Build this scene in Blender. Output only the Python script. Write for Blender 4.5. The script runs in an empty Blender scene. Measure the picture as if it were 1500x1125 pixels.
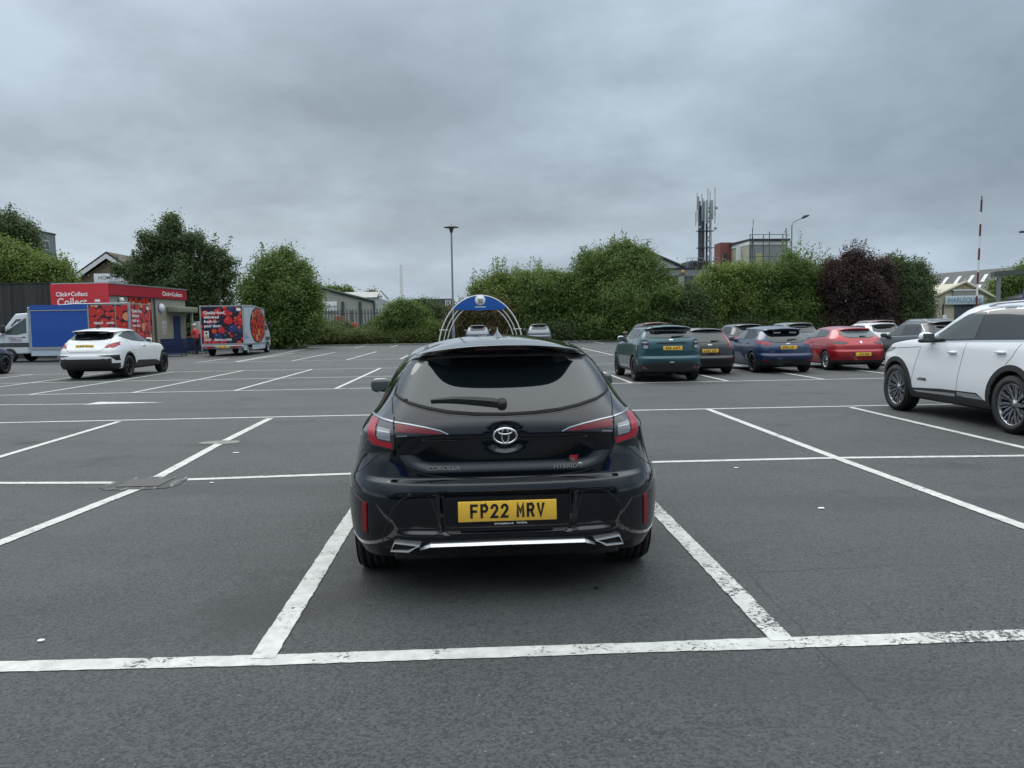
import bpy, bmesh, math, random
import numpy as np
from mathutils import Vector, Matrix, Euler
from mathutils.bvhtree import BVHTree
from mathutils.geometry import delaunay_2d_cdt

scene = bpy.context.scene
COL = scene.collection
PI = math.pi
R = math.radians

# ------------------------------------------------------------------ camera
F_PX, PITCH, YAW, ROLL, CAM_H = 1174.24, 0.0751, 0.0433, -0.0159, 1.5013
fwd = Vector((math.sin(YAW)*math.cos(PITCH), math.cos(YAW)*math.cos(PITCH), -math.sin(PITCH)))
_r0 = Vector((math.cos(YAW), -math.sin(YAW), 0)); _u0 = _r0.cross(fwd)
rgt = _r0*math.cos(ROLL) + _u0*math.sin(ROLL); upv = rgt.cross(fwd)
CAM = Vector((0, 0, CAM_H))
cam_data = bpy.data.cameras.new('camera'); cam = bpy.data.objects.new('camera', cam_data); COL.objects.link(cam)
cam_data.sensor_width = 36.0; cam_data.lens = F_PX/1500*36
cam_data.clip_start = 0.05; cam_data.clip_end = 6000
M4 = Matrix((rgt, upv, -fwd)).transposed().to_4x4(); M4.translation = CAM
cam.matrix_world = M4
scene.camera = cam

# ------------------------------------------------------------------ world and light (overcast)
SUN_EL, SUN_ROT = R(46), R(-20)
world = bpy.data.worlds.new('World'); scene.world = world; world.use_nodes = True
nt = world.node_tree; nt.nodes.clear()
def wn(t, **k):
    n = nt.nodes.new(t)
    for a, b in k.items(): setattr(n, a, b)
    return n
def wmath(op, a, b=None, c=None):
    n = wn('ShaderNodeMath', operation=op)
    for i, v in enumerate((a, b, c)):
        if v is None: continue
        if isinstance(v, (int, float)): n.inputs[i].default_value = v
        else: nt.links.new(v, n.inputs[i])
    return n.outputs[0]
sky = wn('ShaderNodeTexSky', sky_type='NISHITA'); sky.sun_disc = False
sky.sun_elevation = SUN_EL; sky.sun_rotation = SUN_ROT; sky.air_density = 1.5; sky.dust_density = 3.0
bg1 = wn('ShaderNodeBackground'); bg1.inputs[1].default_value = 0.07
nt.links.new(sky.outputs[0], bg1.inputs[0])
tc = wn('ShaderNodeTexCoord'); sp = wn('ShaderNodeSeparateXYZ'); nt.links.new(tc.outputs['Generated'], sp.inputs[0])
zc = wmath('MAXIMUM', sp.outputs[2], 0.0)
den = wmath('ADD', zc, 0.30)
cx = wn('ShaderNodeCombineXYZ')
nt.links.new(wmath('DIVIDE', sp.outputs[0], den), cx.inputs[0]); nt.links.new(wmath('DIVIDE', sp.outputs[1], den), cx.inputs[1])
def wnoise(scale, detail, rough, dist=0.0, off=(0, 0, 0), vec=None):
    mp = wn('ShaderNodeMapping'); mp.inputs['Location'].default_value = off
    nt.links.new(vec or cx.outputs[0], mp.inputs['Vector'])
    n = wn('ShaderNodeTexNoise'); n.inputs['Scale'].default_value = scale; n.inputs['Detail'].default_value = detail
    n.inputs['Roughness'].default_value = rough; n.inputs['Distortion'].default_value = dist
    nt.links.new(mp.outputs[0], n.inputs['Vector']); return n.outputs['Fac']
n1 = wnoise(0.85, 6, 0.52, 0.1, (5.1, 2.6, 0)); n2 = wnoise(2.8, 7, 0.6, 0.15, (8.0, 2.0, 4.0))
nf = wmath('ADD', wmath('MULTIPLY', n1, 0.74), wmath('MULTIPLY', n2, 0.26))
ramp = wn('ShaderNodeValToRGB'); nt.links.new(nf, ramp.inputs[0])
cr = ramp.color_ramp
cr.elements[0].position = 0.39; cr.elements[0].color = (0.184, 0.232, 0.284, 1)
cr.elements[1].position = 0.61; cr.elements[1].color = (0.345, 0.418, 0.492, 1)
e = cr.elements.new(0.50); e.color = (0.250, 0.308, 0.370, 1)
# paler band just above the horizon, and the much brighter overcast zenith
mr = wn('ShaderNodeMapRange'); mr.interpolation_type = 'SMOOTHSTEP'
nt.links.new(zc, mr.inputs[0]); mr.inputs[1].default_value = 0.30; mr.inputs[2].default_value = 0.80
mr.inputs[3].default_value = 1.0; mr.inputs[4].default_value = 3.2
mh = wn('ShaderNodeValToRGB'); mh.color_ramp.interpolation = 'EASE'
zw = wmath('ADD', zc, wmath('MULTIPLY', wmath('SUBTRACT', n1, .5), .10)); nt.links.new(zw, mh.inputs[0]); _e = mh.color_ramp
_e.elements[0].position = .02; _e.elements[0].color = (1.06, 1.06, 1.06, 1); _e.elements[1].position = .35; _e.elements[1].color = (.86, .86, .86, 1)
for _p, _v in ((.075, 1.0), (.125, .77), (.19, .80)):
    x_ = _e.elements.new(_p); x_.color = (_v, _v, _v, 1)
bg2 = wn('ShaderNodeBackground'); nt.links.new(ramp.outputs[0], bg2.inputs[0])
nt.links.new(wmath('MULTIPLY', mr.outputs[0], wmath('MULTIPLY', mh.outputs[0], 1.18)), bg2.inputs[1])
tint = wn('ShaderNodeMix', data_type='RGBA')
nt.links.new(wmath('MULTIPLY', wmath('SUBTRACT', mr.outputs[0], 1.0), .38), tint.inputs[0]); nt.links.new(ramp.outputs[0], tint.inputs[6]); tint.inputs[7].default_value = (.455, .478, .484, 1)
nt.links.new(tint.outputs[2], bg2.inputs[0])
mix = wn('ShaderNodeMixShader'); mix.inputs[0].default_value = 0.93
nt.links.new(bg1.outputs[0], mix.inputs[1]); nt.links.new(bg2.outputs[0], mix.inputs[2])
wo = wn('ShaderNodeOutputWorld'); nt.links.new(mix.outputs[0], wo.inputs[0])
sun_d = bpy.data.lights.new('sun', 'SUN'); sun = bpy.data.objects.new('sun', sun_d); COL.objects.link(sun)
sun_d.energy = 0.5; sun_d.angle = R(40); sun_d.color = (1.0, 0.97, 0.93)
_sd = Vector((math.cos(SUN_EL)*math.sin(SUN_ROT), math.cos(SUN_EL)*math.cos(SUN_ROT), math.sin(SUN_EL)))
sun.rotation_euler = _sd.to_track_quat('Z', 'Y').to_euler(); sun.location = (0, 0, 60)
scene.view_settings.view_transform = 'Standard'; scene.view_settings.look = 'None'
scene.view_settings.exposure = 0.58; scene.view_settings.gamma = 1.0; scene.view_settings.use_curve_mapping = False

# ------------------------------------------------------------------ helpers
def at(u, v, Y):
    """photo pixel (1500 wide) seen at the world distance Y"""
    d = fwd*F_PX + rgt*(u-750) - upv*(v-562.5)
    return CAM + d*(Y/d.y)
def gnd(u, v, z=0.0):
    d = fwd*F_PX + rgt*(u-750) - upv*(v-562.5)
    return CAM + d*((z-CAM_H)/d.z)
def tag(o, label=None, cat=None, group=None, kind=None):
    if label: o['label'] = label
    if cat: o['category'] = cat
    if group: o['group'] = group
    if kind: o['kind'] = kind
    return o
def empty(name, loc=(0, 0, 0), rot=(0, 0, 0), parent=None, scale=1.0):
    o = bpy.data.objects.new(name, None); COL.objects.link(o)
    o.location = loc; o.rotation_euler = rot; o.scale = (scale,)*3; o.empty_display_size = 0.2
    if parent: o.parent = parent
    return o
def link(name, me, mats=None, parent=None, smooth=None):
    o = bpy.data.objects.new(name, me); COL.objects.link(o)
    if mats is not None:
        if len(me.materials): me.materials.clear()
        for m in (mats if isinstance(mats, (list, tuple)) else [mats]): me.materials.append(m)
    if smooth is not None: me.polygons.foreach_set('use_smooth', [smooth]*len(me.polygons))
    if parent: o.parent = parent
    return o
class MB:
    """collects simple shapes into one mesh"""
    def __init__(s): s.v = []; s.f = []; s.m = []; s.s = []; s.mi = 0
    def add(s, vs, fs, smooth=False):
        o = len(s.v); s.v += [tuple(p) for p in vs]
        for f in fs: s.f.append([i+o for i in f]); s.m.append(s.mi); s.s.append(smooth)
        return s
    def box(s, a, b, M=None):
        x0, y0, z0 = a; x1, y1, z1 = b
        vs = [Vector(p) for p in ((x0,y0,z0),(x1,y0,z0),(x1,y1,z0),(x0,y1,z0),(x0,y0,z1),(x1,y0,z1),(x1,y1,z1),(x0,y1,z1))]
        if M: vs = [M @ p for p in vs]
        return s.add(vs, [(0,3,2,1),(4,5,6,7),(0,1,5,4),(1,2,6,5),(2,3,7,6),(3,0,4,7)])
    def bevbox(s, a, b, r, M=None):
        """box with chamfered vertical and horizontal edges"""
        bm = bmesh.new(); bmesh.ops.create_cube(bm, size=1)
        c = (Vector(a)+Vector(b))/2; d = Vector(b)-Vector(a)
        for v in bm.verts: v.co = Vector((v.co.x*d.x, v.co.y*d.y, v.co.z*d.z))+c
        bmesh.ops.bevel(bm, geom=bm.edges[:], offset=r, segments=2, affect='EDGES', profile=0.5)
        vs = [M @ v.co if M else v.co.copy() for v in bm.verts]; fs = [[v.index for v in f.verts] for f in bm.faces]
        bm.free(); return s.add(vs, fs, True)
    def tube(s, pts, r, n=10, cap=True, smooth=True):
        pts = [Vector(p) for p in pts]; rs = r if isinstance(r, (list, tuple)) else [r]*len(pts)
        rings = []; ref = None
        for i, p in enumerate(pts):
            t = (pts[min(i+1, len(pts)-1)]-pts[max(i-1, 0)]).normalized()
            if ref is None: ref = Vector((0, 0, 1)) if abs(t.z) < .9 else Vector((1, 0, 0))
            a = t.cross(ref).normalized(); b = t.cross(a); ref = -b if False else ref
            rings.append([p+(a*math.cos(2*PI*k/n)+b*math.sin(2*PI*k/n))*rs[i] for k in range(n)])
        vs = [q for rg in rings for q in rg]; fs = []
        for i in range(len(rings)-1):
            for k in range(n): fs.append((i*n+k, i*n+(k+1) % n, (i+1)*n+(k+1) % n, (i+1)*n+k))
        s.add(vs, fs, smooth)
        if cap: s.add(rings[0], [list(range(n))]); s.add(rings[-1], [list(range(n))[::-1]])
        return s
    def lathe(s, prof, n=32, M=None, closed=False, smooth=True):
        """prof = [(r, h)] turned about local Z"""
        vs = []; fs = []; k = len(prof)
        for i in range(n):
            a = 2*PI*i/n
            for r, h in prof:
                p = Vector((r*math.cos(a), r*math.sin(a), h)); vs.append(M @ p if M else p)
        for i in range(n):
            j = (i+1) % n
            for q in range(k if closed else k-1):
                q2 = (q+1) % k; fs.append((i*k+q, j*k+q, j*k+q2, i*k+q2))
        return s.add(vs, fs, smooth)
    def prism(s, poly, h0, h1, M=None):
        """polygon in local XY extruded from z=h0 to h1"""
        n = len(poly); vs = [Vector((x, y, h0)) for x, y in poly]+[Vector((x, y, h1)) for x, y in poly]
        if M: vs = [M @ p for p in vs]
        fs = [list(range(n))[::-1], list(range(n, 2*n))]+[(i, (i+1) % n, n+(i+1) % n, n+i) for i in range(n)]
        return s.add(vs, fs)
    def mesh(s, name='mesh', recalc=True):
        me = bpy.data.meshes.new(name); me.from_pydata(s.v, [], s.f)
        me.polygons.foreach_set('material_index', s.m); me.polygons.foreach_set('use_smooth', s.s)
        if recalc:
            bm = bmesh.new(); bm.from_mesh(me); bmesh.ops.recalc_face_normals(bm, faces=bm.faces); bm.to_mesh(me); bm.free()
        me.update(); return me
    def build(s, name, mats, parent=None, recalc=True):
        return link(name, s.mesh(name, recalc), mats, parent)
def rotM(ax, deg, loc=(0, 0, 0)):
    return Matrix.Translation(Vector(loc)) @ Matrix.Rotation(R(deg), 4, ax)
def copy_tree(o, parent=None):
    c = o.copy(); COL.objects.link(c); c.parent = parent
    for ch in o.children: copy_tree(ch, c)
    return c
_dg = bpy.context.evaluated_depsgraph_get
def text_mesh(body, size, extrude=0.0, offset=0.0, sx=1.0, align='CENTER', space=1.0, shear=0.0, lines=1.0):
    cu = bpy.data.curves.new('text', 'FONT'); cu.body = body; cu.size = size; cu.extrude = extrude; cu.offset = offset
    cu.align_x = align; cu.align_y = 'CENTER'; cu.space_character = space; cu.shear = shear; cu.resolution_u = 3; cu.space_line = lines
    ob = bpy.data.objects.new('text', cu); COL.objects.link(ob)
    dg = _dg(); dg.update(); me = bpy.data.meshes.new_from_object(ob.evaluated_get(dg))
    bpy.data.objects.remove(ob); bpy.data.curves.remove(cu)
    if sx != 1.0: me.transform(Matrix.Diagonal((sx, 1, 1, 1)))
    return me
def text(name, body, size, M, mat, parent, **k):
    me = text_mesh(body, size, **k); me.transform(M)
    return link(name, me, mat, parent)
REAR = Matrix.Rotation(R(90), 4, 'X')     # text that faces -Y

# ------------------------------------------------------------------ materials
MATS = {}
def mat(name, col=(.5, .5, .5), rough=.5, metal=0.0, coat=0.0, spec=.5, emit=None, build=None, coat_rough=.03):
    if name in MATS: return MATS[name]
    m = bpy.data.materials.new(name); m.use_nodes = True; t = m.node_tree
    b = t.nodes['Principled BSDF']
    b.inputs['Base Color'].default_value = (*col, 1); b.inputs['Roughness'].default_value = rough
    b.inputs['Metallic'].default_value = metal; b.inputs['Coat Weight'].default_value = coat
    b.inputs['Coat Roughness'].default_value = coat_rough
    b.inputs['Specular IOR Level'].default_value = spec
    if build: build(t, b)
    MATS[name] = m; return m
class NT:
    def __init__(s, t): s.t = t
    def n(s, ty, **k):
        x = s.t.nodes.new(ty)
        for a, b in k.items(): setattr(x, a, b)
        return x
    def l(s, a, b): s.t.links.new(a, b)
    def math(s, op, a, b=None, c=None, clamp=False):
        x = s.n('ShaderNodeMath', operation=op, use_clamp=clamp)
        for i, v in enumerate((a, b, c)):
            if v is None: continue
            if isinstance(v, (int, float)): x.inputs[i].default_value = v
            else: s.l(v, x.inputs[i])
        return x.outputs[0]
    def coord(s, kind='Object', scale=(1, 1, 1), rot=(0, 0, 0), loc=(0, 0, 0)):
        c = s.n('ShaderNodeTexCoord'); m = s.n('ShaderNodeMapping')
        m.inputs['Scale'].default_value = scale; m.inputs['Rotation'].default_value = rot; m.inputs['Location'].default_value = loc
        s.l(c.outputs[kind], m.inputs[0]); return m.outputs[0]
    def noise(s, vec, scale, detail=4, rough=.5, dist=0.0):
        x = s.n('ShaderNodeTexNoise'); x.inputs['Scale'].default_value = scale; x.inputs['Detail'].default_value = detail
        x.inputs['Roughness'].default_value = rough; x.inputs['Distortion'].default_value = dist
        s.l(vec, x.inputs['Vector']); return x.outputs['Fac']
    def ramp(s, fac, stops, interp='LINEAR'):
        x = s.n('ShaderNodeValToRGB'); s.l(fac, x.inputs[0]); r = x.color_ramp; r.interpolation = interp
        while len(r.elements) > 1: r.elements.remove(r.elements[-1])
        r.elements[0].position = stops[0][0]; r.elements[0].color = (*stops[0][1], 1)
        for p, c in stops[1:]:
            e = r.elements.new(p); e.color = (*c, 1)
        return x.outputs[0]
    def mix(s, fac, a, b, blend='MIX'):
        x = s.n('ShaderNodeMix', data_type='RGBA', blend_type=blend)
        for i, v in ((0, fac), (6, a), (7, b)):
            if isinstance(v, (int, float)): x.inputs[i].default_value = v
            elif isinstance(v, tuple): x.inputs[i].default_value = (*v, 1)
            else: s.l(v, x.inputs[i])
        return x.outputs[2]
    def bump(s, h, strength, dist, b):
        x = s.n('ShaderNodeBump'); x.inputs['Strength'].default_value = strength; x.inputs['Distance'].default_value = dist
        s.l(h, x.inputs['Height']); s.l(x.outputs[0], b.inputs['Normal'])
def g3(v): return (v, v, v)
ASPH_LO, ASPH_HI = (.018, .0205, .022), (.076, .081, .083)
def asphalt_color(q):
    v = q.coord('Object')
    big = q.noise(v, .18, 4, .55); mid = q.noise(v, 1.7, 4, .6); fine = q.noise(v, 75, 4, .8)
    vo = q.n('ShaderNodeTexVoronoi'); vo.inputs['Scale'].default_value = 95; q.l(v, vo.inputs['Vector'])
    sp_ = q.n('ShaderNodeSeparateColor'); q.l(vo.outputs['Color'], sp_.inputs[0])
    stone = sp_.outputs[0]
    k = q.math('ADD', q.math('MULTIPLY', big, .42), q.math('MULTIPLY', mid, .22))
    k = q.math('ADD', k, q.math('MULTIPLY', fine, .75)); k = q.math('ADD', k, q.math('MULTIPLY', stone, .40))
    c = q.ramp(k, [(.62, ASPH_LO), (1.12, ASPH_HI)])
    # pale single stones
    v2 = q.n('ShaderNodeTexVoronoi'); v2.inputs['Scale'].default_value = 26; q.l(v, v2.inputs['Vector'])
    s2 = q.n('ShaderNodeSeparateColor'); q.l(v2.outputs['Color'], s2.inputs[0])
    spot = q.math('MULTIPLY', q.math('LESS_THAN', v2.outputs['Distance'], .13), q.math('GREATER_THAN', s2.outputs[1], .80))
    c = q.mix(q.math('MULTIPLY', spot, .6), c, (.24, .24, .23))
    # polished wheel tracks and old oil in the bays
    st = q.noise(q.coord('Object', (.22, .9, 1)), 1.0, 3, .5)
    c = q.mix(q.ramp(st, [(.50, g3(0)), (.68, g3(.42))]), c, (.028, .031, .033))
    oil = q.noise(q.coord('Object', loc=(31, 7, 0)), .55, 5, .62)
    c = q.mix(q.ramp(oil, [(.60, g3(0)), (.68, g3(.55))]), c, (.024, .025, .026))
    # round oil drips where engines stand, and hairline cracks
    dn = q.n('ShaderNodeTexNoise'); dn.inputs['Scale'].default_value = 5; q.l(v, dn.inputs['Vector'])
    vm = q.n('ShaderNodeMix', data_type='VECTOR'); vm.inputs[0].default_value = .06; q.l(v, vm.inputs[4]); q.l(dn.outputs['Color'], vm.inputs[5])
    v3 = q.n('ShaderNodeTexVoronoi'); v3.inputs['Scale'].default_value = .75; q.l(vm.outputs[1], v3.inputs['Vector']); s3 = q.n('ShaderNodeSeparateColor'); q.l(v3.outputs['Color'], s3.inputs[0])
    drip = q.math('MULTIPLY', q.ramp(v3.outputs['Distance'], [(.04, g3(.75)), (.17, g3(0))]), q.math('GREATER_THAN', s3.outputs[1], .62))
    c = q.mix(drip, c, (.012, .013, .013))
    v4 = q.n('ShaderNodeTexVoronoi', feature='DISTANCE_TO_EDGE'); v4.inputs['Scale'].default_value = .16; q.l(vm.outputs[1], v4.inputs['Vector'])
    ck = q.math('MULTIPLY', q.math('LESS_THAN', v4.outputs['Distance'], .0011), q.ramp(big, [(.47, g3(0)), (.53, g3(.40))]))
    c = q.mix(ck, c, (.010, .010, .010))
    return c, fine, stone, v
def b_asphalt(t, b):
    q = NT(t); c, fine, stone, v = asphalt_color(q); q.l(c, b.inputs['Base Color'])
    vo = q.n('ShaderNodeTexVoronoi'); vo.inputs['Scale'].default_value = 95; q.l(v, vo.inputs['Vector'])
    q.bump(q.math('ADD', q.math('MULTIPLY', vo.outputs['Distance'], -.6), fine), 1.0, .007, b)
    q.l(q.ramp(fine, [(.3, g3(.62)), (.7, g3(.88))]), b.inputs['Roughness'])
def b_paint(worn):
    def f(t, b):
        q = NT(t); v = q.coord('Object'); c, fine, stone, _ = asphalt_color(q)
        n = q.noise(v, 3.0, 6, .7); n2 = q.noise(v, 45, 4, .75)
        w = q.math('ADD', q.math('MULTIPLY', n, .55), q.math('MULTIPLY', n2, .6))
        chip = q.ramp(w, [(worn, g3(1)), (worn+.03, g3(0))])
        dirt = q.noise(v, 9, 5, .7)
        white = q.mix(q.ramp(dirt, [(.32, g3(0)), (.70, g3(.85))]), (.62, .615, .58), (.36, .36, .34))
        q.l(q.mix(chip, white, c), b.inputs['Base Color'])
        q.bump(q.math('ADD', n2, q.math('MULTIPLY', chip, -.8)), .55, .005, b)
    return f
A_ = mat('asphalt', rough=.8, build=b_asphalt)
PAINT = mat('line paint', rough=.7, build=b_paint(.462))
PAINTW = mat('worn line paint', rough=.7, build=b_paint(.515))
def b_dirty(col, amt=.25, scale=3.0, dark=(.1, .1, .09)):
    def f(t, b):
        q = NT(t); v = q.coord('Object'); n = q.noise(v, scale, 5, .62)
        q.l(q.mix(q.ramp(n, [(.35, g3(0)), (.8, g3(amt))]), col, dark), b.inputs['Base Color'])
    return f
def b_ribs(col, axis_scale, amt=.35, sc=4.0):
    """profiled sheet: ribs along the vertical, driven by world-like object coordinates"""
    def f(t, b):
        q = NT(t); v = q.coord('Object'); s = q.n('ShaderNodeSeparateXYZ'); q.l(v, s.inputs[0])
        k = q.math('FRACT', q.math('MULTIPLY', q.math('ADD', s.outputs[0], s.outputs[1]), axis_scale))
        r = q.math('SMOOTH_MIN', q.math('ABSOLUTE', q.math('SUBTRACT', k, .5)), .3, .1)
        n = q.noise(v, sc, 4, .6)
        c = q.mix(q.ramp(n, [(.4, g3(0)), (.8, g3(amt))]), col, tuple(x*.55 for x in col))
        q.l(c, b.inputs['Base Color']); q.bump(r, 1.0, .08, b)
    return f
RUBBER = mat('rubber', (.012, .012, .013), .75, build=b_dirty((.013, .013, .014), .5, 14, (.035, .034, .032)))
PLASTIC = mat('black plastic', (.018, .019, .020), .55, build=b_dirty((.018, .019, .020), .4, 6, (.035, .035, .035)))
GLOSSBLK = mat('gloss black', (.004, .004, .005), .07, coat=.5)
ARCHBLK = mat('wheel well', (.006, .006, .006), .9)
CHROME = mat('chrome', (.78, .79, .80), .12, 1.0)
SILVER = mat('silver alloy', (.50, .51, .53), .28, .9)
DALLOY = mat('dark alloy', (.035, .036, .04), .32, .7)
DGLASS = mat('tinted glass', (.005, .008, .010), .03, spec=1.0)
MGLASS = mat('window glass', (.070, .088, .088), .04, spec=.5)
PGLASS = mat('see-through window glass', (.15, .18, .18), .05, spec=.4)
WHITE = mat('white plastic', (.72, .73, .74), .4)
REDLENS = mat('red lens', (.34, .012, .026), .18, coat=.25)
DREDLENS = mat('dark red lens', (.09, .006, .012), .10, coat=.6)
SATIN = mat('satin bright trim', (.86, .87, .88), .32, .85)
CLEARLENS = mat('clear lens', (.26, .27, .29), .12, coat=.7)
SMOKELENS = mat('smoked lens', (.035, .032, .035), .10, coat=.7)
REFL = mat('red reflector', (.20, .003, .010), .25, coat=.3)
YPLATE = mat('yellow plate', (.78, .46, .035), .35, coat=.2, build=b_dirty((.86, .52, .055), .3, 9, (.66, .37, .04)))
BLKTXT = mat('black lettering', (.012, .012, .012), .45)
WHTTXT = mat('white lettering', (.80, .80, .80), .5)
def carpaint(name, col, metal=.0, flake=0.0, rough=.28, spec=.5):
    def f(t, b):
        q = NT(t); v = q.coord('Object')
        d = q.noise(v, 5, 5, .6); s = q.n('ShaderNodeSeparateXYZ'); q.l(v, s.inputs[0])
        low = q.math('MULTIPLY', q.ramp(s.outputs[2], [(.25, g3(.16)), (.55, g3(.0))]), d)
        q.l(q.mix(low, col, (.10, .095, .085)), b.inputs['Base Color'])
        if flake:
            vo = q.n('ShaderNodeTexVoronoi'); vo.inputs['Scale'].default_value = 900; q.l(v, vo.inputs['Vector'])
            q.bump(vo.outputs['Distance'], flake, .0004, b)
        q.l(q.ramp(d, [(.3, g3(.012)), (.8, g3(.06))]), b.inputs['Coat Roughness'])
    return mat(name, col, rough, metal, 1.0, spec, build=f)
# ------------------------------------------------------------------ car body tools
class Surf:
    def __init__(s, me):
        n = len(me.vertices); co = np.empty(n*3); me.vertices.foreach_get('co', co); s.co = co.reshape(-1, 3)
        vn = np.empty(n*3); me.vertex_normals.foreach_get('vector', vn); s.vn = vn.reshape(-1, 3)
        s.polys = [tuple(p.vertices) for p in me.polygons]
        s.bvh = BVHTree.FromPolygons([Vector(c) for c in s.co], s.polys)
    def nrm(s, loc, idx, fn):
        vs = s.polys[idx]; w = []; 
        for i in vs: w.append(1/(((s.co[i]-np.array(loc))**2).sum()+1e-7))
        v = Vector(sum(s.vn[i]*k for i, k in zip(vs, w))).normalized()
        return v if v.dot(fn) > 0 else fn
    def hit(s, axis, a, b):
        """axis: rear (x,z) | front (x,z) | left/right (y,z) | top (x,y)"""
        o, d = {'rear': ((a, -3, b), (0, 1, 0)), 'front': ((a, 9, b), (0, -1, 0)), 'left': ((-4, a, b), (1, 0, 0)),
                'right': ((4, a, b), (-1, 0, 0)), 'top': ((a, b, 5), (0, 0, -1))}[axis]
        o = Vector(o); d = Vector(d)
        loc, n, i, _ = s.bvh.ray_cast(o, d)
        if loc is None:
            mid = o+d*3.5; loc, n, i, _ = s.bvh.find_nearest(mid)
        if n.dot(d) > 0: n = -n
        return loc, s.nrm(loc, i, n)
def resample(pts, step, closed=True):
    out = []; n = len(pts)
    for i in range(n if closed else n-1):
        a = Vector(pts[i]); b = Vector(pts[(i+1) % n]); k = max(1, int((b-a).length/step))
        out += [a.lerp(b, j/k) for j in range(k)]
    if not closed: out.append(Vector(pts[-1]))
    return out
def smooth_poly(pts, it=2, keep=()):
    """corner cutting; indices in keep stay sharp"""
    pts = [tuple(p) for p in pts]; keep = set(pts[i] for i in keep)
    for _ in range(it):
        o = []; n = len(pts)
        for i in range(n):
            p, q, r_ = Vector(pts[i-1]), Vector(pts[i]), Vector(pts[(i+1) % n])
            if tuple(pts[i]) in keep: o.append(tuple(pts[i]))
            else: o += [tuple(q.lerp(p, .25)), tuple(q.lerp(r_, .25))]
        pts = o
    return pts
def patch(name, S, poly, axis, m, parent, off=.004, thick=.012, step=.035, mirror=False):
    if mirror: poly = [(-x, y) for x, y in poly]
    b = resample(poly, step); n = len(b)
    xs = [p.x for p in b]; ys = [p.y for p in b]; pts = [Vector((p.x, p.y)) for p in b]
    x = min(xs)+step*.5
    while x < max(xs):
        y = min(ys)+step*.5
        while y < max(ys):
            ins = False; j = n-1
            for i in range(n):
                if (b[i].y > y) != (b[j].y > y) and x < (b[j].x-b[i].x)*(y-b[i].y)/(b[j].y-b[i].y)+b[i].x: ins = not ins
                j = i
            if ins and min((p.x-x)**2+(p.y-y)**2 for p in b) > (step*.45)**2: pts.append(Vector((x, y)))
            y += step
        x += step
    V, E, Fc, _, _, _ = delaunay_2d_cdt(pts, [(i, (i+1) % n) for i in range(n)], [], 1, 1e-6)
    hits = [S.hit(axis, p.x, p.y) for p in V]
    vs = [h[0]+h[1]*off for h in hits]; ns = [h[1] for h in hits]; fs = [list(f) for f in Fc]
    fn = len(fs); ec = {}
    for f in fs:
        for i in range(len(f)):
            k = (f[i], f[(i+1) % len(f)]); ec[frozenset(k)] = None if frozenset(k) in ec else k
    be = [k for k in ec.values() if k]
    # orient
    if fs:
        flip = sum((vs[f[1]]-vs[f[0]]).cross(vs[f[2]]-vs[f[0]]).dot(ns[f[0]]) for f in fs) < 0
        if flip: fs = [f[::-1] for f in fs]; be = [(q, p) for p, q in be]
    for p, q in be:
        o = len(vs); tn = (vs[q]-vs[p]).cross(ns[p]).normalized() if (vs[q]-vs[p]).length > 1e-9 else ns[p]
        for i in (p, q): vs += [vs[i], vs[i]-ns[i]*thick]; ns += [tn, tn]
        fs.append([o, o+1, o+3, o+2])
    me = bpy.data.meshes.new(name); me.from_pydata(vs, [], fs); me.update()
    me.polygons.foreach_set('use_smooth', [True]*len(me.polygons))
    me.normals_split_custom_set_from_vertices([tuple(v) for v in ns])
    return link(name, me, m, parent)
def ribbon(name, S, pts, axis, w, m, parent, off=.0015, step=.03, mirror=False, closed=False):
    if mirror: pts = [(-x, y) for x, y in pts]
    P = resample(pts, step, closed); vs = []; ns = []; N = len(P)
    for i, p in enumerate(P):
        t = (P[(i+1) % N if closed else min(i+1, N-1)]-P[(i-1) % N if closed else max(i-1, 0)])
        c, nn = S.hit(axis, p.x, p.y)
        c2, _ = S.hit(axis, p.x+t.x*.3, p.y+t.y*.3); c1, _ = S.hit(axis, p.x-t.x*.3, p.y-t.y*.3)
        tt = (c2-c1); side = nn.cross(tt).normalized() if tt.length > 1e-9 else Vector((0, 0, 1))
        for sg in (-.5, .5): vs.append(c+side*w*sg+nn*off); ns.append(nn)
    fs = []
    for i in range(N if closed else N-1):
        j = (i+1) % N; fs.append((2*i, 2*j, 2*j+1, 2*i+1))
    me = bpy.data.meshes.new(name); me.from_pydata(vs, [], fs); me.update()
    me.polygons.foreach_set('use_smooth', [True]*len(fs)); me.normals_split_custom_set_from_vertices([tuple(v) for v in ns])
    return link(name, me, m, parent)
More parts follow.
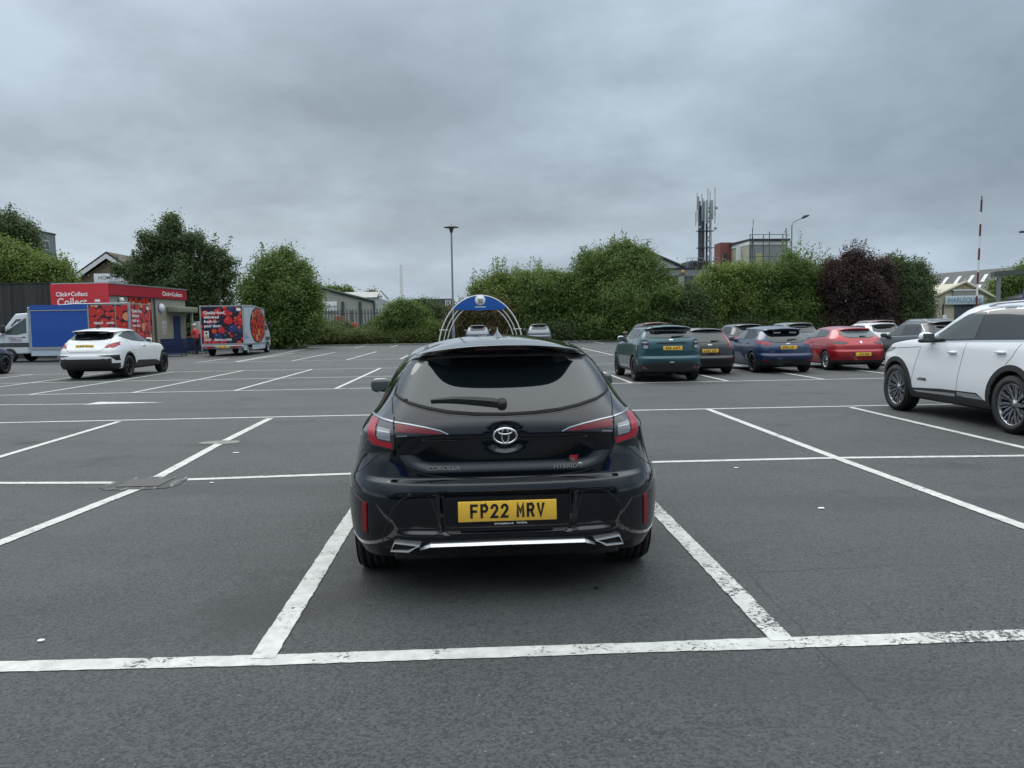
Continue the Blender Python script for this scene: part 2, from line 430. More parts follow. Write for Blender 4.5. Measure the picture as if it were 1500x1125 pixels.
def body_mesh(rings, creases, arches, sub=3, disp=None):
    """rings: list of half outlines (rear centre .. front centre), bottom to top, right side (x>=0)"""
    N = len(rings[0]); bm = bmesh.new(); grid = []
    for rg in rings:
        row = [bm.verts.new(p) for p in rg]
        row += [bm.verts.new((-p[0], p[1], p[2])) for p in rg[-2:0:-1]]
        grid.append(row)
    cl = bm.edges.layers.float.new('crease_edge'); n2 = 2*N-2
    for l in range(len(grid)-1):
        for i in range(n2):
            j = (i+1) % n2
            try: bm.faces.new((grid[l][i], grid[l][j], grid[l+1][j], grid[l+1][i]))
            except ValueError: pass
    for l, cv in creases.items():
        for i in range(n2):
            e_ = bm.edges.get((grid[l][i], grid[l][(i+1) % n2]))
            k = i if i < N else n2-i; k2 = (i+1) if (i+1) < N else n2-(i+1); kk = min(k, k2)
            c = cv(kk) if callable(cv) else cv
            if e_: e_[cl] = c
    bmesh.ops.remove_doubles(bm, verts=bm.verts, dist=1e-5)
    bmesh.ops.dissolve_degenerate(bm, edges=bm.edges, dist=1e-6)
    bmesh.ops.recalc_face_normals(bm, faces=bm.faces)
    me = bpy.data.meshes.new('cage'); bm.to_mesh(me); bm.free()
    ob = bpy.data.objects.new('cage', me); COL.objects.link(ob)
    m = ob.modifiers.new('s', 'SUBSURF'); m.levels = sub; m.render_levels = sub
    dg = _dg(); dg.update(); me2 = bpy.data.meshes.new_from_object(ob.evaluated_get(dg)); ob.modifiers.clear()
    if disp:
        for v in me2.vertices: v.co = disp(v.co.copy())
        me2.update()
    me2.polygons.foreach_set('use_smooth', [True]*len(me2.polygons))
    S = Surf(me2)
    ob.data = me2.copy()
    cut = MB()
    for (y, z, r, xi) in arches:
        for sg in (-1, 1):
            Mx = Matrix.Translation((sg*(xi+.35), y, z)) @ Matrix.Rotation(R(90), 4, 'Y')
            cut.lathe([(0, -.35), (r, -.35), (r, .35), (0, .35)], 48, Mx)
    cm = cut.mesh(); bm = bmesh.new(); bm.from_mesh(cm); bmesh.ops.remove_doubles(bm, verts=bm.verts, dist=1e-5)
    bmesh.ops.dissolve_degenerate(bm, edges=bm.edges, dist=1e-6); bmesh.ops.recalc_face_normals(bm, faces=bm.faces); bm.to_mesh(cm); bm.free()
    co = bpy.data.objects.new('cut', cm); COL.objects.link(co)
    b = ob.modifiers.new('b', 'BOOLEAN'); b.operation = 'DIFFERENCE'; b.object = co; b.solver = 'EXACT'
    dg = _dg(); dg.update(); me3 = bpy.data.meshes.new_from_object(ob.evaluated_get(dg))
    bpy.data.objects.remove(ob); bpy.data.objects.remove(co)
    return me3, S
def split_body(me, arches, clad, paint, trim, parent, names=('body', 'lower_trim', 'wheel_well')):
    """faces go to body / lower_trim / wheel_well objects"""
    n = len(me.polygons); cc = np.empty(n*3); me.polygons.foreach_get('center', cc); cc = cc.reshape(-1, 3)
    grp = np.zeros(n, int)
    for i in range(n):
        x, y, z = cc[i]
        for (ay, az, ar, xi) in arches:
            d = math.hypot(y-ay, z-az)
            if (abs(d-ar) < .006 and abs(x) > xi-.01) or (d < ar and abs(abs(x)-xi) < .004): grp[i] = 2+(x > 0)+2*(y > 2)
        if grp[i] == 0 and clad and clad(abs(x), y, z): grp[i] = 1
    co = [v.co.copy() for v in me.vertices]; vn = np.empty(len(co)*3); 
    outs = []
    for g, nm, mm in ((0, names[0], paint), (1, names[1], trim))+tuple((k, names[2], ARCHBLK) for k in (2, 3, 4, 5)):
        idx = [i for i in range(n) if grp[i] == g]
        if not idx: continue
        mp = {}; vs = []; fs = []
        for i in idx:
            f = []
            for v in me.polygons[i].vertices:
                if v not in mp: mp[v] = len(vs); vs.append(co[v])
                f.append(mp[v])
            fs.append(f)
        m2 = bpy.data.meshes.new(nm); m2.from_pydata(vs, [], fs); m2.update()
        o = link(nm, m2, mm, parent, smooth=True)
        try: m2.set_sharp_from_angle(angle=R(38))
        except Exception: pass
        outs.append(o)
    return outs
def wheel_meshes(r, w, rimr, style, key, _c={}):
    if key in _c: return _c[key]
    s = w/2; t = MB()
    g = .006
    prof = [(rimr, -s*.80), (rimr+.012, -s*.93), (r*.80+rimr*.2, -s*1.02), (r-.035, -s*.99), (r-.010, -s*.90), (r, -s*.76)]
    for k in (-.42, -.14, .14, .42):
        c = k*s*1.35
        prof += [(r, c-.006), (r-g*1.5, c-.005), (r-g*1.5, c+.005), (r, c+.006)]
    prof += [(r, s*.76), (r-.010, s*.90), (r-.035, s*.99), (r*.80+rimr*.2, s*1.02), (rimr+.012, s*.93), (rimr, s*.80)]
    prof += [(rimr-.01, s*.5), (rimr-.01, -s*.5)]
    t.lathe(prof, 48, None, True)
    tyre = t.mesh('tyre')
    m = MB()
    # barrel and lip; outer face is +Z
    m.mi = 0
    m.lathe([(rimr-.004, -s*.7), (rimr-.02, -s*.3), (rimr-.025, s*.55), (rimr-.012, s*.78), (rimr+.004, s*.84), (rimr+.002, s*.72)], 48)
    m.mi = 1
    m.lathe([(rimr-.02, -s*.1), (rimr*.5, -s*.15), (.0, -s*.15)], 32)
    m.lathe([(rimr*.72, -s*.02), (rimr*.72, s*.02), (.05, s*.02)], 32)
    hub = s*.50
    def spoke(a0, r0, r1, w0, w1, z0, z1, tw=0.0, mi=0, th=.02):
        vs = []
        for rr, ww, zz, da in ((r0, w0, z0, 0), ((r0+r1)/2, (w0+w1)/2, (z0*.35+z1*.65), tw*.5), (r1, w1, z1, tw)):
            c = Vector((math.cos(a0+da), math.sin(a0+da), 0)); q = Vector((-c.y, c.x, 0))
            for sx, dz in ((-1, -th), (1, -th), (.7, 0), (-.7, 0)): vs.append(c*rr+q*ww*sx*.5+Vector((0, 0, zz+dz)))
        fs = []
        for k in (0, 4):
            for j in range(4): fs.append((k+j, k+(j+1) % 4, k+4+(j+1) % 4, k+4+j))
        fs += [(3, 2, 1, 0), (8, 9, 10, 11)]
        m.mi = mi; m.add(vs, fs)
    if style == 'turbine':
        for k in range(10):
            a = 2*PI*k/10
            spoke(a, .045, rimr-.012, .030, .052, hub, s*.76, .16, 0)
            spoke(a+.20, .045, rimr-.012, .018, .030, hub-.01, s*.72, .06, 1)
            spoke(a+.36, rimr*.42, rimr-.014, .012, .030, hub-.01, s*.76, .04, 0, .012)
    else:
        n, sp = style
        for k in range(n):
            a = 2*PI*k/n
            if sp:
                spoke(a-sp*.4, .04, rimr-.012, .030, .032, hub, s*.74, -sp); spoke(a+sp*.4, .04, rimr-.012, .030, .032, hub, s*.74, sp)
            else: spoke(a, .04, rimr-.012, .050, .062, hub, s*.74)
    m.mi = 0
    m.lathe([(.0, hub+.012), (.028, hub+.012), (.032, hub+.004), (.070, hub), (.075, hub-.03)], 24)
    rim = m.mesh('rim'); _c[key] = (tyre, rim); return _c[key]
def put_wheels(parent, ra, fa, tx, r, w, rimr, style, key, rm, rm2):
    ty, rim = wheel_meshes(r, w, rimr, style, key)
    for y in (ra, fa):
        for sg in (-1, 1):
            e_ = empty('wheel', (sg*tx, y, r), (0, 0, 0), parent)
            e_.rotation_euler = (random.uniform(0, 6), R(90)*sg, 0) if False else (0, R(90)*sg, 0)
            a = random.uniform(0, 6)
            link('tyre', ty, None, e_); 
            if not ty.materials: ty.materials.append(RUBBER)
            o = link('rim', rim, None, e_)
            o.rotation_euler = (0, 0, a)
            if not rim.materials: rim.materials.append(rm); rim.materials.append(rm2)
def _arc(cx_, cy_, rx, ry, a0, a1, n=7):
    return [(cx_+rx*math.cos(R(a0+(a1-a0)*i/n)), cy_+ry*math.sin(R(a0+(a1-a0)*i/n))) for i in range(n+1)]
GLY = {  # unit box 0..1 x 0..1
 'F': [[(0,0),(0,1),(1,1)], [(0,.5),(.85,.5)]], 'P': [[(0,0),(0,1),(.6,1)]+_arc(.6,.74,.4,.26,90,-90)+[(0,.48)]],
 '2': [_arc(.5,.72,.5,.28,170,-30)+[(0,.0),(1,0)]], 'M': [[(0,0),(0,1),(.5,.35),(1,1),(1,0)]],
 'R': [[(0,0),(0,1),(.6,1)]+_arc(.6,.75,.4,.25,90,-90)+[(0,.5)], [(.55,.5),(1,0)]], 'V': [[(0,1),(.5,0),(1,1)]],
 'S': [_arc(.5,.75,.5,.25,20,270)+_arc(.5,.25,.5,.25,90,-160)], '1': [[(.25,1),(.6,1),(.6,0)]],
 '8': [_arc(.5,.75,.45,.25,0,360,12), _arc(.5,.25,.5,.25,0,360,12)], 'A': [[(0,0),(.5,1),(1,0)], [(.2,.32),(.8,.32)]],
 'W': [[(0,1),(.25,0),(.5,.7),(.75,0),(1,1)]], 'T': [[(.5,0),(.5,1)], [(0,1),(1,1)]], 'L': [[(0,1),(0,0),(1,0)]],
 'N': [[(0,0),(0,1),(1,0),(1,1)]], '5': [[(.95,1),(.1,1),(.05,.56)]+_arc(.5,.31,.5,.31,120,-160)], '7': [[(0,1),(1,1),(.35,0)]],
 'Z': [[(0,1),(1,1),(0,0),(1,0)]], '3': [_arc(.5,.74,.48,.26,150,-80)+_arc(.5,.25,.5,.26,80,-150)], 'K': [[(0,0),(0,1)], [(1,1),(0,.45)], [(.3,.6),(1,0)]],
 '6': [_arc(.5,.3,.5,.3,0,360,12), [(.02,.35),(.15,.75),(.7,1)]], 'H': [[(0,0),(0,1)], [(1,0),(1,1)], [(0,.5),(1,.5)]],
 'O': [_arc(.5,.7,.5,.3,0,180)+_arc(.5,.3,.5,.3,180,360)+[(1,.7)]], 'J': [[(1,1),(1,.3)]+_arc(.5,.3,.5,.3,0,-180)], 'X': [[(0,0),(1,1)], [(0,1),(1,0)]], 'C': [_arc(.5,.7,.5,.3,20,180)+_arc(.5,.3,.5,.3,180,340)], 'Y': [[(0,1),(.5,.5),(1,1)], [(.5,.5),(.5,0)]]}
def plate_text(txt, W, H):
    n = sum(.55 if c == ' ' else (.5 if c == '1' else 1) for c in txt); adv = W/n*1.0; cw = min(adv*.76, H*.66); st = H*.175
    adv = min(adv, cw*1.28); tot = n*adv; x = -tot/2; m = MB()
    for c in txt:
        k = .55 if c == ' ' else (.5 if c == '1' else 1)
        if c in GLY:
            ww = cw*(.8 if c == '1' else 1)-st; x0 = x+(adv*k-ww)/2 - (ww*.1 if c == '1' else 0)
            for pl in GLY[c]:
                q = [Vector((x0+px*ww, -H/2+st/2+py*(H-st), 0)) for px, py in pl]
                L_, R_ = [], []
                for i, p in enumerate(q):
                    d1 = (p-q[i-1]).normalized() if i else (q[1]-p).normalized(); d2 = (q[i+1]-p).normalized() if i < len(q)-1 else d1
                    n1 = Vector((-d1.y, d1.x, 0)); n2 = Vector((-d2.y, d2.x, 0)); b = (n1+n2)
                    if b.length < .2: b = n1
                    b.normalize(); s_ = st/2/max(.45, b.dot(n1)); e0 = d1*(-st/2*0) 
                    L_.append(p+b*s_); R_.append(p-b*s_)
                # square the ends off
                if (q[0]-q[-1]).length > 1e-5:
                    for A in (L_, R_):
                        d0 = (q[1]-q[0]).normalized(); dn = (q[-1]-q[-2]).normalized()
                        A[0] = A[0]-d0*(st*.42); A[-1] = A[-1]+dn*(st*.42)
                vs = []; fs = []
                for a, b in zip(L_, R_): vs += [a, b]
                for i in range(len(q)-1): fs.append((2*i, 2*i+1, 2*i+3, 2*i+2))
                m.add(vs, fs)
        x += adv*k
    me = m.mesh('lettering', False)
    me.transform(REAR); return me
def plate(parent, S, x, z, txt, w=.52, h=.111, y=None, tilt=0, small=None, bits=True):
    if y is None: y = S.hit('rear', x, z)[0].y-.012
    e_ = MB().bevbox((-w/2, 0, -h/2), (w/2, .008, h/2), .0035).build('number_plate', YPLATE, parent)
    e_.location = (x, y, z); e_.rotation_euler = (R(tilt), 0, 0)
    tm = plate_text(txt, w*.80, h*.70)
    o = link('plate_lettering', tm, BLKTXT, e_); o.location = (0, -.0015, .002)
    if small:
        for tx_, dx in small:
            o2 = text('supplier_lettering', tx_, .014, REAR, WHTTXT, e_, extrude=.0005, offset=.0002); o2.location = (dx, -.001, -h/2-.011)
    return e_

# ------------------------------------------------------------------ the black hatchback in the middle
def ring(zr, zs, zf, rear, w, yf, cf, ys=None, fw=.985):
    """rear = five (x, y) from the middle to just round the corner"""
    pts = [(x, y) for x, y in rear]; y0 = rear[-1][1]
    if ys is None: ys = (.795, 1.5, 2.2, 2.9, 3.435)
    elif ys == 1:
        y1 = yf+cf; ys = [y0+(y1-y0)*k for k in (.14, .34, .54, .74, .90)]
    mult = (1.0, .992, .99, .992, fw)
    pts += [(w*m_, y) for m_, y in zip(mult, ys)]
    pts += [(w*(.93 if fw < 1 else .955)*fw, yf-.42*cf if cf > 0 else yf+cf*-.35 if False else yf-.42*abs(cf)), (w*.72, yf-.14*abs(cf)), (w*.38, yf-.03*abs(cf)), (0, yf)]
    out = []; yr = rear[0][1]
    for x, y in pts:
        t = min(1, max(0, (y-yr)/(yf-yr)))
        out.append((x, y, zr*(1-t)*(1-2*t)+zs*4*t*(1-t)+zf*t*(2*t-1)))
    return out
HERO_RINGS = [
 [(0, y, .20) for y in (.30,.31,.33,.36,.5,.795,1.5,2.2,2.9,3.435,3.8,4.0,4.05,4.08)],
 ring(.20,.17,.20, [(0,.28),(.36,.28),(.60,.31),(.72,.42),(.76,.60)], .78, 4.10, .7),
 ring(.225,.19,.22, [(0,.10),(.38,.10),(.64,.14),(.80,.30),(.845,.52)], .85, 4.25, .75),
 ring(.31,.28,.30, [(0,.03),(.38,.035),(.66,.09),(.835,.27),(.905,.50)], .90, 4.33, .8),
 ring(.44,.46,.44, [(0,.005),(.40,.015),(.69,.08),(.845,.25),(.925,.50)], .918, 4.37, .85),
 ring(.585,.60,.58, [(0,.0),(.40,.01),(.69,.08),(.845,.25),(.925,.50)], .918, 4.36, .85),
 ring(.650,.665,.64, [(0,.020),(.40,.03),(.68,.11),(.825,.27),(.905,.50)], .905, 4.33, .85),
 ring(.668,.73,.69, [(0,.082),(.38,.088),(.64,.125),(.818,.262),(.885,.50)], .885, 4.27, .85),
 ring(.78,.81,.755, [(0,.092),(.38,.098),(.62,.15),(.775,.27),(.865,.50)], .87, 4.14, .80),
 ring(.905,.905,.84, [(0,.095),(.36,.102),(.61,.155),(.765,.255),(.845,.50)], .85, 3.9, .62),
 ring(.955,.955,.93, [(0,.106),(.36,.113),(.60,.168),(.725,.30),(.795,.55)], .81, 3.45, .45),
 ring(1.035,1.005,.985, [(0,.142),(.345,.154),(.575,.232),(.665,.40),(.735,.66)], .765, 3.22, -.30, 1),
 ring(1.185,1.175,1.13, [(0,.335),(.315,.35),(.52,.40),(.605,.52),(.662,.85)], .70, 2.93, -.30, 1),
 ring(1.330,1.325,1.29, [(0,.470),(.28,.48),(.455,.52),(.530,.62),(.590,.98)], .625, 2.55, -.28, 1),
 ring(1.372,1.370,1.33, [(0,.285),(.27,.315),(.42,.40),(.495,.58),(.570,.98)], .595, 2.40, -.25, 1),
 ring(1.386,1.398,1.36, [(0,.285),(.26,.298),(.41,.345),(.470,.55),(.525,.98)], .545, 2.31, -.22, 1),
 [(x*.55, y, z+.010) for x, y, z in ring(1.387,1.413,1.375, [(0,.43),(.28,.50),(.44,.56),(.50,.70),(.52,1.0)], .54, 2.22, -.15, 1)],
 [(0, y, z+.010) for x, y, z in ring(1.395,1.420,1.385, [(0,.56),(.28,.62),(.43,.70),(.50,.82),(.52,1.1)], .53, 2.12, -.1, 1)],
]
for _k, _d in ((13, .6), (14, 1), (15, 1), (16, .8)):
    HERO_RINGS[_k] = [(x, y, z-.060*_d*(abs(x)/.5)**2.4*(1 if y < 1.2 else .6)) for x, y, z in HERO_RINGS[_k]]
def sst(a, b, x):
    t = min(1, max(0, (x-a)/(b-a))); return t*t*(3-2*t)
def hero_disp(c):
    x = abs(c.x)
    if c.y < .40:
        # number plate recess and its trapezoid cheeks in the bumper
        k = sst(.355, .335, x)*sst(.375, .395, c.z)*sst(.612, .592, c.z)
        c.y += .030*k
        k2 = sst(.36, .375, x)*sst(.60, .585, x-.0-(.60-c.z)*.0)*sst(.375, .40, c.z)*sst(.605, .585, c.z)*sst(.62, .50, x)
        c.y += .020*k2
        # tuck below the chrome bar
        if x < .7: c.y += .03*sst(.315, .27, c.z)*sst(.72, .62, x)
        # scooped tailgate between the lamp tips, and the grip under the badge
        if x < .58 and c.z > .69:
            c.y += .014*sst(.895, .87, c.z)*sst(.70, .76, c.z)*sst(.56, .44-(.0), x+abs(c.z-.80)*1.3-.05)
        d = math.hypot(x/1.15, (c.z-.885))
        if c.y < .2: c.y += .014*sst(.088, .070, d)*sst(.79, .82, c.z)
    return c
HB = empty('parked_car', (.150, 4.2, .003), (0, R(-.25), R(.35)))
tag(HB, 'glossy black hatchback with yellow plate FP22 MRV parked alone in the nearest bay', 'car')
def cr_mid(v): return lambda k: v if k <= 2 else 0
arch_h = [(.795, .325, .365, .70), (3.435, .325, .365, .70)]
me_h, SH = body_mesh(HERO_RINGS, {2: .5, 3: .3, 5: cr_mid(.15), 6: cr_mid(.5), 7: cr_mid(.6), 9: lambda k: .65 if k <= 3 else 0, 14: lambda k: .98 if k <= 3 else .1, 15: lambda k: .35 if k <= 3 else 0, 13: lambda k: .5 if k <= 3 else 0}, arch_h, 4, hero_disp)
P_BLACK = carpaint('black car paint', (.0010, .0022, .0055), rough=.12, flake=0, spec=.2)
split_body(me_h, arch_h, lambda x, y, z: (z < .232), P_BLACK, PLASTIC, HB)
put_wheels(HB, .795, 3.435, .77, .318, .225, .235, (5, .16), 'hero', DALLOY, GLOSSBLK)
# rear window
gl = [(0,1.004),(.16,1.008),(.30,1.020),(.42,1.040),(.52,1.064),(.585,1.088),(.618,1.106),(.610,1.155),(.588,1.215),(.568,1.255),(.535,1.288),(.46,1.312),(.3,1.336),(0,1.348)]
glp = gl+[(-x, z) for x, z in gl[-2:0:-1]]
def inset_poly(p, k):
    cxp = sum(a for a, _ in p)/len(p); czp = sum(b for _, b in p)/len(p); out = []
    n = len(p)
    for i in range(n):
        a = Vector(p[i-1]); b = Vector(p[i]); c = Vector(p[(i+1) % n]); t = (c-a).normalized(); nn = Vector((-t.y, t.x))
        if nn.dot(Vector((cxp, czp))-b) < 0: nn = -nn
        out.append(tuple(b+nn*k))
    return out
glass_in = inset_poly(glp, .010)
glass_low = [p for p in glass_in]
patch('window_seal', SH, inset_poly(glp, -.012), 'rear', GLOSSBLK, HB, off=.002, thick=.008, step=.03)
rw = patch('rear_window', SH, glass_in, 'rear', DGLASS, HB, off=.005, thick=.008, step=.03)
ribbon('glass_gap', SH, glp, 'rear', .014, ARCHBLK, rw, off=.0055, closed=True, step=.03)
# high brake light under the spoiler lip
m = MB(); m.bevbox((-.155, .33, 1.352), (.155, .37, 1.366), .004); m.build('high_brake_light', DREDLENS, HB)
# tail lamps
for sg in (False, True):
    outer = [(.612,.972),(.70,.985),(.760,.988),(.768,.93),(.760,.875),(.735,.845),(.66,.832),(.603,.822),(.600,.88)]
    inner = [(.600,.970),(.52,.962),(.43,.948),(.35,.930),(.305,.908),(.40,.905),(.50,.898),(.590,.890)]
    tl = patch('tail_lamp', SH, outer, 'rear', SMOKELENS, HB, off=.008, thick=.015, step=.03, mirror=sg)
    patch('red_lens', SH, [(.700,.972),(.752,.975),(.760,.925),(.748,.872),(.722,.850),(.660,.840),(.612,.831),(.612,.862),(.690,.873),(.705,.890),(.712,.93)], 'rear', REDLENS, tl, off=.011, thick=.004, step=.02, mirror=sg)
    patch('clear_lens', SH, [(.622,.930),(.695,.938),(.700,.90),(.690,.882),(.622,.872)], 'rear', CLEARLENS, tl, off=.0105, thick=.004, step=.02, mirror=sg)
    ribbon('chrome_edge', SH, [(.606,.968),(.70,.980),(.762,.984)], 'rear', .010, SILVER, tl, off=.013, mirror=sg)
    for zz in (.896, .914): ribbon('chrome_edge', SH, [(.625,zz),(.695,zz+.004)], 'rear', .005, SILVER, tl, off=.0122, mirror=sg)
    il = patch('inner_tail_lamp', SH, inner, 'rear', SMOKELENS, HB, off=.007, thick=.012, step=.03, mirror=sg)
    patch('red_lens', SH, [(.592,.960),(.52,.953),(.43,.940),(.365,.923),(.335,.911),(.40,.911),(.47,.916),(.592,.918)], 'rear', mat('mid red lens', (.17, .008, .016), .15, coat=.3), il, off=.0095, thick=.003, step=.02, mirror=sg)
    ribbon('chrome_edge', SH, [(.600,.968),(.52,.960),(.43,.946),(.35,.928),(.306,.909)], 'rear', .0065, SILVER, il, off=.0105, mirror=sg)
    ribbon('chrome_edge', SH, [(.590,.898),(.53,.902)], 'rear', .006, SILVER, il, off=.0105, mirror=sg)
    # reflector, hatch shut line, bumper seam, rear quarter gap
    patch('reflector', SH, [(.764,.535),(.788,.540),(.796,.46),(.792,.372),(.768,.362)], 'rear', REFL, HB, off=.006, thick=.01, step=.03, mirror=sg)
    ribbon('panel_gap', SH, [(.636,1.085),(.620,1.02),(.606,.985),(.597,.90),(.594,.84),(.578,.79),(.545,.745),(.49,.708),(.42,.690),(.30,.676),(.15,.668),(0,.666)], 'rear', .007, ARCHBLK, HB, off=.0012, mirror=sg)
    ribbon('panel_gap', SH, [(.628,1.085),(.622,1.13),(.602,1.19),(.580,1.24),(.555,1.28)], 'rear', .005, ARCHBLK, HB, off=.0012, mirror=sg)
    ribbon('bumper_seam', SH, [(.36,.600),(.47,.598),(.56,.575),(.615,.52),(.65,.44),(.675,.36),(.68,.30)], 'rear', .004, PLASTIC, HB, off=.0015, mirror=sg)
    ribbon('panel_gap', SH, [(.606,.825),(.70,.79),(.80,.70),(.86,.66)], 'rear', .004, ARCHBLK, HB, off=.0012, mirror=sg)
    # exhaust finisher: chrome frame round a dark opening
    s_ = -1 if sg else 1
    q = [(.47,.326),(.612,.340),(.634,.286),(.535,.284)]
    def fr(poly, y0, y1):
        return [Vector((s_*x, y0, z)) for x, z in poly], [Vector((s_*x, y1, z)) for x, z in poly]
    ybase = .045; inn = inset_poly(q, .0105)
    m = MB(); o1, o2 = fr(q, ybase-.012, ybase+.06); i1, i2 = fr(inn, ybase-.012, ybase+.06)
    yo = [.035*max(0, (x-.47))/.16 for x, _ in q]; 
    for L_ in (o1, o2, i1, i2):
        for k_, v_ in enumerate(L_): v_.y += yo[k_]
    m.add(o1+i1+o2+i2, [(k, (k+1) % 4, 4+(k+1) % 4, 4+k) for k in range(4)]+[(k, (k+1) % 4, 8+(k+1) % 4, 8+k) for k in range(4)]+[(4+k, 4+(k+1) % 4, 12+(k+1) % 4, 12+k) for k in range(4)])
    ex = m.build('exhaust_trim', SATIN, HB)
    m = MB(); m.add([v_+Vector((0, -.052, 0)) for v_ in i2], [(0, 1, 2, 3)]); m.build('exhaust_opening', ARCHBLK, ex)
# chrome bar along the diffuser
m = MB(); pts = [(-.475,.296),(-.415,.322),(-.2,.327),(0,.329),(.2,.327),(.415,.322),(.475,.296)]
P3 = [Vector((x, min(SH.hit('rear', x, z)[0].y, .11)-.012, z)) for x, z in pts]
vs = []; fs = []
for i, p in enumerate(P3):
    hh = .0105 if 0 < i < len(P3)-1 else .007
    vs += [p+Vector((0, 0, -hh)), p+Vector((0, -.012, -hh*.7)), p+Vector((0, -.004, hh*.7)), p+Vector((0, .004, hh)), p+Vector((0, .03, 0))]
for i in range(len(P3)-1):
    for k in range(5): fs.append((i*5+k, i*5+(k+1) % 5, i*5+5+(k+1) % 5, i*5+5+k))
m.add(vs, fs); m.build('chrome_bar', SATIN, HB)
# diffuser lip above the bar and the dark lower valance
ribbon('diffuser_lip', SH, [(-.66,.352),(-.45,.345),(0,.352),(.45,.345),(.66,.352)], 'rear', .006, PLASTIC, HB, off=.003)
# plate
plate(HB, SH, 0, .503, 'FP22 MRV', y=.012, w=.527, small=[('www.toyota.co.uk', -.02), ('TOYOTA', .075)])
for s_ in (-1, 1):
    ribbon('bumper_crease', SH, [(s_*.345,.59),(s_*.335,.40)], 'rear', .004, PLASTIC, HB, off=.0015)
    ribbon('bumper_crease', SH, [(s_*.41,.588),(s_*.352,.405)], 'rear', .005, PLASTIC, HB, off=.0015)
# badge: three rings on a dark disc
def ring_mesh(m, rx, rz, w_, cz=0, y=0, n=40, t=.006):
    vs = []; fs = []
    for i in range(n):
        a = 2*PI*i/n; c, s_ = math.cos(a), math.sin(a)
        for (k, yy) in ((1, 0), (1-w_/rx*.4, -t), (1-w_/rx, 0)):
            vs.append((rx*k*c, y+yy, cz+(rz-(rx*(1-k)))*s_))
    for i in range(n):
        j = (i+1) % n
        for k in range(2): fs.append((i*3+k, j*3+k, j*3+k+1, i*3+k+1))
    m.add(vs, fs, True)
yb_ = SH.hit('rear', 0, .885)[0].y
m = MB(); ring_mesh(m, .068, .047, .010, 0, -.004); ring_mesh(m, .023, .044, .008, 0, -.006); ring_mesh(m, .042, .019, .008, .024, -.007)
em = m.build('emblem', CHROME, HB); em.location = (0, yb_-.006, .893)
m = MB(); m.lathe([(0, 0), (.066, 0)], 36, Matrix.Diagonal((1, 1, .68, 1)) @ Matrix.Rotation(R(90), 4, 'X')); bk = m.build('emblem_backing', GLOSSBLK, em); bk.location = (0, -.001, 0)
def badge(nm, s, size, x, z, mm, off=.0008, sx=1.0, **k):
    y = min(SH.hit('rear', x, z)[0].y, SH.hit('rear', x, z+size*.3)[0].y, SH.hit('rear', x, z-size*.3)[0].y)
    o = text(nm, s, size, REAR, mm, HB, extrude=.002, offset=off, sx=sx, **k); o.location = (x, y-.004, z); return o
badge('badge_lettering', 'COROLLA', .030, -.338, .727, CHROME, .0010, 1.28, shear=.15)
badge('badge_lettering', 'HYBRID', .030, .322, .722, CHROME, .0010, 1.25, shear=.1)
yy = SH.hit('rear', .34, .76)[0].y
m = MB(); m.add([(.338, yy-.004, .744), (.385, yy-.003, .744), (.398, yy-.003, .778), (.351, yy-.004, .778)], [(0, 1, 2, 3)])
gr = m.build('sport_badge', REDLENS, HB)
m = MB(); m.add([(.326, yy-.0045, .744), (.358, yy-.0045, .744), (.364, yy-.0045, .762), (.332, yy-.0045, .762)], [(0, 1, 2, 3)]); m.build('badge_block', DALLOY, gr)
t_ = text('badge_lettering', 'GR', .020, REAR, CHROME, gr, extrude=.0005, offset=.0005); t_.location = (.362, yy-.0065, .755)
m = MB(); m.lathe([(.011, 0), (.014, .002), (.011, .003)], 20, Matrix.Rotation(R(90), 4, 'X')); m.box((-.003, -.002, -.004), (.003, 0, .004))
hb = m.build('hybrid_symbol', CHROME, HB); hb.location = (.405, SH.hit('rear', .405, .724)[0].y-.003, .724)
# wiper
m = MB(); yw = SH.hit('rear', 0, 1.055)[0].y
def on(x, z, d=.02):
    l, n_ = SH.hit('rear', x, z); return l+n_*d
W = [(-.012,1.053,.030,.020),(-.06,1.062,.034,.022),(-.16,1.072,.030,.020),(-.27,1.079,.026,.015),(-.40,1.075,.02,.008)]
vs = []; fs = []
for x, z, d, hw in W:
    p = on(x, z, d); q_ = on(x, z, .006); n_ = SH.hit('rear', x, z)[1]; up_ = Vector((-.12, 0, 1)).cross(n_).cross(n_)*-1
    up_ = (Vector((0, 0, 1))-n_*n_.z).normalized()
    vs += [q_-up_*hw*1.1, p-up_*hw*.6, p+up_*hw*.6, q_+up_*hw*1.1]
for i in range(len(W)-1):
    for k in range(4): fs.append((i*4+k, i*4+(k+1) % 4, i*4+4+(k+1) % 4, i*4+4+k))
fs += [(0, 1, 2, 3), (16, 17, 18, 19)]
m.add(vs, fs, False); c_, n_ = SH.hit('rear', -.012, 1.053)
m.lathe([(0, .042), (.018, .040), (.026, .032), (.030, .0)], 20, Matrix.Translation(c_) @ n_.to_track_quat('Z', 'Y').to_matrix().to_4x4())
m.build('rear_wiper', PLASTIC, HB)
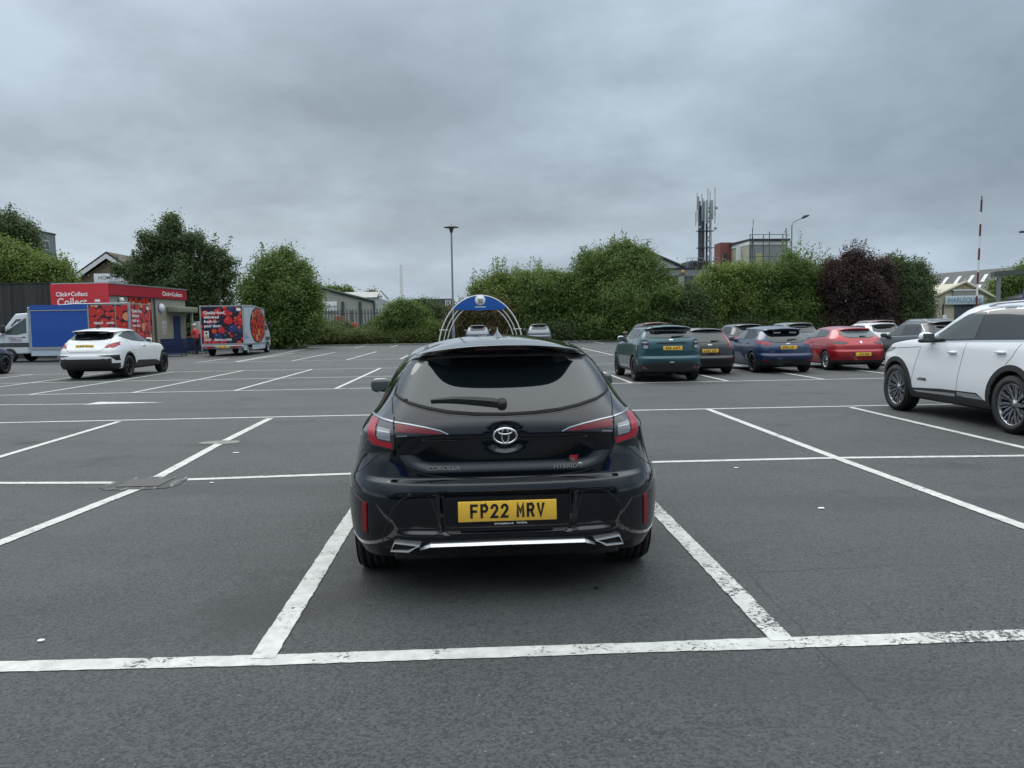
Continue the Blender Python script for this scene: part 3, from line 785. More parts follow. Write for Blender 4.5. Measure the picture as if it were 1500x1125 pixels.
# washer/hatch stopper, antenna fin, roof grooves
m = MB(); m.bevbox((-.010, 0, -.016), (.010, .008, .016), .004); o = m.build('trim_button', PLASTIC, HB); l_, n_ = SH.hit('rear', -.545, 1.075); o.location = l_+n_*.002
m = MB()
rz = SH.hit('top', 0, 1.02)[0].z
prof = [(0.80, 0), (.92, .012), (1.0, .040), (1.035, .062), (1.06, .060), (1.08, .02), (1.10, 0)]
vs = []; fs = []
for y, h in prof:
    hw = .020 if h < .02 else (.010 if h < .05 else .004)
    zb = SH.hit('top', 0, y)[0].z-.004
    vs += [(-hw*1.9, y, zb), (-hw, y, zb+h*.6+.004), (0, y, zb+h+.006), (hw, y, zb+h*.6+.004), (hw*1.9, y, zb)]
for i in range(len(prof)-1):
    for k in range(4): fs.append((i*5+k, i*5+k+1, i*5+6+k, i*5+5+k))
m.add(vs, fs, True); m.build('antenna_fin', P_BLACK, HB)
for s_ in (-1, 1):
    ribbon('roof_groove', SH, [(s_*.455, .72), (s_*.475, 1.2), (s_*.49, 2.1)], 'top', .022, PLASTIC, HB, off=.0015)
ribbon('spoiler_seam', SH, [(-.50,.66),(-.44,.70),(-.36,.76),(-.2,.82),(0,.84),(.2,.82),(.36,.76),(.44,.70),(.50,.66)], 'top', .005, ARCHBLK, HB, off=.0012, step=.05)
ribbon('spoiler_seam', SH, [(-.40,.47),(-.2,.445),(0,.44),(.2,.445),(.40,.47)], 'top', .003, ARCHBLK, HB, off=.0012, step=.05)
# side windows, mirrors, door gaps, arch lips, fuel flap
for s_, ax in ((-1, 'left'), (1, 'right')):
    dlo = [(.98,1.055),(2.95,.985),(2.75,1.10),(2.35,1.315),(1.6,1.345),(1.12,1.30),(.86,1.18)]
    patch('window_trim', SH, smooth_poly(dlo, 1), ax, GLOSSBLK, HB, off=.002, thick=.006, step=.08)
    patch('side_window', SH, [(1.10,1.075),(1.78,1.035),(1.74,1.318),(1.32,1.305)], ax, DGLASS, HB, off=.004, thick=.005, step=.08)
    patch('side_window', SH, [(1.90,1.03),(2.78,.99),(2.66,1.11),(2.32,1.295),(1.84,1.32)], ax, MGLASS, HB, off=.004, thick=.005, step=.08)
    ribbon('panel_gap', SH, [(1.84,1.0),(1.84,.40)], ax, .006, ARCHBLK, HB); ribbon('panel_gap', SH, [(2.92,.98),(2.95,.40)], ax, .006, ARCHBLK, HB)
    ribbon('panel_gap', SH, [(.95,1.0),(1.05,.85),(1.15,.62),(1.17,.35)], ax, .006, ARCHBLK, HB)
    m = MB(); m.bevbox((-.085, -.05, -.06), (.085, .05, .06), .045); m.box((-.15 if s_ > 0 else .05, -.02, -.06), (-.05 if s_ > 0 else .15, .03, -.03))
    mi = m.build('door_mirror', P_BLACK, HB); mi.location = (s_*.945, 2.62, 1.0)
    m = MB(); m.bevbox((-.065, -.055, -.04), (.065, -.048, .04), .003); m.build('mirror_glass', MGLASS, mi)
    arc = [(.795+.395*math.cos(a), .325+.395*math.sin(a)) for a in np.linspace(R(-12), R(192), 30)]
    ribbon('arch_lip', SH, arc, ax, .012, GLOSSBLK, HB, off=.004, step=.05)
    if s_ < 0:
        cf_ = [(.70+.075*math.cos(a), .80+.065*math.sin(a)) for a in np.linspace(0, 2*PI, 20)[:-1]]
        ribbon('fuel_flap', SH, cf_, ax, .004, ARCHBLK, HB, closed=True)
# exhaust and rear valance underneath
m = MB(); m.bevbox((-.62, .14, .215), (.62, .50, .30), .02); m.build('lower_valance', PLASTIC, HB)
m = MB(); m.bevbox((-.62, .5, .17), (.62, 3.9, .215), .02); m.tube([(-.62, .795, .30), (.62, .795, .30)], .03); m.bevbox((-.45, .20, .19), (.10, .42, .27), .04); m.build('underbody', ARCHBLK, HB)
# ------------------------------------------------------------------ ground, car park, markings
def b_grass(t, b):
    q = NT(t); v = q.coord('Object'); n = q.noise(v, .25, 6, .6); n2 = q.noise(v, 6, 4, .7)
    q.l(q.ramp(q.math('ADD', q.math('MULTIPLY', n, .6), q.math('MULTIPLY', n2, .4)), [(.35, (.030, .045, .018)), (.7, (.075, .085, .035))]), b.inputs['Base Color'])
m = MB(); N_ = 48
m.add([(0, 0, -.10)]+[(3500*math.cos(2*PI*i/N_), 3500*math.sin(2*PI*i/N_), -.10) for i in range(N_)], [(0, 1+i, 1+(i+1) % N_) for i in range(N_)])
tag(m.build('ground', mat('rough grass', rough=.9, build=b_grass)), kind='structure')
KY = 62.0
m = MB(); m.box((-60, -12, -.4), (60, KY, 0)); tag(m.build('car_park', A_), kind='structure')
def b_conc(t, b):
    q = NT(t); v = q.coord('Object'); n = q.noise(v, 3, 5, .6)
    q.l(q.ramp(n, [(.3, (.13, .125, .11)), (.7, (.24, .23, .21))]), b.inputs['Base Color'])
CONC = mat('concrete', rough=.85, build=b_conc)
m = MB()
for i in range(120):
    x = -60+i; m.bevbox((x+.006, KY, -.2), (x+.994, KY+.15, .11), .012)
tag(m.build('kerb', CONC), kind='structure')
m = MB(); m.box((-60, KY+.15, -.3), (60, KY+9, .07)); tag(m.build('planting_bed', mat('bed soil', rough=.95, build=b_dirty((.045, .040, .028), .8, 2, (.02, .03, .012)))), kind='structure')
rng = random.Random(5)
Z1 = .004
def line(a, b, w, m_, name='bay_line', jag=.0035, z=Z1):
    a = Vector((a[0], a[1])); b = Vector((b[0], b[1])); d = b-a; L_ = d.length; d.normalize(); n_ = Vector((-d.y, d.x))
    st = .04 if min(a.y, b.y) < 10 else .25; k = max(2, int(L_/st)); k = min(k, 400)
    vs = []; fs = []
    for i in range(k+1):
        p = a.lerp(b, i/k)
        for s_ in (-1, 1):
            q_ = p+n_*s_*(w/2+rng.uniform(-jag, jag)); vs.append((q_.x, q_.y, z))
        if i: fs.append((2*i-2, 2*i, 2*i+1, 2*i-1))
    mm = MB(); mm.add(vs, fs); return mm, name, m_
def paint(*segs, name='bay_line', m_=PAINT, z=Z1, w=.1):
    out = MB()
    for s_ in segs:
        a, b = s_[0], s_[1]; mm, _, _ = line(a, b, s_[2] if len(s_) > 2 else w, m_, z=z); out.add(mm.v, mm.f)
    o = out.build(name, m_); tag(o, kind='structure'); return o
def G(u, v): p = gnd(u, v); return (p.x, p.y)
def ext(a, b, k0, k1):
    a = Vector(a); b = Vector(b); d = b-a; return tuple(a+d*k0), tuple(a+d*k1)
# nearest transverse line
paint((G(-420, 988), G(384, 968), .115), name='bay_line'); paint((G(384, 968), G(1010, 947), .115), name='bay_line')
paint((G(1010, 947), G(1490, 931), .125), (G(1490, 931), G(1900, 918), .125), m_=PAINTW)
paint(ext(G(384, 966), G(510, 766), -.0, 2.35), w=.115, z=.0062); paint(ext(G(1147, 940), G(966, 752), 0.0, 2.5), w=.115, z=.0062, m_=PAINTW)
# next transverse line, broken by the patch round the manhole
paint((G(-300, 708.5), G(172, 707.5)), (G(254, 703.5), G(535, 693.5))); paint((G(535, 693.5), G(965, 677)), (G(965, 677), G(1225, 671)), (G(1225, 671), G(1490, 668)), (G(1490, 668), G(1900, 661)))
paint((G(-200, 872), G(0, 796)), (G(0, 796), G(197, 718)), z=.0062, w=.11); paint((G(232, 699), G(322, 650)), (G(330, 646), G(396, 613)), z=.0062, w=.11)
paint(ext(G(2, 669), G(174, 618), -1.2, 1), z=.0062); paint((G(1038, 600), G(1222, 670)), (G(1222, 670), G(1490, 768.5)), ext(G(1222, 670), G(1490, 768.5), 1, 1.6), z=.0062, w=.105)
paint(ext(G(1246, 597), G(1490, 654), 0, 2), z=.0062)
for k in (-3, -4, -5): paint(((-1.0+2.4*k, 3.6), (-1.0+2.4*k, 13.1)), z=.0062)
for k in (4, 5): paint(((-1.0+2.4*k, 3.6), (-1.0+2.4*k, 13.1)), z=.0062)
# third transverse line (edge of the lane)
paint((G(-300, 625), G(5, 619.5)), (G(5, 619.5), G(520, 608.5)), (G(520, 608.5), G(945, 601)), (G(945, 601), G(1300, 594)), (G(1300, 594), G(1800, 584)))
# lane arrow
ya = gnd(130, 591).y
paint((G(-40, 593.5), G(125, 592), .09))
a0 = G(122, 593.0); a1 = G(145, 588.8); a2 = G(243, 589.6); m = MB(); m.add([(a0[0], a0[1], Z1), (a2[0], a2[1], Z1), (a1[0], a1[1], Z1)], [(0, 1, 2)]); tag(m.build('lane_arrow', PAINT), kind='structure')
# far bays across the lane
YD, YE, YF = 19.45, 23.9, 28.6
paint(((-40, YD), (40, YD))); paint(((-40, YE), (40, YE))); paint(((-40, YF), (40, YF)))
for k in range(-14, 15): paint(((-1.02+2.4*k, YD), (-1.02+2.4*k, YF)), z=.0062)
YG, YH, YI = 36.0, 41.5, 47
paint(((-12, YG), (40, YG)), ((-12, YH), (40, YH)))
for k in range(-4, 15): paint(((-1.02+2.4*k, YG), (-1.02+2.4*k, YI)), z=.0062)
paint((G(288, 531), G(335, 525)), (G(345, 530), G(455, 510)))
for k in range(3, 22): paint(((-13.0+2.5*k-3, YI+9.2), (-13.0+2.5*k-3, KY-.1)), z=.0062)
# manhole patch, covers and scraps of litter
def b_patch(t, b):
    q = NT(t); v = q.coord('Object'); n = q.noise(v, 8, 5, .7); n2 = q.noise(v, 1.4, 3, .6)
    wv = q.n('ShaderNodeTexWave', wave_type='BANDS'); wv.inputs['Scale'].default_value = 2.2; wv.inputs['Distortion'].default_value = 6; wv.inputs['Detail'].default_value = 3; q.l(v, wv.inputs[0])
    c = q.ramp(n, [(.3, (.020, .021, .022)), (.8, (.055, .056, .056))])
    q.l(q.mix(q.ramp(wv.outputs['Fac'], [(.90, g3(0)), (.97, g3(.55))]), c, (.22, .22, .21)), b.inputs['Base Color']); q.bump(n, .6, .01, b)
def blob(cx_, cy_, rx, ry, n=28, jag=.12, seed=1, sq=.6):
    r_ = random.Random(seed); P = []
    for i in range(n):
        a = 2*PI*i/n; c, s_ = math.cos(a), math.sin(a); k = 1+r_.uniform(-jag, jag)
        P.append((cx_+rx*k*math.copysign(abs(c)**sq, c), cy_+ry*k*math.copysign(abs(s_)**sq, s_)))
    return P
c = G(214, 708); m = MB(); m.prism(blob(c[0], c[1], .36, .33, 30, .06, 3), 0, .006); pt = m.build('asphalt_patch', mat('tar patch', rough=.7, build=b_patch)); tag(pt, kind='structure')
m = MB(); m.box((c[0]-.21, c[1]-.20, .004), (c[0]+.20, c[1]+.20, .012))
mh = m.build('manhole_cover', mat('cast iron', (.05, .05, .05), .5, .6, build=b_dirty((.06, .06, .06), .6, 12, (.02, .02, .02))))
tag(mh, 'square iron manhole cover in a dark tar patch where two bay lines cross', 'manhole cover')
c = G(322, 648.5); m = MB(); m.prism(blob(c[0], c[1], .26, .16, 24, .10, 9, .8), 0, .0075)
tag(m.build('drain_cover', mat('worn concrete cover', rough=.8, build=b_dirty((.25, .24, .21), .9, 9, (.05, .05, .045)))), 'small round drain cover with broken pale surround on the bay line', 'drain cover')
lit = [(60, 940, .022), (1203, 745.5, .04), (1078, 686, .03), (345, 664, .05), (310, 708, .03), (1268, 854, .012), (873, 863, .02), (50, 694, .03), (1311, 666, .02)]
for i, (u, v_, s_) in enumerate(lit):
    if i in (5, 7, 8): continue
    p = gnd(u, v_); s_ *= .62; m = MB(); m.prism(blob(0, 0, s_*1.1, s_*.8, 9, .3, i+20, .9), .0, .005); o = m.build('litter_scrap', WHTTXT if i != 6 else BLKTXT); o.location = (p.x, p.y, .005)
    lab = ['small white disc of litter on the asphalt in the near left bay', 'crumpled white scrap of paper in the bay right of the black hatchback', 'white scrap beside the bay line right of the black hatchback', 'white scrap of litter near the round drain cover', 'white fleck of litter in front of the manhole patch',
           'tiny white chip on the asphalt in the near right bay', 'dark scrap of debris behind the black hatchback', 'white fleck of litter left of the manhole patch', 'white fleck of litter near the white car at right'][i]
    tag(o, lab, 'litter')
# ------------------------------------------------------------------ the other cars
def rp(yr, w, cr_, e=.0):
    return [(0, yr), (.44*w, yr+.012+e), (.76*w, yr+.28*cr_+e), (.93*w, yr+.80*cr_), (w, yr+1.7*cr_)]
def car_rings(L, W, H, ra, fa, belt, hood, cowl, wst, yr, tw=.58, floor=.22, bz=.68, lipw=.82, cr_=.28, nose=.62, rr=None, fb=1.0):
    w = W/2; ys = (ra, ra+(fa-ra)*.27, ra+(fa-ra)*.54, ra+(fa-ra)*.8, fa)
    lo, bu, ta, ba, gm, gt, li = yr
    z0 = belt+.02; z3 = H-.115; zm = (z0+z3)/2
    def rg(zr, zs, zf, y, ww, yf, cf, gh=False, c=cr_, fw=1.0): return ring(zr, zs, zf, rp(y, ww, c), ww, yf, cf if gh else cf*.72, 1 if gh else ys, 1.0)
    rr = rr or (H-.05)
    RG = [
     [(0, q[1], floor) for q in rg(floor, floor, floor, lo+.3, w-.13, L-.32, .6)],
     rg(floor, floor-.01, floor, lo+.22, w-.12, L-.30, .6),
     rg(floor+.03, floor, floor+.02, lo+.05, w-.05, L-.10, .75),
     rg(.34, .33, .33, lo+.01, w-.02, L-.03, .8),
     rg(.47, .48, .47, bu, w, L, .85),
     rg(bz-.07, .62, nose-.04, bu, w, L-.01, .85),
     rg(bz, .70, nose+.03, bu+.04, w-.006, L-.05*fb, .85),
     rg((bz+belt)/2-.02, .80, hood-.17, ta, w-.018, L-.15*fb, .8),
     rg(belt-.09, belt-.08, hood-.05, ta*.5+ba*.5, w-.045, L-.55*fb, .6),
     rg(belt, belt-.02, hood, ba, w-.075, cowl+.25, .4),
     rg(z0+.03, z0+.02, hood+.04, ba+.03, w-.10, cowl, -.30, True, cr_*.9, 1),
     rg(zm, zm, zm-.02, gm, (w-.10)*.5+tw*.5+.02, (cowl+wst)/2+.02, -.30, True, cr_*.85, 1),
     rg(z3, z3+.02, z3-.01, gt, tw+.03, wst+.15, -.28, True, cr_*.8, 1),
     rg(rr-.012, H-.06, H-.07, li, tw*lipw+.09, wst+.05, -.25, True, cr_*.8, 1),
     rg(rr+.012, H-.028, H-.045, li+.004, tw*lipw+.035, wst, -.22, True, cr_*.8, 1),
     [(x*.55, y, z) for x, y, z in rg(rr+.022, H-.005, H-.03, li+.12, tw*.95, wst-.06, -.15, True, cr_*.8, 1)],
     [(0, y, z) for x, y, z in rg(rr+.028, H, H-.02, li+.22, tw*.9, wst-.12, -.1, True, cr_*.8, 1)]]
    for _k, _d in ((12, .5), (13, 1), (14, 1), (15, .7)): RG[_k] = [(x, y, z-.035*_d*(abs(x)/.52)**2.4) for x, y, z in RG[_k]]
    return RG
def clipy(poly, lo, hi):
    for ax, v, sg in ((0, lo, 1), (0, hi, -1)):
        out = []; n = len(poly)
        for i in range(n):
            a, b = poly[i], poly[(i+1) % n]; ia = (a[0]-v)*sg >= 0; ib = (b[0]-v)*sg >= 0
            if ia: out.append(a)
            if ia != ib:
                t = (v-a[0])/(b[0]-a[0]); out.append((v, a[1]+t*(b[1]-a[1])))
        poly = out
        if not poly: return []
    return poly
def make_car(pos, label, cfg, rot=0.0, scale=1.0, group=None):
    root = empty('parked_car', (pos[0], pos[1], 0), (0, 0, R(rot)), None, scale); tag(root, label, 'car', group)
    g = cfg['geo']; rings = car_rings(**g); sub = cfg.get('sub', 3)
    r = cfg.get('wr', .33); ra, fa, W = g['ra'], g['fa'], g['W']
    ar = r+cfg.get('ag', .045); arches = [(ra, r+.005, ar, W/2-.20), (fa, r+.005, ar, W/2-.20)]
    crz = {2: .4, 5: (lambda k: .4 if k <= 3 else .1), 6: (lambda k: .5 if k <= 3 else .05), 8: (lambda k: .25), 13: (lambda k: .85 if k <= 4 else .2), 14: (lambda k: .3 if k <= 3 else 0)}
    crz.update(cfg.get('crease', {}))
    me, S = body_mesh(rings, crz, arches, sub, cfg.get('disp'))
    split_body(me, arches, cfg.get('clad'), cfg['paint'], PLASTIC, root)
    put_wheels(root, ra, fa, W/2-.125, r, cfg.get('tw_', .22), cfg.get('rimr', .235), cfg.get('wheel', (5, .15)), cfg['key'], cfg.get('rm', SILVER), cfg.get('rm2', GLOSSBLK))
    st = .09 if sub < 3 else .07
    for side, s_ in (('left', -1), ('right', 1)):
        if side not in cfg.get('sides', ('left', 'right')): continue
        dlo = cfg['dlo']; patch('window_trim', S, dlo, side, GLOSSBLK, root, off=.002, thick=.006, step=st)
        inner = inset_poly(dlo, .028); cuts = cfg['cuts']
        for i in range(len(cuts)-1):
            q = clipy(inner, cuts[i]+.03, cuts[i+1]-.03)
            if len(q) > 2: patch('side_window', S, q, side, cfg.get('sglass', [DGLASS, MGLASS])[1 if i == len(cuts)-2 else 0], root, off=.005, thick=.005, step=st)
        if cfg.get('chrome_dlo'): ribbon('chrome_strip', S, inset_poly(dlo, -.008), side, .016, CHROME, root, off=.006, step=.06, closed=True)
        if sub >= 3:
            for gp in cfg.get('gaps', []): ribbon('panel_gap', S, gp, side, .007, ARCHBLK, root, step=.05)
            for (hy, hz) in cfg.get('handles', []):
                p, n_ = S.hit(side, hy, hz); m = MB(); m.bevbox((-.012, -.095, -.014), (.030, .095, .012), .010); h = m.build('door_handle', cfg.get('handle_mat', cfg['paint']), root)
                h.location = p+n_*.012; h.rotation_euler = (0, 0, 0 if s_ > 0 else PI)
                m = MB(); 
        if 'mirror' in cfg:
            my, mz = cfg['mirror']; p, _ = S.hit(side, my, mz)
            m = MB(); m.bevbox((-.02, -.07, -.075), (.19, .07, .075), .062); m.box((-.07, -.03, -.08), (.03, .03, -.045))
            mi = m.build('door_mirror', cfg.get('mirror_mat', cfg['paint']), root); mi.location = (p.x+s_*.05, my, mz); 
            if s_ < 0: mi.scale = (-1, 1, 1)
            m = MB(); m.bevbox((.0, -.078, -.05), (.17, -.068, .055), .005); m.build('mirror_glass', MGLASS, mi)
            if cfg.get('two_tone'): m = MB(); m.bevbox((-.015, -.074, -.078), (.185, .05, -.022), .02); m.build('mirror_base', PLASTIC, mi)
        if cfg.get('arch_trim'):
            aw = cfg['arch_trim']
            for ay in (ra, fa):
                P1 = [(ay+(ar+.003)*math.cos(a), r+.005+(ar+.003)*math.sin(a)) for a in np.linspace(R(-8), R(188), 26)]
                P2 = [(ay+(ar+aw)*math.cos(a), r+.005+(ar+aw*1.0)*math.sin(a)) for a in np.linspace(R(188), R(-8), 26)]
                patch('arch_trim', S, P1+P2, side, PLASTIC, root, off=.008, thick=.05, step=.06)
        if cfg.get('rails'):
            y0, y1 = cfg['rails']; pp = []
            for k in range(11):
                t = k/10; y = y0+(y1-y0)*t; xx = s_*(g['tw']-.055); z = S.hit('top', xx, y)[0].z; pp.append((xx, y, z+.045*math.sin(PI*min(1, max(0, t)))**.4 if 0 < k < 10 else z))
            m = MB(); m.tube(pp, .014, 8); m.build('roof_rail', cfg.get('rail_mat', SILVER), root)
    gp = cfg.get('rear_glass')
    if gp:
        full = gp+[(-x, z) for x, z in gp[::-1] if x > 1e-6]
        patch('window_seal', S, full, 'rear', PLASTIC, root, off=.002, thick=.006, step=st)
        patch('rear_window', S, inset_poly(full, .015), 'rear', cfg.get('rglass', DGLASS), root, off=.005, thick=.006, step=st)
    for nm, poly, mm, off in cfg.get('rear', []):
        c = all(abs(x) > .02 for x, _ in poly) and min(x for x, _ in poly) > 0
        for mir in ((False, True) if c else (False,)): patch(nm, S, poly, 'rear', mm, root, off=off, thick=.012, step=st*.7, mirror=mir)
    for nm, poly, mm, off, sides in cfg.get('side', []):
        for sd in sides: patch(nm, S, poly, sd, mm, root, off=off, thick=.01, step=st*.7)
    for nm, pts, w_, mm in cfg.get('lines', []):
        for mir in (False, True): ribbon(nm, S, pts, 'rear', w_, mm, root, off=.003, mirror=mir, step=.05)
    # windscreen
    if cfg.get('ws', True):
        hb_, ht = g['hood']+.07, g['H']-.12; w0 = W/2-.22; w1 = g['tw']-.02
        patch('windscreen', S, [(-w0, hb_), (w0, hb_), (w1, ht), (-w1, ht)], 'front', MGLASS, root, off=.003, thick=.005, step=.1)
    if 'plate' in cfg and cfg['plate'][2]:
        x, z, t = cfg['plate']; plate(root, S, x, z, t, w=.51)
    if 'wiper' in cfg:
        x0, z0, x1, z1 = cfg['wiper']; m = MB()
        pts = [S.hit('rear', x0+(x1-x0)*k/4, z0+(z1-z0)*k/4) for k in range(5)]; m.tube([p+n_*.02 for p, n_ in pts], [.024, .020, .016, .012, .006], 6); m.build('rear_wiper', PLASTIC, root)
    if cfg.get('fin'):
        y = cfg['fin']; z = S.hit('top', 0, y)[0].z; m = MB()
        m.add([(-.02, y-.02, z-.005), (.02, y-.02, z-.005), (.02, y+.16, z-.005), (-.02, y+.16, z-.005), (0, y, z+.06), (0, y+.03, z+.06)], [(0, 1, 4), (1, 2, 5, 4), (2, 3, 5), (3, 0, 4, 5)]); m.build('antenna_fin', PLASTIC, root)
    if cfg.get('mast'):
        y = cfg['mast']; z = S.hit('top', 0, y)[0].z; m = MB(); m.tube([(0, y, z), (0, y-.12, z+.14)], .006, 6); m.build('antenna', PLASTIC, root)
    m = MB(); m.bevbox((-W/2+.22, .35, g.get('floor', .22)-.04), (W/2-.22, g['L']-.5, g.get('floor', .22)+.05), .02); m.build('underbody', ARCHBLK, root)
    return root, S
def badge_on(root, S, x, z, sx, sz, mm, axis='rear', name='emblem'):
    p, n_ = S.hit(axis, x, z); m = MB(); m.lathe([(0, .006), (.8, .006), (1, 0)], 20, n_.to_track_quat('Z', 'Y').to_matrix().to_4x4() @ Matrix.Diagonal((sx, sz, 1, 1)))
    o = m.build(name, mm, root); o.location = p; return o
P_WHITE = carpaint('white car paint', (.74, .75, .75), rough=.35)
P_PEARL = carpaint('pearl white car paint', (.80, .815, .825), rough=.30)
P_TEAL = carpaint('teal car paint', (.009, .066, .082), .35, .3)
P_BLK2 = carpaint('black metallic paint', (.010, .011, .013), .3, .2)
P_BLUE = carpaint('blue car paint', (.004, .021, .078), .15, .3)
P_NAVY = carpaint('navy car paint', (.006, .018, .050), .35, .3)
P_RED = carpaint('red car paint', (.38, .010, .018), .25, .3)
P_SILVER = carpaint('silver car paint', (.20, .215, .23), .6, .4)
P_GREY = carpaint('grey car paint', (.12, .125, .13), .5, .4)
P_MAROON = carpaint('maroon car paint', (.16, .022, .026), .3, .3)
# white crossover on the right, seen from its left side
XT = dict(key='xt', geo=dict(L=4.60, W=1.86, H=1.685, ra=1.10, fa=3.84, belt=1.13, hood=1.11, fb=.45, cowl=3.36, wst=2.52, yr=(.06, 0, .05, .10, .22, .38, .22), tw=.64, floor=.25, bz=.78, nose=.90),
  wr=.362, rimr=.262, tw_=.235, ag=.05, paint=P_PEARL, wheel='turbine', rm=mat('machined alloy', (.30, .31, .33), .25, .9), rm2=GLOSSBLK, sub=4,
  clad=lambda x, y, z: z < .335+.0*y, arch_trim=.075, handles=[(1.33, 1.0), (2.37, .965)], two_tone=True,
  dlo=[(.55, 1.24), (.62, 1.165), (1.0, 1.16), (2.0, 1.135), (2.94, 1.10), (2.99, 1.12), (2.86, 1.21), (2.62, 1.35), (2.36, 1.47), (2.12, 1.535), (1.6, 1.572), (1.1, 1.565), (.75, 1.50), (.55, 1.38)],
  cuts=[.5, .98, 1.95, 3.05], chrome_dlo=True, mirror=(2.92, 1.165), rails=(.55, 2.05), sides=('left', 'right'),
  gaps=[[(2.10, 1.10), (2.16, .80), (2.25, .34)], [(1.0, 1.12), (1.12, .95), (1.22, .85)], [(3.18, 1.04), (3.26, .8), (3.37, .50)], [(3.22, 1.02), (3.9, .98), (4.35, .88)]],
  side=[('headlamp', [(3.92, .995), (4.12, 1.00), (4.36, .96), (4.40, .90), (4.2, .91), (3.98, .95)], CLEARLENS, .008, ('left', 'right')),
        ('sill_strip', [(1.62, .372), (1.80, .428), (2.20, .428), (2.21, .385), (2.0, .372)], SILVER, .010, ('left',)),
        ('sill_strip', [(2.25, .405), (3.30, .372), (3.22, .352), (2.25, .362)], SILVER, .010, ('left',)),
        ('door_cladding', [(1.55, .335), (1.78, .450), (2.6, .440), (3.36, .40), (3.40, .33)], PLASTIC, .004, ('left',))],
  rear_glass=[(0, 1.20), (.5, 1.22), (.60, 1.25), (.54, 1.50), (0, 1.53)], rear=[('tail_lamp', [(.55, 1.0), (.85, 1.0), (.86, 1.12), (.55, 1.06)], REDLENS, .008)])
xt, SX = make_car((7.70, 8.72), 'large pearl white crossover with spoked alloys cut off at the right edge', XT, rot=-.2, scale=1.03)
o = text('side_badge', 'e-POWER', .055, rotM('Z', -90) @ REAR, BLKTXT, xt, extrude=.001, offset=.0015, shear=.2); p, _ = SX.hit('left', 3.08, .545); o.location = p+Vector((-.006, 0, 0))
m = MB(); m.lathe([(0, .055), (.045, .05), (.05, 0)], 20, rotM('Y', -90)); 
# white coupe-like crossover on the left
CH = dict(key='ch', geo=dict(L=4.38, W=1.72, H=1.50, ra=1.10, fa=3.84, belt=1.02, hood=.96, cowl=3.15, wst=2.30, yr=(.06, 0, .06, .22, .48, .78, .40), tw=.555, floor=.27, bz=.74, rr=1.405, lipw=.98, cr_=.32),
  wr=.335, rimr=.225, ag=.05, paint=P_WHITE, wheel=(5, .20), rm=DALLOY, rm2=GLOSSBLK, sub=4, rot=0,
  clad=lambda x, y, z: z < (.60 if y < .50 else (.30 if y < 1.9 else .34)) and not (y < .5 and x > .72 and z > .44+.0), arch_trim=.055,
  dlo=[(.86, 1.245), (1.10, 1.17), (1.6, 1.09), (2.2, 1.05), (2.98, 1.025), (2.80, 1.16), (2.50, 1.29), (2.15, 1.385), (1.75, 1.395), (1.3, 1.36)],
  cuts=[.8, 1.98, 3.1], mirror=(2.92, 1.08), handles=[(2.30, .93)], mast=None, fin=1.0, handle_mat=P_WHITE,
  gaps=[[(1.95, 1.05), (1.95, .80), (2.02, .45)], [(3.02, 1.02), (3.12, .8), (3.14, .48)], [(1.22, 1.10), (1.35, .9), (1.50, .72), (1.62, .5)]],
  side=[('tail_lamp', [(.30, .985), (.50, 1.045), (.74, 1.075), (.66, 1.02), (.45, .935), (.28, .90)], REDLENS, .012, ('left', 'right')),
        ('sill_trim', [(1.52, .40), (1.72, .50), (3.10, .46), (3.36, .40), (3.4, .27), (1.5, .27)], PLASTIC, .006, ('left', 'right'))],
  rear_glass=[(0, 1.12), (.35, 1.125), (.58, 1.15), (.60, 1.20), (.53, 1.36), (0, 1.385)],
  rear=[('spoiler_shade', [(-.52, 1.385), (.52, 1.385), (.50, 1.31), (.25, 1.285), (-.25, 1.285), (-.50, 1.31)], GLOSSBLK, .010),  # gloss black patch painted in as shade under the spoiler
        ('tail_lamp', [(.52, .92), (.60, .905), (.78, .98), (.86, 1.04), (.84, 1.09), (.72, 1.06), (.60, 1.0)], REDLENS, .012),
        ('bumper_vent', [(.40, .690), (.50, .672), (.70, .655), (.80, .54), (.84, .54), (.83, .70), (.60, .70)], GLOSSBLK, .008),
        ('bumper_corner', [(.56, .605), (.70, .47), (.86, .465), (.86, .33), (.5, .33), (.5, .605)], PLASTIC, .006)],
  lines=[('panel_gap', [(0, .80), (.4, .80), (.50, .86), (.56, .98), (.62, 1.12)], .007, ARCHBLK), ('tail_crease', [(0, 1.085), (.4, 1.08), (.55, 1.03)], .010, P_WHITE)],
  plate=(0, .945, 'LX17 WJJ'), wiper=(.05, 1.17, -.30, 1.15))
ch, SC = make_car((-11.87, 24.72), 'white coupe-like crossover with black sills standing before the blue-sided van', CH, rot=0.5, scale=1.06)
badge_on(ch, SC, 0, 1.055, .06, .04, CHROME)
for k in (-.30, 0, .30):
    pass
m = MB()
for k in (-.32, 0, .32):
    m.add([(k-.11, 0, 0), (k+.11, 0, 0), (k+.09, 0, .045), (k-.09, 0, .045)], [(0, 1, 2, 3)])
p, n_ = SC.hit('rear', 0, 1.33); o = m.build('spoiler_slots', mat('slot daylight grey', (.35, .37, .39), .5), ch); o.location = (0, p.y-.03, 1.315)
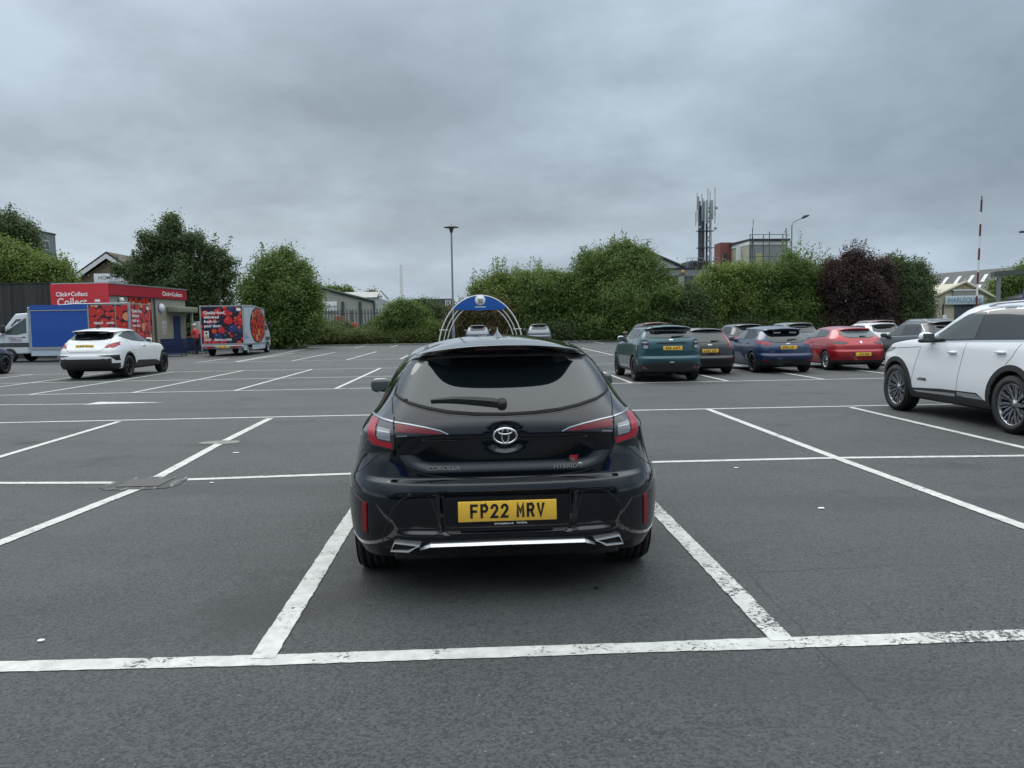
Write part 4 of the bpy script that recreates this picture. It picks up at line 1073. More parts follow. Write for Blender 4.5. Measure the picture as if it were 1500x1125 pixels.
# teal small crossover
TE = dict(key='te', geo=dict(L=4.17, W=1.76, H=1.53, ra=.84, fa=3.36, belt=1.09, hood=1.0, cowl=3.05, wst=2.25, yr=(.06, 0, .03, .07, .18, .30, .12), tw=.60, floor=.25, bz=.70, cr_=.22, lipw=.9),
  wr=.335, rimr=.23, paint=P_TEAL, wheel=(8, 0), rm=DALLOY, rm2=GLOSSBLK, clad=lambda x, y, z: z < (.56-.10*max(0, (x-.5)/.3) if y < .45 else .33), arch_trim=.05,
  dlo=[(.62, 1.33), (.70, 1.16), (1.5, 1.12), (2.85, 1.09), (2.7, 1.19), (2.3, 1.37), (1.9, 1.43), (1.0, 1.43)], cuts=[.6, 1.15, 1.80, 3.0], mirror=(2.72, 1.13), mirror_mat=SILVER,
  gaps=[[(1.80, 1.09), (1.80, .4)], [(1.08, 1.1), (1.2, .9), (1.28, .5)], [(2.9, 1.08), (2.95, .45)]], handles=[(2.0, 1.0)], fin=.75,
  side=[('sill_strip', [(1.4, .42), (2.6, .40), (2.6, .34), (1.4, .36)], SILVER, .01, ('left',))],
  rear_glass=[(0, 1.165), (.45, 1.17), (.64, 1.18), (.60, 1.40), (.54, 1.455), (0, 1.465)],
  rear=[('spoiler_shade', [(-.56, 1.455), (.56, 1.455), (.52, 1.38), (.35, 1.34), (0, 1.335), (-.35, 1.34), (-.52, 1.38)], GLOSSBLK, .010),  # shade zone under the spoiler, put in as a gloss black patch
        ('tail_lamp', smooth_poly([(.575, .875), (.745, .885), (.760, 1.12), (.60, 1.14)], 2), DALLOY, .012),
        ('lamp_lens', smooth_poly([(.60, .895), (.725, .90), (.728, .985), (.61, .985)], 2), CLEARLENS, .018), ('lamp_lens', smooth_poly([(.61, 1.04), (.735, 1.035), (.738, 1.075), (.615, 1.08)], 1), CLEARLENS, .018),
        ('reflector', [(.60, .36), (.76, .37), (.76, .42), (.61, .41)], DREDLENS, .008), ('plate_shadow_gap', [(-.42, 1.025), (.42, 1.025), (.36, 1.055), (-.36, 1.055)], ARCHBLK, .004)],
  lines=[('panel_gap', [(0, .715), (.5, .72), (.56, .78), (.58, .86)], .006, ARCHBLK), ('panel_gap', [(.6, 1.13), (.63, 1.2)], .006, ARCHBLK)],
  plate=(0.03, .905, 'S18 AWT'), wiper=(.02, 1.19, .36, 1.215))
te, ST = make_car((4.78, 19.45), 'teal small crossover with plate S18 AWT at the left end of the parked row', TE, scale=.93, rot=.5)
badge_on(te, ST, 0, 1.125, .055, .03, CHROME)
p, _ = ST.hit('rear', 0, .53); m = MB(); m.bevbox((-.06, -.01, -.01), (.06, .01, .01), .004); o = m.build('chrome_tab', CHROME, te); o.location = p
# black estate with tall tail lamps
BE = dict(key='be', geo=dict(L=4.45, W=1.80, H=1.47, ra=.95, fa=3.6, belt=.96, hood=.93, cowl=3.2, wst=2.3, yr=(.05, 0, .04, .10, .26, .42, .30), tw=.56, floor=.22, bz=.60, cr_=.26),
  wr=.32, rimr=.21, paint=P_BLK2, wheel=(5, 0), clad=lambda x, y, z: z < .26,
  dlo=[(.45, 1.18), (.6, 1.02), (2.9, .97), (2.7, 1.1), (2.3, 1.33), (1.0, 1.36), (.6, 1.32)], cuts=[.4, 1.1, 1.9, 3.0], mirror=(2.8, 1.0), gaps=[],
  rear_glass=[(0, 1.0), (.40, 1.01), (.53, 1.04), (.44, 1.345), (0, 1.365)],
  rear=[('tail_lamp', [(.485, 1.34), (.51, 1.34), (.60, 1.15), (.665, .98), (.69, .84), (.64, .84), (.615, .98), (.555, 1.15)], mat('tall lamp lens', (.50, .10, .10), .15, coat=.6), .012),
        ('reflector', [(.62, .42), (.80, .44), (.80, .50), (.63, .48)], DREDLENS, .008), ('spoiler_shade', [(-.44, 1.375), (.44, 1.375), (.44, 1.325), (-.44, 1.325)], GLOSSBLK, .009)],  # black strip painted as shade below the roof lip
  lines=[('bumper_step', [(0, .585), (.6, .59), (.8, .60)], .012, GLOSSBLK), ('bumper_step', [(0, .50), (.6, .505), (.8, .51)], .02, PLASTIC)],
  plate=(0, .755, 'LN57 ZZW'), wiper=(.05, 1.04, .30, 1.05))
be, SB = make_car((6.42, 21.75), 'black estate car with plate LN57 ZZW and tall red tail lamps beside the teal crossover', BE, scale=.89)
badge_on(be, SB, 0, .93, .075, .03, SILVER)
# blue hot hatch
FO = dict(key='fo', geo=dict(L=4.36, W=1.82, H=1.475, ra=.83, fa=3.48, belt=1.0, hood=.95, cowl=3.2, wst=2.35, yr=(.06, 0, .04, .16, .34, .55, .28), tw=.57, floor=.22, bz=.62, cr_=.28, rr=1.385, lipw=.95),
  wr=.325, rimr=.235, paint=P_BLUE, wheel=(5, .18), rm=DALLOY, rm2=GLOSSBLK, clad=lambda x, y, z: z < (.43 if y < .40 else .25),
  dlo=[(.78, 1.20), (1.0, 1.07), (2.9, .99), (2.72, 1.10), (2.3, 1.33), (1.6, 1.37), (1.1, 1.32)], cuts=[.7, 1.12, 1.85, 3.0], mirror=(2.75, 1.04), gaps=[[(1.85, 1.0), (1.85, .4)], [(1.05, 1.04), (1.2, .8), (1.25, .4)], [(2.9, .98), (2.95, .4)]], handles=[(1.35, .93), (2.1, .92)],
  rear_glass=[(0, .945), (.40, .95), (.58, 1.0), (.60, 1.10), (.52, 1.28), (0, 1.32)],
  rear=[('spoiler_shade', [(-.54, 1.36), (.54, 1.36), (.50, 1.22), (.30, 1.185), (-.30, 1.185), (-.50, 1.22)], GLOSSBLK, .012),  # spoiler shade painted as a black patch over the glass
        ('tail_lamp', [(.50, .90), (.56, .875), (.70, .88), (.76, .92), (.765, .99), (.68, .995), (.58, .96)], REDLENS, .012),
        ('reflector', [(.60, .37), (.78, .385), (.78, .425), (.61, .41)], REFL, .008), ('exhaust', [(-.14, .235), (.14, .235), (.16, .31), (-.16, .31)], ARCHBLK, .006)],
  side=[('tail_lamp', [(.36, .90), (.44, .925), (.68, 1.01), (.52, 1.02), (.36, .99)], REDLENS, .010, ('left', 'right'))],
  lines=[('panel_gap', [(0, .62), (.40, .625), (.52, .70), (.57, .86)], .007, ARCHBLK), ('bumper_edge', [(0, .44), (.30, .44), (.45, .41), (.7, .43)], .012, P_BLUE)],
  sglass=[DGLASS, PGLASS], plate=(0, .805, 'HX16 AWD'), wiper=(.0, 1.02, .30, 1.045))
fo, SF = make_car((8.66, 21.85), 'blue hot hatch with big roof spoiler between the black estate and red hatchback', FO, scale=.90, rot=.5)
badge_on(fo, SF, 0, .915, .07, .026, SILVER)
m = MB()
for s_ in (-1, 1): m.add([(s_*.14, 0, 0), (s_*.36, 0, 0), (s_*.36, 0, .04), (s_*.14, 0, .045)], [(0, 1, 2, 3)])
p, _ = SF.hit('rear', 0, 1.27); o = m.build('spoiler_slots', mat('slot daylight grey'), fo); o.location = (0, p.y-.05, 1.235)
# red hatchback
CL = dict(key='cl', geo=dict(L=4.05, W=1.80, H=1.44, ra=.80, fa=3.38, belt=1.0, hood=.95, cowl=3.0, wst=2.2, yr=(.06, 0, .05, .17, .33, .52, .36), tw=.56, floor=.22, bz=.69, cr_=.28, rr=1.36),
  wr=.32, rimr=.215, paint=P_RED, wheel=(5, .22), rm=SILVER, rm2=GLOSSBLK, clad=lambda x, y, z: z < (.34 if y < .40 else .24),
  dlo=[(.98, 1.24), (1.0, 1.09), (2.75, .99), (2.55, 1.13), (2.15, 1.31), (1.6, 1.345), (1.15, 1.32)], cuts=[.9, 1.72, 2.9], mirror=(2.6, 1.03), gaps=[[(1.72, 1.0), (1.72, .4)], [(1.0, 1.04), (1.15, .8), (1.2, .4)], [(2.75, .98), (2.8, .4)]], handles=[(1.95, .9)],
  rear_glass=[(0, 1.045), (.35, 1.055), (.48, 1.09), (.575, 1.17), (.535, 1.275), (0, 1.30)], rglass=PGLASS,
  rear=[('tail_lamp', [(.40, .905), (.52, .87), (.70, .86), (.80, .885), (.82, .955), (.60, .955)], SMOKELENS, .012),
        ('lamp_edge', [(.40, .905), (.82, .955), (.82, .963), (.60, .968)], REDLENS, .014), ('plate_recess', [(-.42, .46), (.42, .46), (.30, .60), (-.30, .60)], P_MAROON, .003)],
  lines=[('panel_gap', [(0, .70), (.35, .705), (.52, .78), (.60, .88)], .007, ARCHBLK), ('bumper_line', [(0, .42), (.45, .42), (.75, .43)], .010, P_MAROON)],
  sglass=[MGLASS, PGLASS], plate=(.02, .535, 'EJ73 KSF'), wiper=(.0, 1.09, .22, 1.10), mast=.72)
cl, SL = make_car((10.98, 22.35), 'bright red hatchback with plate EJ73 KSF parked beside the blue hot hatch', CL, scale=.89, rot=.5)
o = badge_on(cl, SL, 0, .92, .035, .05, CHROME)
# cars seen only in part
def simple(pos, label, paint_, scale=1.0, H=1.46, W=1.80, sub=2, rails=None, belt=.98, wr=.32, key='sm', rm=SILVER, suv=False, rg=DGLASS, **k):
    cfg = dict(key=key, geo=dict(L=4.35, W=W, H=H, ra=.85, fa=3.5, belt=belt, hood=belt-.05, cowl=3.2, wst=2.3, yr=(.06, 0, .04, .12, .28, .46, .26), tw=.57, floor=.22, bz=.66),
      wr=wr, rimr=.22, paint=paint_, wheel=(5, .15), rm=rm, sub=sub, clad=lambda x, y, z: z < .26,
      dlo=[(.60, belt+.20), (.8, belt+.06), (2.9, belt+.0), (2.7, belt+.11), (2.3, H-.14), (1.6, H-.105), (1.0, H-.12)], cuts=[.5, 1.05, 1.85, 3.0], mirror=(2.8, belt+.05),
      rear_glass=[(0, belt+.06), (.40, belt+.07), (.56, belt+.10), (.50, H-.13), (0, H-.11)],
      rear=[('tail_lamp', [(.58, belt-.18), (.78, belt-.16), (.80, belt-.02), (.60, belt-.01)], REDLENS, .012)], plate=(0, .80, k.pop('txt', '')), rglass=rg)
    if rails: cfg['rails'] = rails
    cfg.update(k); return make_car(pos, label, cfg, scale=scale)
simple((13.45, 21.9), 'black crossover with silver roof rail between the red hatchback and large white crossover', P_BLK2, .90, H=1.58, belt=1.02, sub=3, rails=(.6, 2.2), chrome_dlo=True, key='bs')
simple((-17.75, 26.0), 'dark blue hatchback cut off at the left edge beside the white coupe-like crossover', P_NAVY, 1.0, sub=3, key='nb', rm=DALLOY, wr=.335)
simple((10.35, 29.6), 'black car with its rear roof showing behind the black estate', P_BLK2, .92, H=1.49, key='r1')
simple((12.9, 31.0), 'dark grey car with rear window showing behind the blue hot hatch', P_GREY, .92, H=1.51, key='r1')
simple((7.45, 32.5), 'maroon car with only its roof showing behind the teal crossover', P_MAROON, .97, H=1.53, key='r1')
simple((15.75, 30.0), 'white hatchback standing behind the red hatchback', P_WHITE, .90, H=1.48, key='r1')
simple((18.9, 36.0), 'dark red car with only its roof line showing behind the white hatchback', P_MAROON, .93, H=1.53, key='r1')
simple((18.2, 30.3), 'dark grey estate with silver roof rails behind the black crossover', P_GREY, .94, H=1.54, key='r1', rails=(.6, 2.2), rail_mat=SILVER)
simple((.10, 55.8), 'silver car under the left foot of the trolley shelter arch', P_SILVER, 1.0, H=1.47, key='r1', rear=[])
simple((4.45, 56.4), 'light silver car right of the trolley shelter arch', P_SILVER, 1.0, H=1.49, key='r1', rails=(.7, 2.2), rear=[])
# ------------------------------------------------------------------ vans
def b_fruit(kind):
    def f(t, b):
        q = NT(t); v = q.coord('Object', (1, 1, 1) if kind != 'side' else (1, 1, 1))
        n = q.n('ShaderNodeTexNoise'); n.inputs['Scale'].default_value = 2.0; q.l(v, n.inputs['Vector'])
        mv = q.n('ShaderNodeMix', data_type='VECTOR'); mv.inputs[0].default_value = .12; q.l(v, mv.inputs[4]); q.l(n.outputs['Color'], mv.inputs[5])
        vo = q.n('ShaderNodeTexVoronoi'); vo.inputs['Scale'].default_value = 2.6 if kind == 'berry' else 2.0; vo.inputs['Randomness'].default_value = .85; q.l(mv.outputs[1], vo.inputs['Vector'])
        s = q.n('ShaderNodeSeparateColor'); q.l(vo.outputs['Color'], s.inputs[0])
        if kind == 'berry': c = q.ramp(s.outputs[0], [(0, (.50, .018, .03)), (.30, (.62, .06, .02)), (.48, (.50, .02, .05)), (.62, (.008, .016, .055)), (.78, (.42, .01, .03)), (.90, (.012, .010, .028))], 'CONSTANT')
        else: c = q.ramp(s.outputs[0], [(0, (.52, .02, .02)), (.35, (.60, .04, .02)), (.6, (.45, .012, .02)), (.82, (.72, .30, .12)), (.92, (.50, .02, .03))], 'CONSTANT')
        edge = q.ramp(vo.outputs['Distance'], [(.0, g3(0)), (.42, g3(.05)), (.60, g3(.9)), (.75, g3(1))])
        c = q.mix(edge, c, (.025, .006, .014))
        # the small pale seeds and glints printed on the fruit
        v2 = q.n('ShaderNodeTexVoronoi'); v2.inputs['Scale'].default_value = 22; q.l(v, v2.inputs['Vector'])
        c = q.mix(q.ramp(v2.outputs['Distance'], [(.10, g3(.28)), (.22, g3(0))]), c, (.75, .35, .30))
        hl = q.noise(v, 3.4, 2, .5)
        c = q.mix(q.ramp(hl, [(.64, g3(0)), (.72, g3(.45))]), c, (.85, .40, .32))
        q.l(c, b.inputs['Base Color'])
    return f
def clipax(poly, ax, v, sg):
    out = []; n = len(poly)
    for i in range(n):
        a, b = poly[i], poly[(i+1) % n]; ia = (a[ax]-v)*sg >= 0; ib = (b[ax]-v)*sg >= 0
        if ia: out.append(a)
        if ia != ib:
            t = (v-a[ax])/(b[ax]-a[ax]); out.append(tuple(a[k]+t*(b[k]-a[k]) for k in (0, 1)))
    return out
def b_print(col, seeds):
    def f(t, b):
        q = NT(t); v = q.coord('Object'); n = q.noise(v, 2.2, 3, .6); c = q.mix(q.ramp(n, [(.35, g3(0)), (.7, g3(.55))]), col, tuple(x*.55 for x in col))
        vo = q.n('ShaderNodeTexVoronoi'); vo.inputs['Scale'].default_value = 20; q.l(v, vo.inputs['Vector'])
        c = q.mix(q.ramp(vo.outputs['Distance'], [(.12, g3(seeds)), (.20, g3(0))]), c, (.75, .42, .32)); q.l(c, b.inputs['Base Color'])
    return f
FR = [mat('printed strawberry red', rough=.35, coat=.2, build=b_print((.58, .020, .030), .5)), mat('printed orange red', rough=.35, coat=.2, build=b_print((.70, .075, .02), .25)), mat('printed raspberry', rough=.35, coat=.2, build=b_print((.50, .018, .075), .35)),
      mat('printed blackberry', rough=.35, coat=.2, build=b_print((.012, .014, .040), .12)), mat('printed blueberry', rough=.35, coat=.2, build=b_print((.020, .050, .17), .0)), mat('printed glint', (.85, .60, .55), .4), mat('printed tomato', rough=.35, coat=.2, build=b_print((.60, .028, .018), .0)), mat('printed cut tomato', rough=.35, coat=.2, build=b_print((.75, .30, .14), .6))]
PDARK = mat('printed dark ground', (.035, .006, .012), .35, coat=.2)
def fruit_print(parent, name, M, w, h, kind, seed, inside=None):
    """flat printed fruit shapes on a w x h panel whose face looks along local -Y of M"""
    r_ = random.Random(seed); m = MB(); placed = []; k = 0; rad = .20 if kind == 'berry' else .24
    idx = [0, 0, 1, 2, 3, 3, 4, 3, 1] if kind == 'berry' else [6, 6, 6, 0, 7, 6]
    for _ in range(2600):
        x, z = r_.uniform(-w/2, w/2), r_.uniform(-h/2, h/2); r0 = rad*(r_.uniform(.8, 1.25) if _ < 300 else r_.uniform(.35, .8))
        if inside and not inside(x, z, r0*.8): continue
        if any((x-a)**2+(z-b)**2 < (.90*(r0+c))**2 for a, b, c in placed): continue
        placed.append((x, z, r0)); k += 1; mi = r_.choice(idx); rot = r_.uniform(0, 6.28); n = 26; P = []
        for i in range(n):
            a = 2*PI*i/n; rr = r0*(1+(.10*math.cos(a)-.10*math.cos(3*a) if mi in (0, 1, 2) else 0))*(1+(.05*math.sin(9*a) if mi == 3 else 0))
            P.append((x+rr*math.cos(a+rot), z+rr*.92*math.sin(a+rot)))
        for ax, v_, sg in ((0, -w/2, 1), (0, w/2, -1), (1, -h/2, 1), (1, h/2, -1)): P = clipax(P, ax, v_, sg) if P else P
        if len(P) < 3: continue
        d = .003+.0004*(k % 12); m.mi = mi; m.add([M @ Vector((a, -d, b)) for a, b in P], [list(range(len(P)))])
        gx, gz = x-r0*.28, z+r0*.34; G_ = [(gx+r0*.13*math.cos(2*PI*i/8), gz+r0*.08*math.sin(2*PI*i/8)) for i in range(8)]
        if abs(gx) < w/2-.05 and abs(gz) < h/2-.05 and mi != 7: m.mi = 5; m.add([M @ Vector((a, -d-.0006, b)) for a, b in G_], [list(range(8))])
        if mi == 7 and abs(x) < w/2-r0 and abs(z) < h/2-r0:
            for q_ in range(5): a0 = q_*1.256+rot; m.mi = 6; m.add([M @ Vector((x+r0*(.52*math.cos(a0)+.17*math.cos(b_)), -d-.0006, z+r0*(.48*math.sin(a0)+.15*math.sin(b_)))) for b_ in np.linspace(0, 5.5, 8)], [list(range(8))])
    return m.build(name, FR, parent, recalc=False)
BERRY = mat('printed berries', rough=.3, coat=.3, build=b_fruit('berry')); TOMATO = mat('printed tomatoes', rough=.3, coat=.3, build=b_fruit('tomato'))
P_VAN = carpaint('van white', (.62, .66, .70), rough=.4); P_VANBOX = mat('van box panel', (.46, .54, .62), .4, coat=.4, build=b_dirty((.48, .56, .64), .3, 2, (.3, .33, .36)))
VBLUE = mat('blue shutter', (.010, .075, .36), .45, coat=.2, build=None)
ALU = mat('aluminium edging', (.48, .50, .51), .4, .8)
GREYTRIM = mat('grey van trim', (.05, .055, .06), .6)
def box_van(pos, rot, label, kind, Lb=4.3, W=2.3, H=2.72, cab=2.15, zb=.62):
    """y=0 is the rear face, the nose points along +y"""
    rt = empty('delivery_van', (pos[0], pos[1], 0), (0, 0, R(rot))); tag(rt, label, 'van')
    hw = W/2; drop = .16
    m = MB(); P = [(0, zb), (0, H), (Lb*.55, H), (Lb, H-drop), (Lb, zb)]
    vs = [Vector((s_*(hw-.02), y, z)) for s_ in (-1, 1) for y, z in P]; n = len(P)
    m.add(vs, [list(range(n)), list(range(n, 2*n))]+[(i, (i+1) % n, n+(i+1) % n, n+i) for i in range(n)]); bx = m.build('cargo_box', P_VANBOX, rt)
    # edging
    e = .05; m = MB()
    for s_ in (-1, 1):
        a, b_ = sorted((s_*(hw+.012), s_*(hw-e)))
        m.box((a, -.02, zb-.02), (b_, e, H+.012)); m.box((a, Lb-e, zb-.02), (b_, Lb+.01, H-drop+.0))
        m.tube([(s_*(hw-.015), 0, H-.01), (s_*(hw-.015), Lb*.55, H-.01), (s_*(hw-.015), Lb, H-drop-.01)], .035, 6)
        m.box((a, e+.001, zb-.03), (b_, Lb-e-.001, zb+.04))
    m.box((-hw+e+.001, -.02, H-e), (hw-e-.001, e-.004, H+.010)); m.box((-hw+e+.001, -.02, zb-.02), (hw-e-.001, e-.004, zb+.05)); m.build('box_edging', ALU, rt)
    # cab: bonnet, windscreen, roof in profile
    y0 = Lb+.02; y1 = Lb+cab; cw = hw-.16
    prof = [(y0, .42), (y0, 2.32), (y0+.15, 2.40), (y0+.75, 2.36), (y0+1.45, 1.42), (y1-.10, 1.18), (y1, 1.0), (y1, .45), (y1-.1, .34)]
    bm = bmesh.new(); L_ = [bm.verts.new((-cw, y, z)) for y, z in prof]; R_ = [bm.verts.new((cw, y, z)) for y, z in prof]; n = len(prof)
    bm.faces.new(L_); bm.faces.new(R_[::-1])
    for i in range(n): bm.faces.new((L_[i], R_[i], R_[(i+1) % n], L_[(i+1) % n]))
    for v in bm.verts:
        if v.co.z > 1.3: v.co.x *= 1-.13*min(1, (v.co.z-1.3)/1.0)
        if v.co.y > y1-.2: v.co.x *= .93
    bmesh.ops.recalc_face_normals(bm, faces=bm.faces); bmesh.ops.bevel(bm, geom=bm.edges[:], offset=.07, segments=3, affect='EDGES', profile=.6)
    me = bpy.data.meshes.new('cab'); bm.to_mesh(me); bm.free(); cabo = link('cab', me, P_VAN, rt, smooth=True); me.set_sharp_from_angle(angle=R(50)); S = Surf(me)
    for side in ('left', 'right'):
        patch('cab_window', S, [(y0+.22, 1.42), (y0+.22, 2.12), (y0+.70, 2.10), (y0+1.28, 1.36), (y0+.7, 1.33)], side, MGLASS, rt, off=.004, thick=.01, step=.12)
        patch('side_moulding', S, [(y0+.05, .74), (y1-.3, .74), (y1-.3, .95), (y0+.05, .95)], side, GREYTRIM, rt, off=.01, thick=.02, step=.15)
        ribbon('panel_gap', S, [(y0+.12, 2.2), (y0+.12, .5)], side, .012, ARCHBLK, rt, step=.1); ribbon('panel_gap', S, [(y0+1.35, 1.35), (y0+1.30, .6)], side, .012, ARCHBLK, rt, step=.1)
        p, n_ = S.hit(side, y0+.36, 1.22); m = MB(); m.bevbox((-.02, -.10, -.025), (.03, .10, .025), .01); h = m.build('door_handle', GREYTRIM, rt); h.location = p
        m = MB(); s_ = -1 if side == 'left' else 1; m.bevbox((-.04, -.08, -.20), (.16, .06, .20), .04); h = m.build('door_mirror', PLASTIC, rt); h.location = (s_*(cw+.08), y0+1.22, 1.62)
        if s_ < 0: h.scale = (-1, 1, 1)
        patch('headlamp', S, [(y1-.22, .92), (y1-.04, .90), (y1-.10, 1.08), (y1-.34, 1.22)], side, CLEARLENS, rt, off=.006, thick=.02, step=.08)
    patch('windscreen', S, [(-.80, 1.50), (.80, 1.50), (.72, 2.28), (-.72, 2.28)], 'front', MGLASS, rt, off=.004, thick=.01, step=.15)
    patch('grille', S, [(-.45, .62), (.45, .62), (.5, .98), (-.5, .98)], 'front', PLASTIC, rt, off=.006, thick=.02, step=.15)
    # chassis and skirts
    m = MB(); m.box((-hw+.35, .15, .38), (hw-.35, y1-.4, .60)); m.build('chassis', ARCHBLK, rt)
    for s_ in (-1, 1):
        m = MB(); a, b_ = sorted((s_*(hw-.01), s_*(hw-.05)))
        for ya_, yb_ in ((.0, .55), (1.60, Lb-.05)): m.box((a, ya_, .30), (b_, yb_, zb-.03))
        m.build('side_skirt', P_VANBOX, rt)
    r = .34; ty, rim = wheel_meshes(r, .23, .20, (6, 0), 'van')
    for y in (1.08, y0+1.05):
        for s_ in (-1, 1):
            e_ = empty('wheel', (s_*(hw-.22), y, r), (0, R(90)*s_, 0), rt); link('tyre', ty, None, e_); o = link('rim', rim, None, e_)
            if not ty.materials: ty.materials.append(RUBBER)
            if not rim.materials: rim.materials.append(SILVER); rim.materials.append(PLASTIC)
    # rear bumper, lamps, plate
    m = MB(); m.bevbox((-hw+.03, -.06, .40), (hw-.03, .06, .58), .02); m.build('rear_bumper', ALU, rt)
    for s_ in (-1, 1):
        a, b_ = sorted((s_*(hw-.10), s_*(hw-.60))); m = MB(); m.bevbox((a, -.085, .43), (b_, -.055, .555), .01); tl = m.build('tail_lamp', REDLENS, rt)
        a, b_ = sorted((s_*(hw-.16), s_*(hw-.34))); m = MB(); m.box((a, -.092, .445), (b_, -.084, .48)); m.build('reversing_lens', CLEARLENS, tl)
        m = MB(); a, b_ = sorted((s_*.55, s_*.40)); m.bevbox((a, -.075, .46), (b_, -.055, .53), .006); m.build('bumper_step', PLASTIC, rt)
    pl = plate(rt, None, 0, .50, 'KX19 VRL', y=-.075, w=.56, h=.13)
    # printed rear panel
    m = MB(); m.box((-hw+.06, -.012, zb+.07), (hw-.06, -.004, H-.06)); pr = m.build('printed_rear_panel', PDARK, rt); fruit_print(pr, 'printed_fruit', Matrix.Translation((0, -.012, (zb+H)/2+.005)), W-.12, H-zb-.13, 'berry' if kind == 'berry' else 'tomato', 11)
    lines = ['Quality food,', 'delivered', 'fresh to', 'your door.']
    for i, s in enumerate(lines):
        o = text('slogan', s, .215, REAR, WHTTXT, rt, align='LEFT', offset=.006); o.location = (-hw+.20, -.024, H-.38-i*.235)
    o = text('web_address', 'tesco.com', .22, REAR, WHTTXT, rt, align='LEFT', offset=.006); o.location = (-hw+.72, -.024, zb+.28)
    m = MB(); m.prism(blob(0, 0, .12, .08, 16, 0, 1, .4), 0, .004, REAR); o = m.build('round_logo_panel', WHTTXT, rt); o.location = (hw-.24, -.026, H-.22)
    if kind == 'berry':
        m = MB(); m.box((-hw+.19, -.028, zb+.40), (-hw+.43, -.022, zb+.74)); wa = m.build('warrant_sticker', WHTTXT, rt)
        m = MB(); m.box((-hw+.22, -.033, zb+.43), (-hw+.40, -.029, zb+.52)); m.build('gold_band', mat('gold print', (.6, .33, .05), .5), wa)
        m = MB(); m.add([(-hw+.24, -.031, zb+.57), (-hw+.38, -.031, zb+.57), (-hw+.36, -.031, zb+.66), (-hw+.31, -.031, zb+.71), (-hw+.26, -.031, zb+.66)], [(0, 1, 2, 3, 4)]); m.build('crest_mark', mat('olive print', (.05, .06, .03), .5), wa)
        m = MB(); m.box((-hw+.19, -.028, zb+.20), (-hw+.55, -.022, zb+.35)); m.build('phone_strip', mat('strip print', (.55, .42, .42), .5), rt)
        # round fruit picture on the right side
        n = 40; cy_, cz_ = Lb*.66, (zb+H)/2-.02; ry, rz = Lb*.345, (H-zb)/2-.05
        poly = [(cy_+ry*math.cos(2*PI*i/n), cz_+rz*math.sin(2*PI*i/n)) for i in range(n)]
        poly = [(min(y, Lb-.06), min(z, H-.06-drop*max(0, (y-Lb*.55)/(Lb*.45)))) for y, z in poly]
        big = [(cy_+(y-cy_)*1.06, cz_+(z-cz_)*1.03) for y, z in poly]; big = [(min(y, Lb-.055), min(max(z, zb+.05), H-.05-drop*max(0, (y-Lb*.55)/(Lb*.45)))) for y, z in big]
        m = MB(); m.add([(hw-.012, y, z) for y, z in big], [list(range(n))]); rimo = m.build('picture_rim', mat('navy print', (.02, .03, .06), .4), rt)
        m = MB(); m.add([(hw-.006, y, z) for y, z in poly], [list(range(n))]); fp = m.build('fruit_picture', PDARK, rt)
        fruit_print(fp, 'printed_fruit', Matrix.Translation((hw-.004, cy_, cz_)) @ Matrix.Rotation(R(90), 4, 'Z'), ry*2, rz*2, 'tomato', 5, lambda x, z, r0: (x/(ry-r0))**2+(z/(rz-r0))**2 < 1 and cy_+x+r0 < Lb-.06)
        for k in range(3):
            m = MB(); m.box((hw-.014, .22, zb+.30+k*.10), (hw-.008, .85-.1*k, zb+.34+k*.10)); m.build('small_print_line', mat('small print', (.40, .12, .18), .5) if k == 2 else mat('blue print', (.10, .22, .42), .5), rt)
    return rt
box_van((-13.66, 43.9), 0, 'white delivery van with red and blue berries printed on its back doors', 'berry')
vb = box_van((-16.85, 41.15), 90, 'white delivery van with a blue roller shutter along its side', 'tomato', Lb=4.85, H=2.80, cab=2.75)
# local left side (x=-W/2) faces the viewer
def on_left(name, y0, y1, z0, z1, m_, off=.015, th=.01, par=None, hw=1.15):
    m = MB(); m.box((-hw-off, y0, z0), (-hw-off+th, y1, z1)); return m.build(name, m_, par or vb)
sh = on_left('roller_shutter', 2.02, 4.72, .74, 2.50, VBLUE, .03, .02)
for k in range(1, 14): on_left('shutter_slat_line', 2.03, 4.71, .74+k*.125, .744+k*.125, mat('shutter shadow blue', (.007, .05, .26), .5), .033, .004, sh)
on_left('awning_band', 2.00, 4.74, 2.52, 2.76, VBLUE, .05, .04); on_left('awning_rail', 2.0, 4.75, 2.475, 2.515, ALU, .06, .04)
on_left('lower_rail', .05, 4.75, .62, .72, ALU, .035, .03)
for y0_, y1_ in ((.10, .66), (.72, 1.94)):
    ps = on_left('printed_side_panel', y0_, y1_, .74, 2.72, PDARK, .02); fruit_print(ps, 'printed_fruit', Matrix.Translation((-1.17, (y0_+y1_)/2, 1.73)) @ Matrix.Rotation(R(-90), 4, 'Z'), y1_-y0_, 1.98, 'tomato', int(y0_*10))
on_left('post', 1.95, 2.01, .70, 2.76, ALU, .04, .03)
SIDE = rotM('Z', -90) @ REAR
o = text('web_address', 'tesco', .20, SIDE, WHTTXT, vb, offset=.006); o.location = (-1.15-.034, 1.50, 1.86)
o = text('web_address', '.com', .20, SIDE, WHTTXT, vb, offset=.006); o.location = (-1.15-.034, .95, 1.86)
o = text('door_lettering', 'TESCO', .20, SIDE, mat('dark red lettering', (.22, .02, .05), .5), vb, offset=.003); o.location = (-.985-.022, 5.62, 1.14)
m = MB()
for k in range(5): m.box((-.003, -.30+k*.125, 0), (.003, -.20+k*.125, .02))
o = m.build('lettering_underline', mat('blue print'), vb); o.location = (-1.0, 5.58, 1.02)
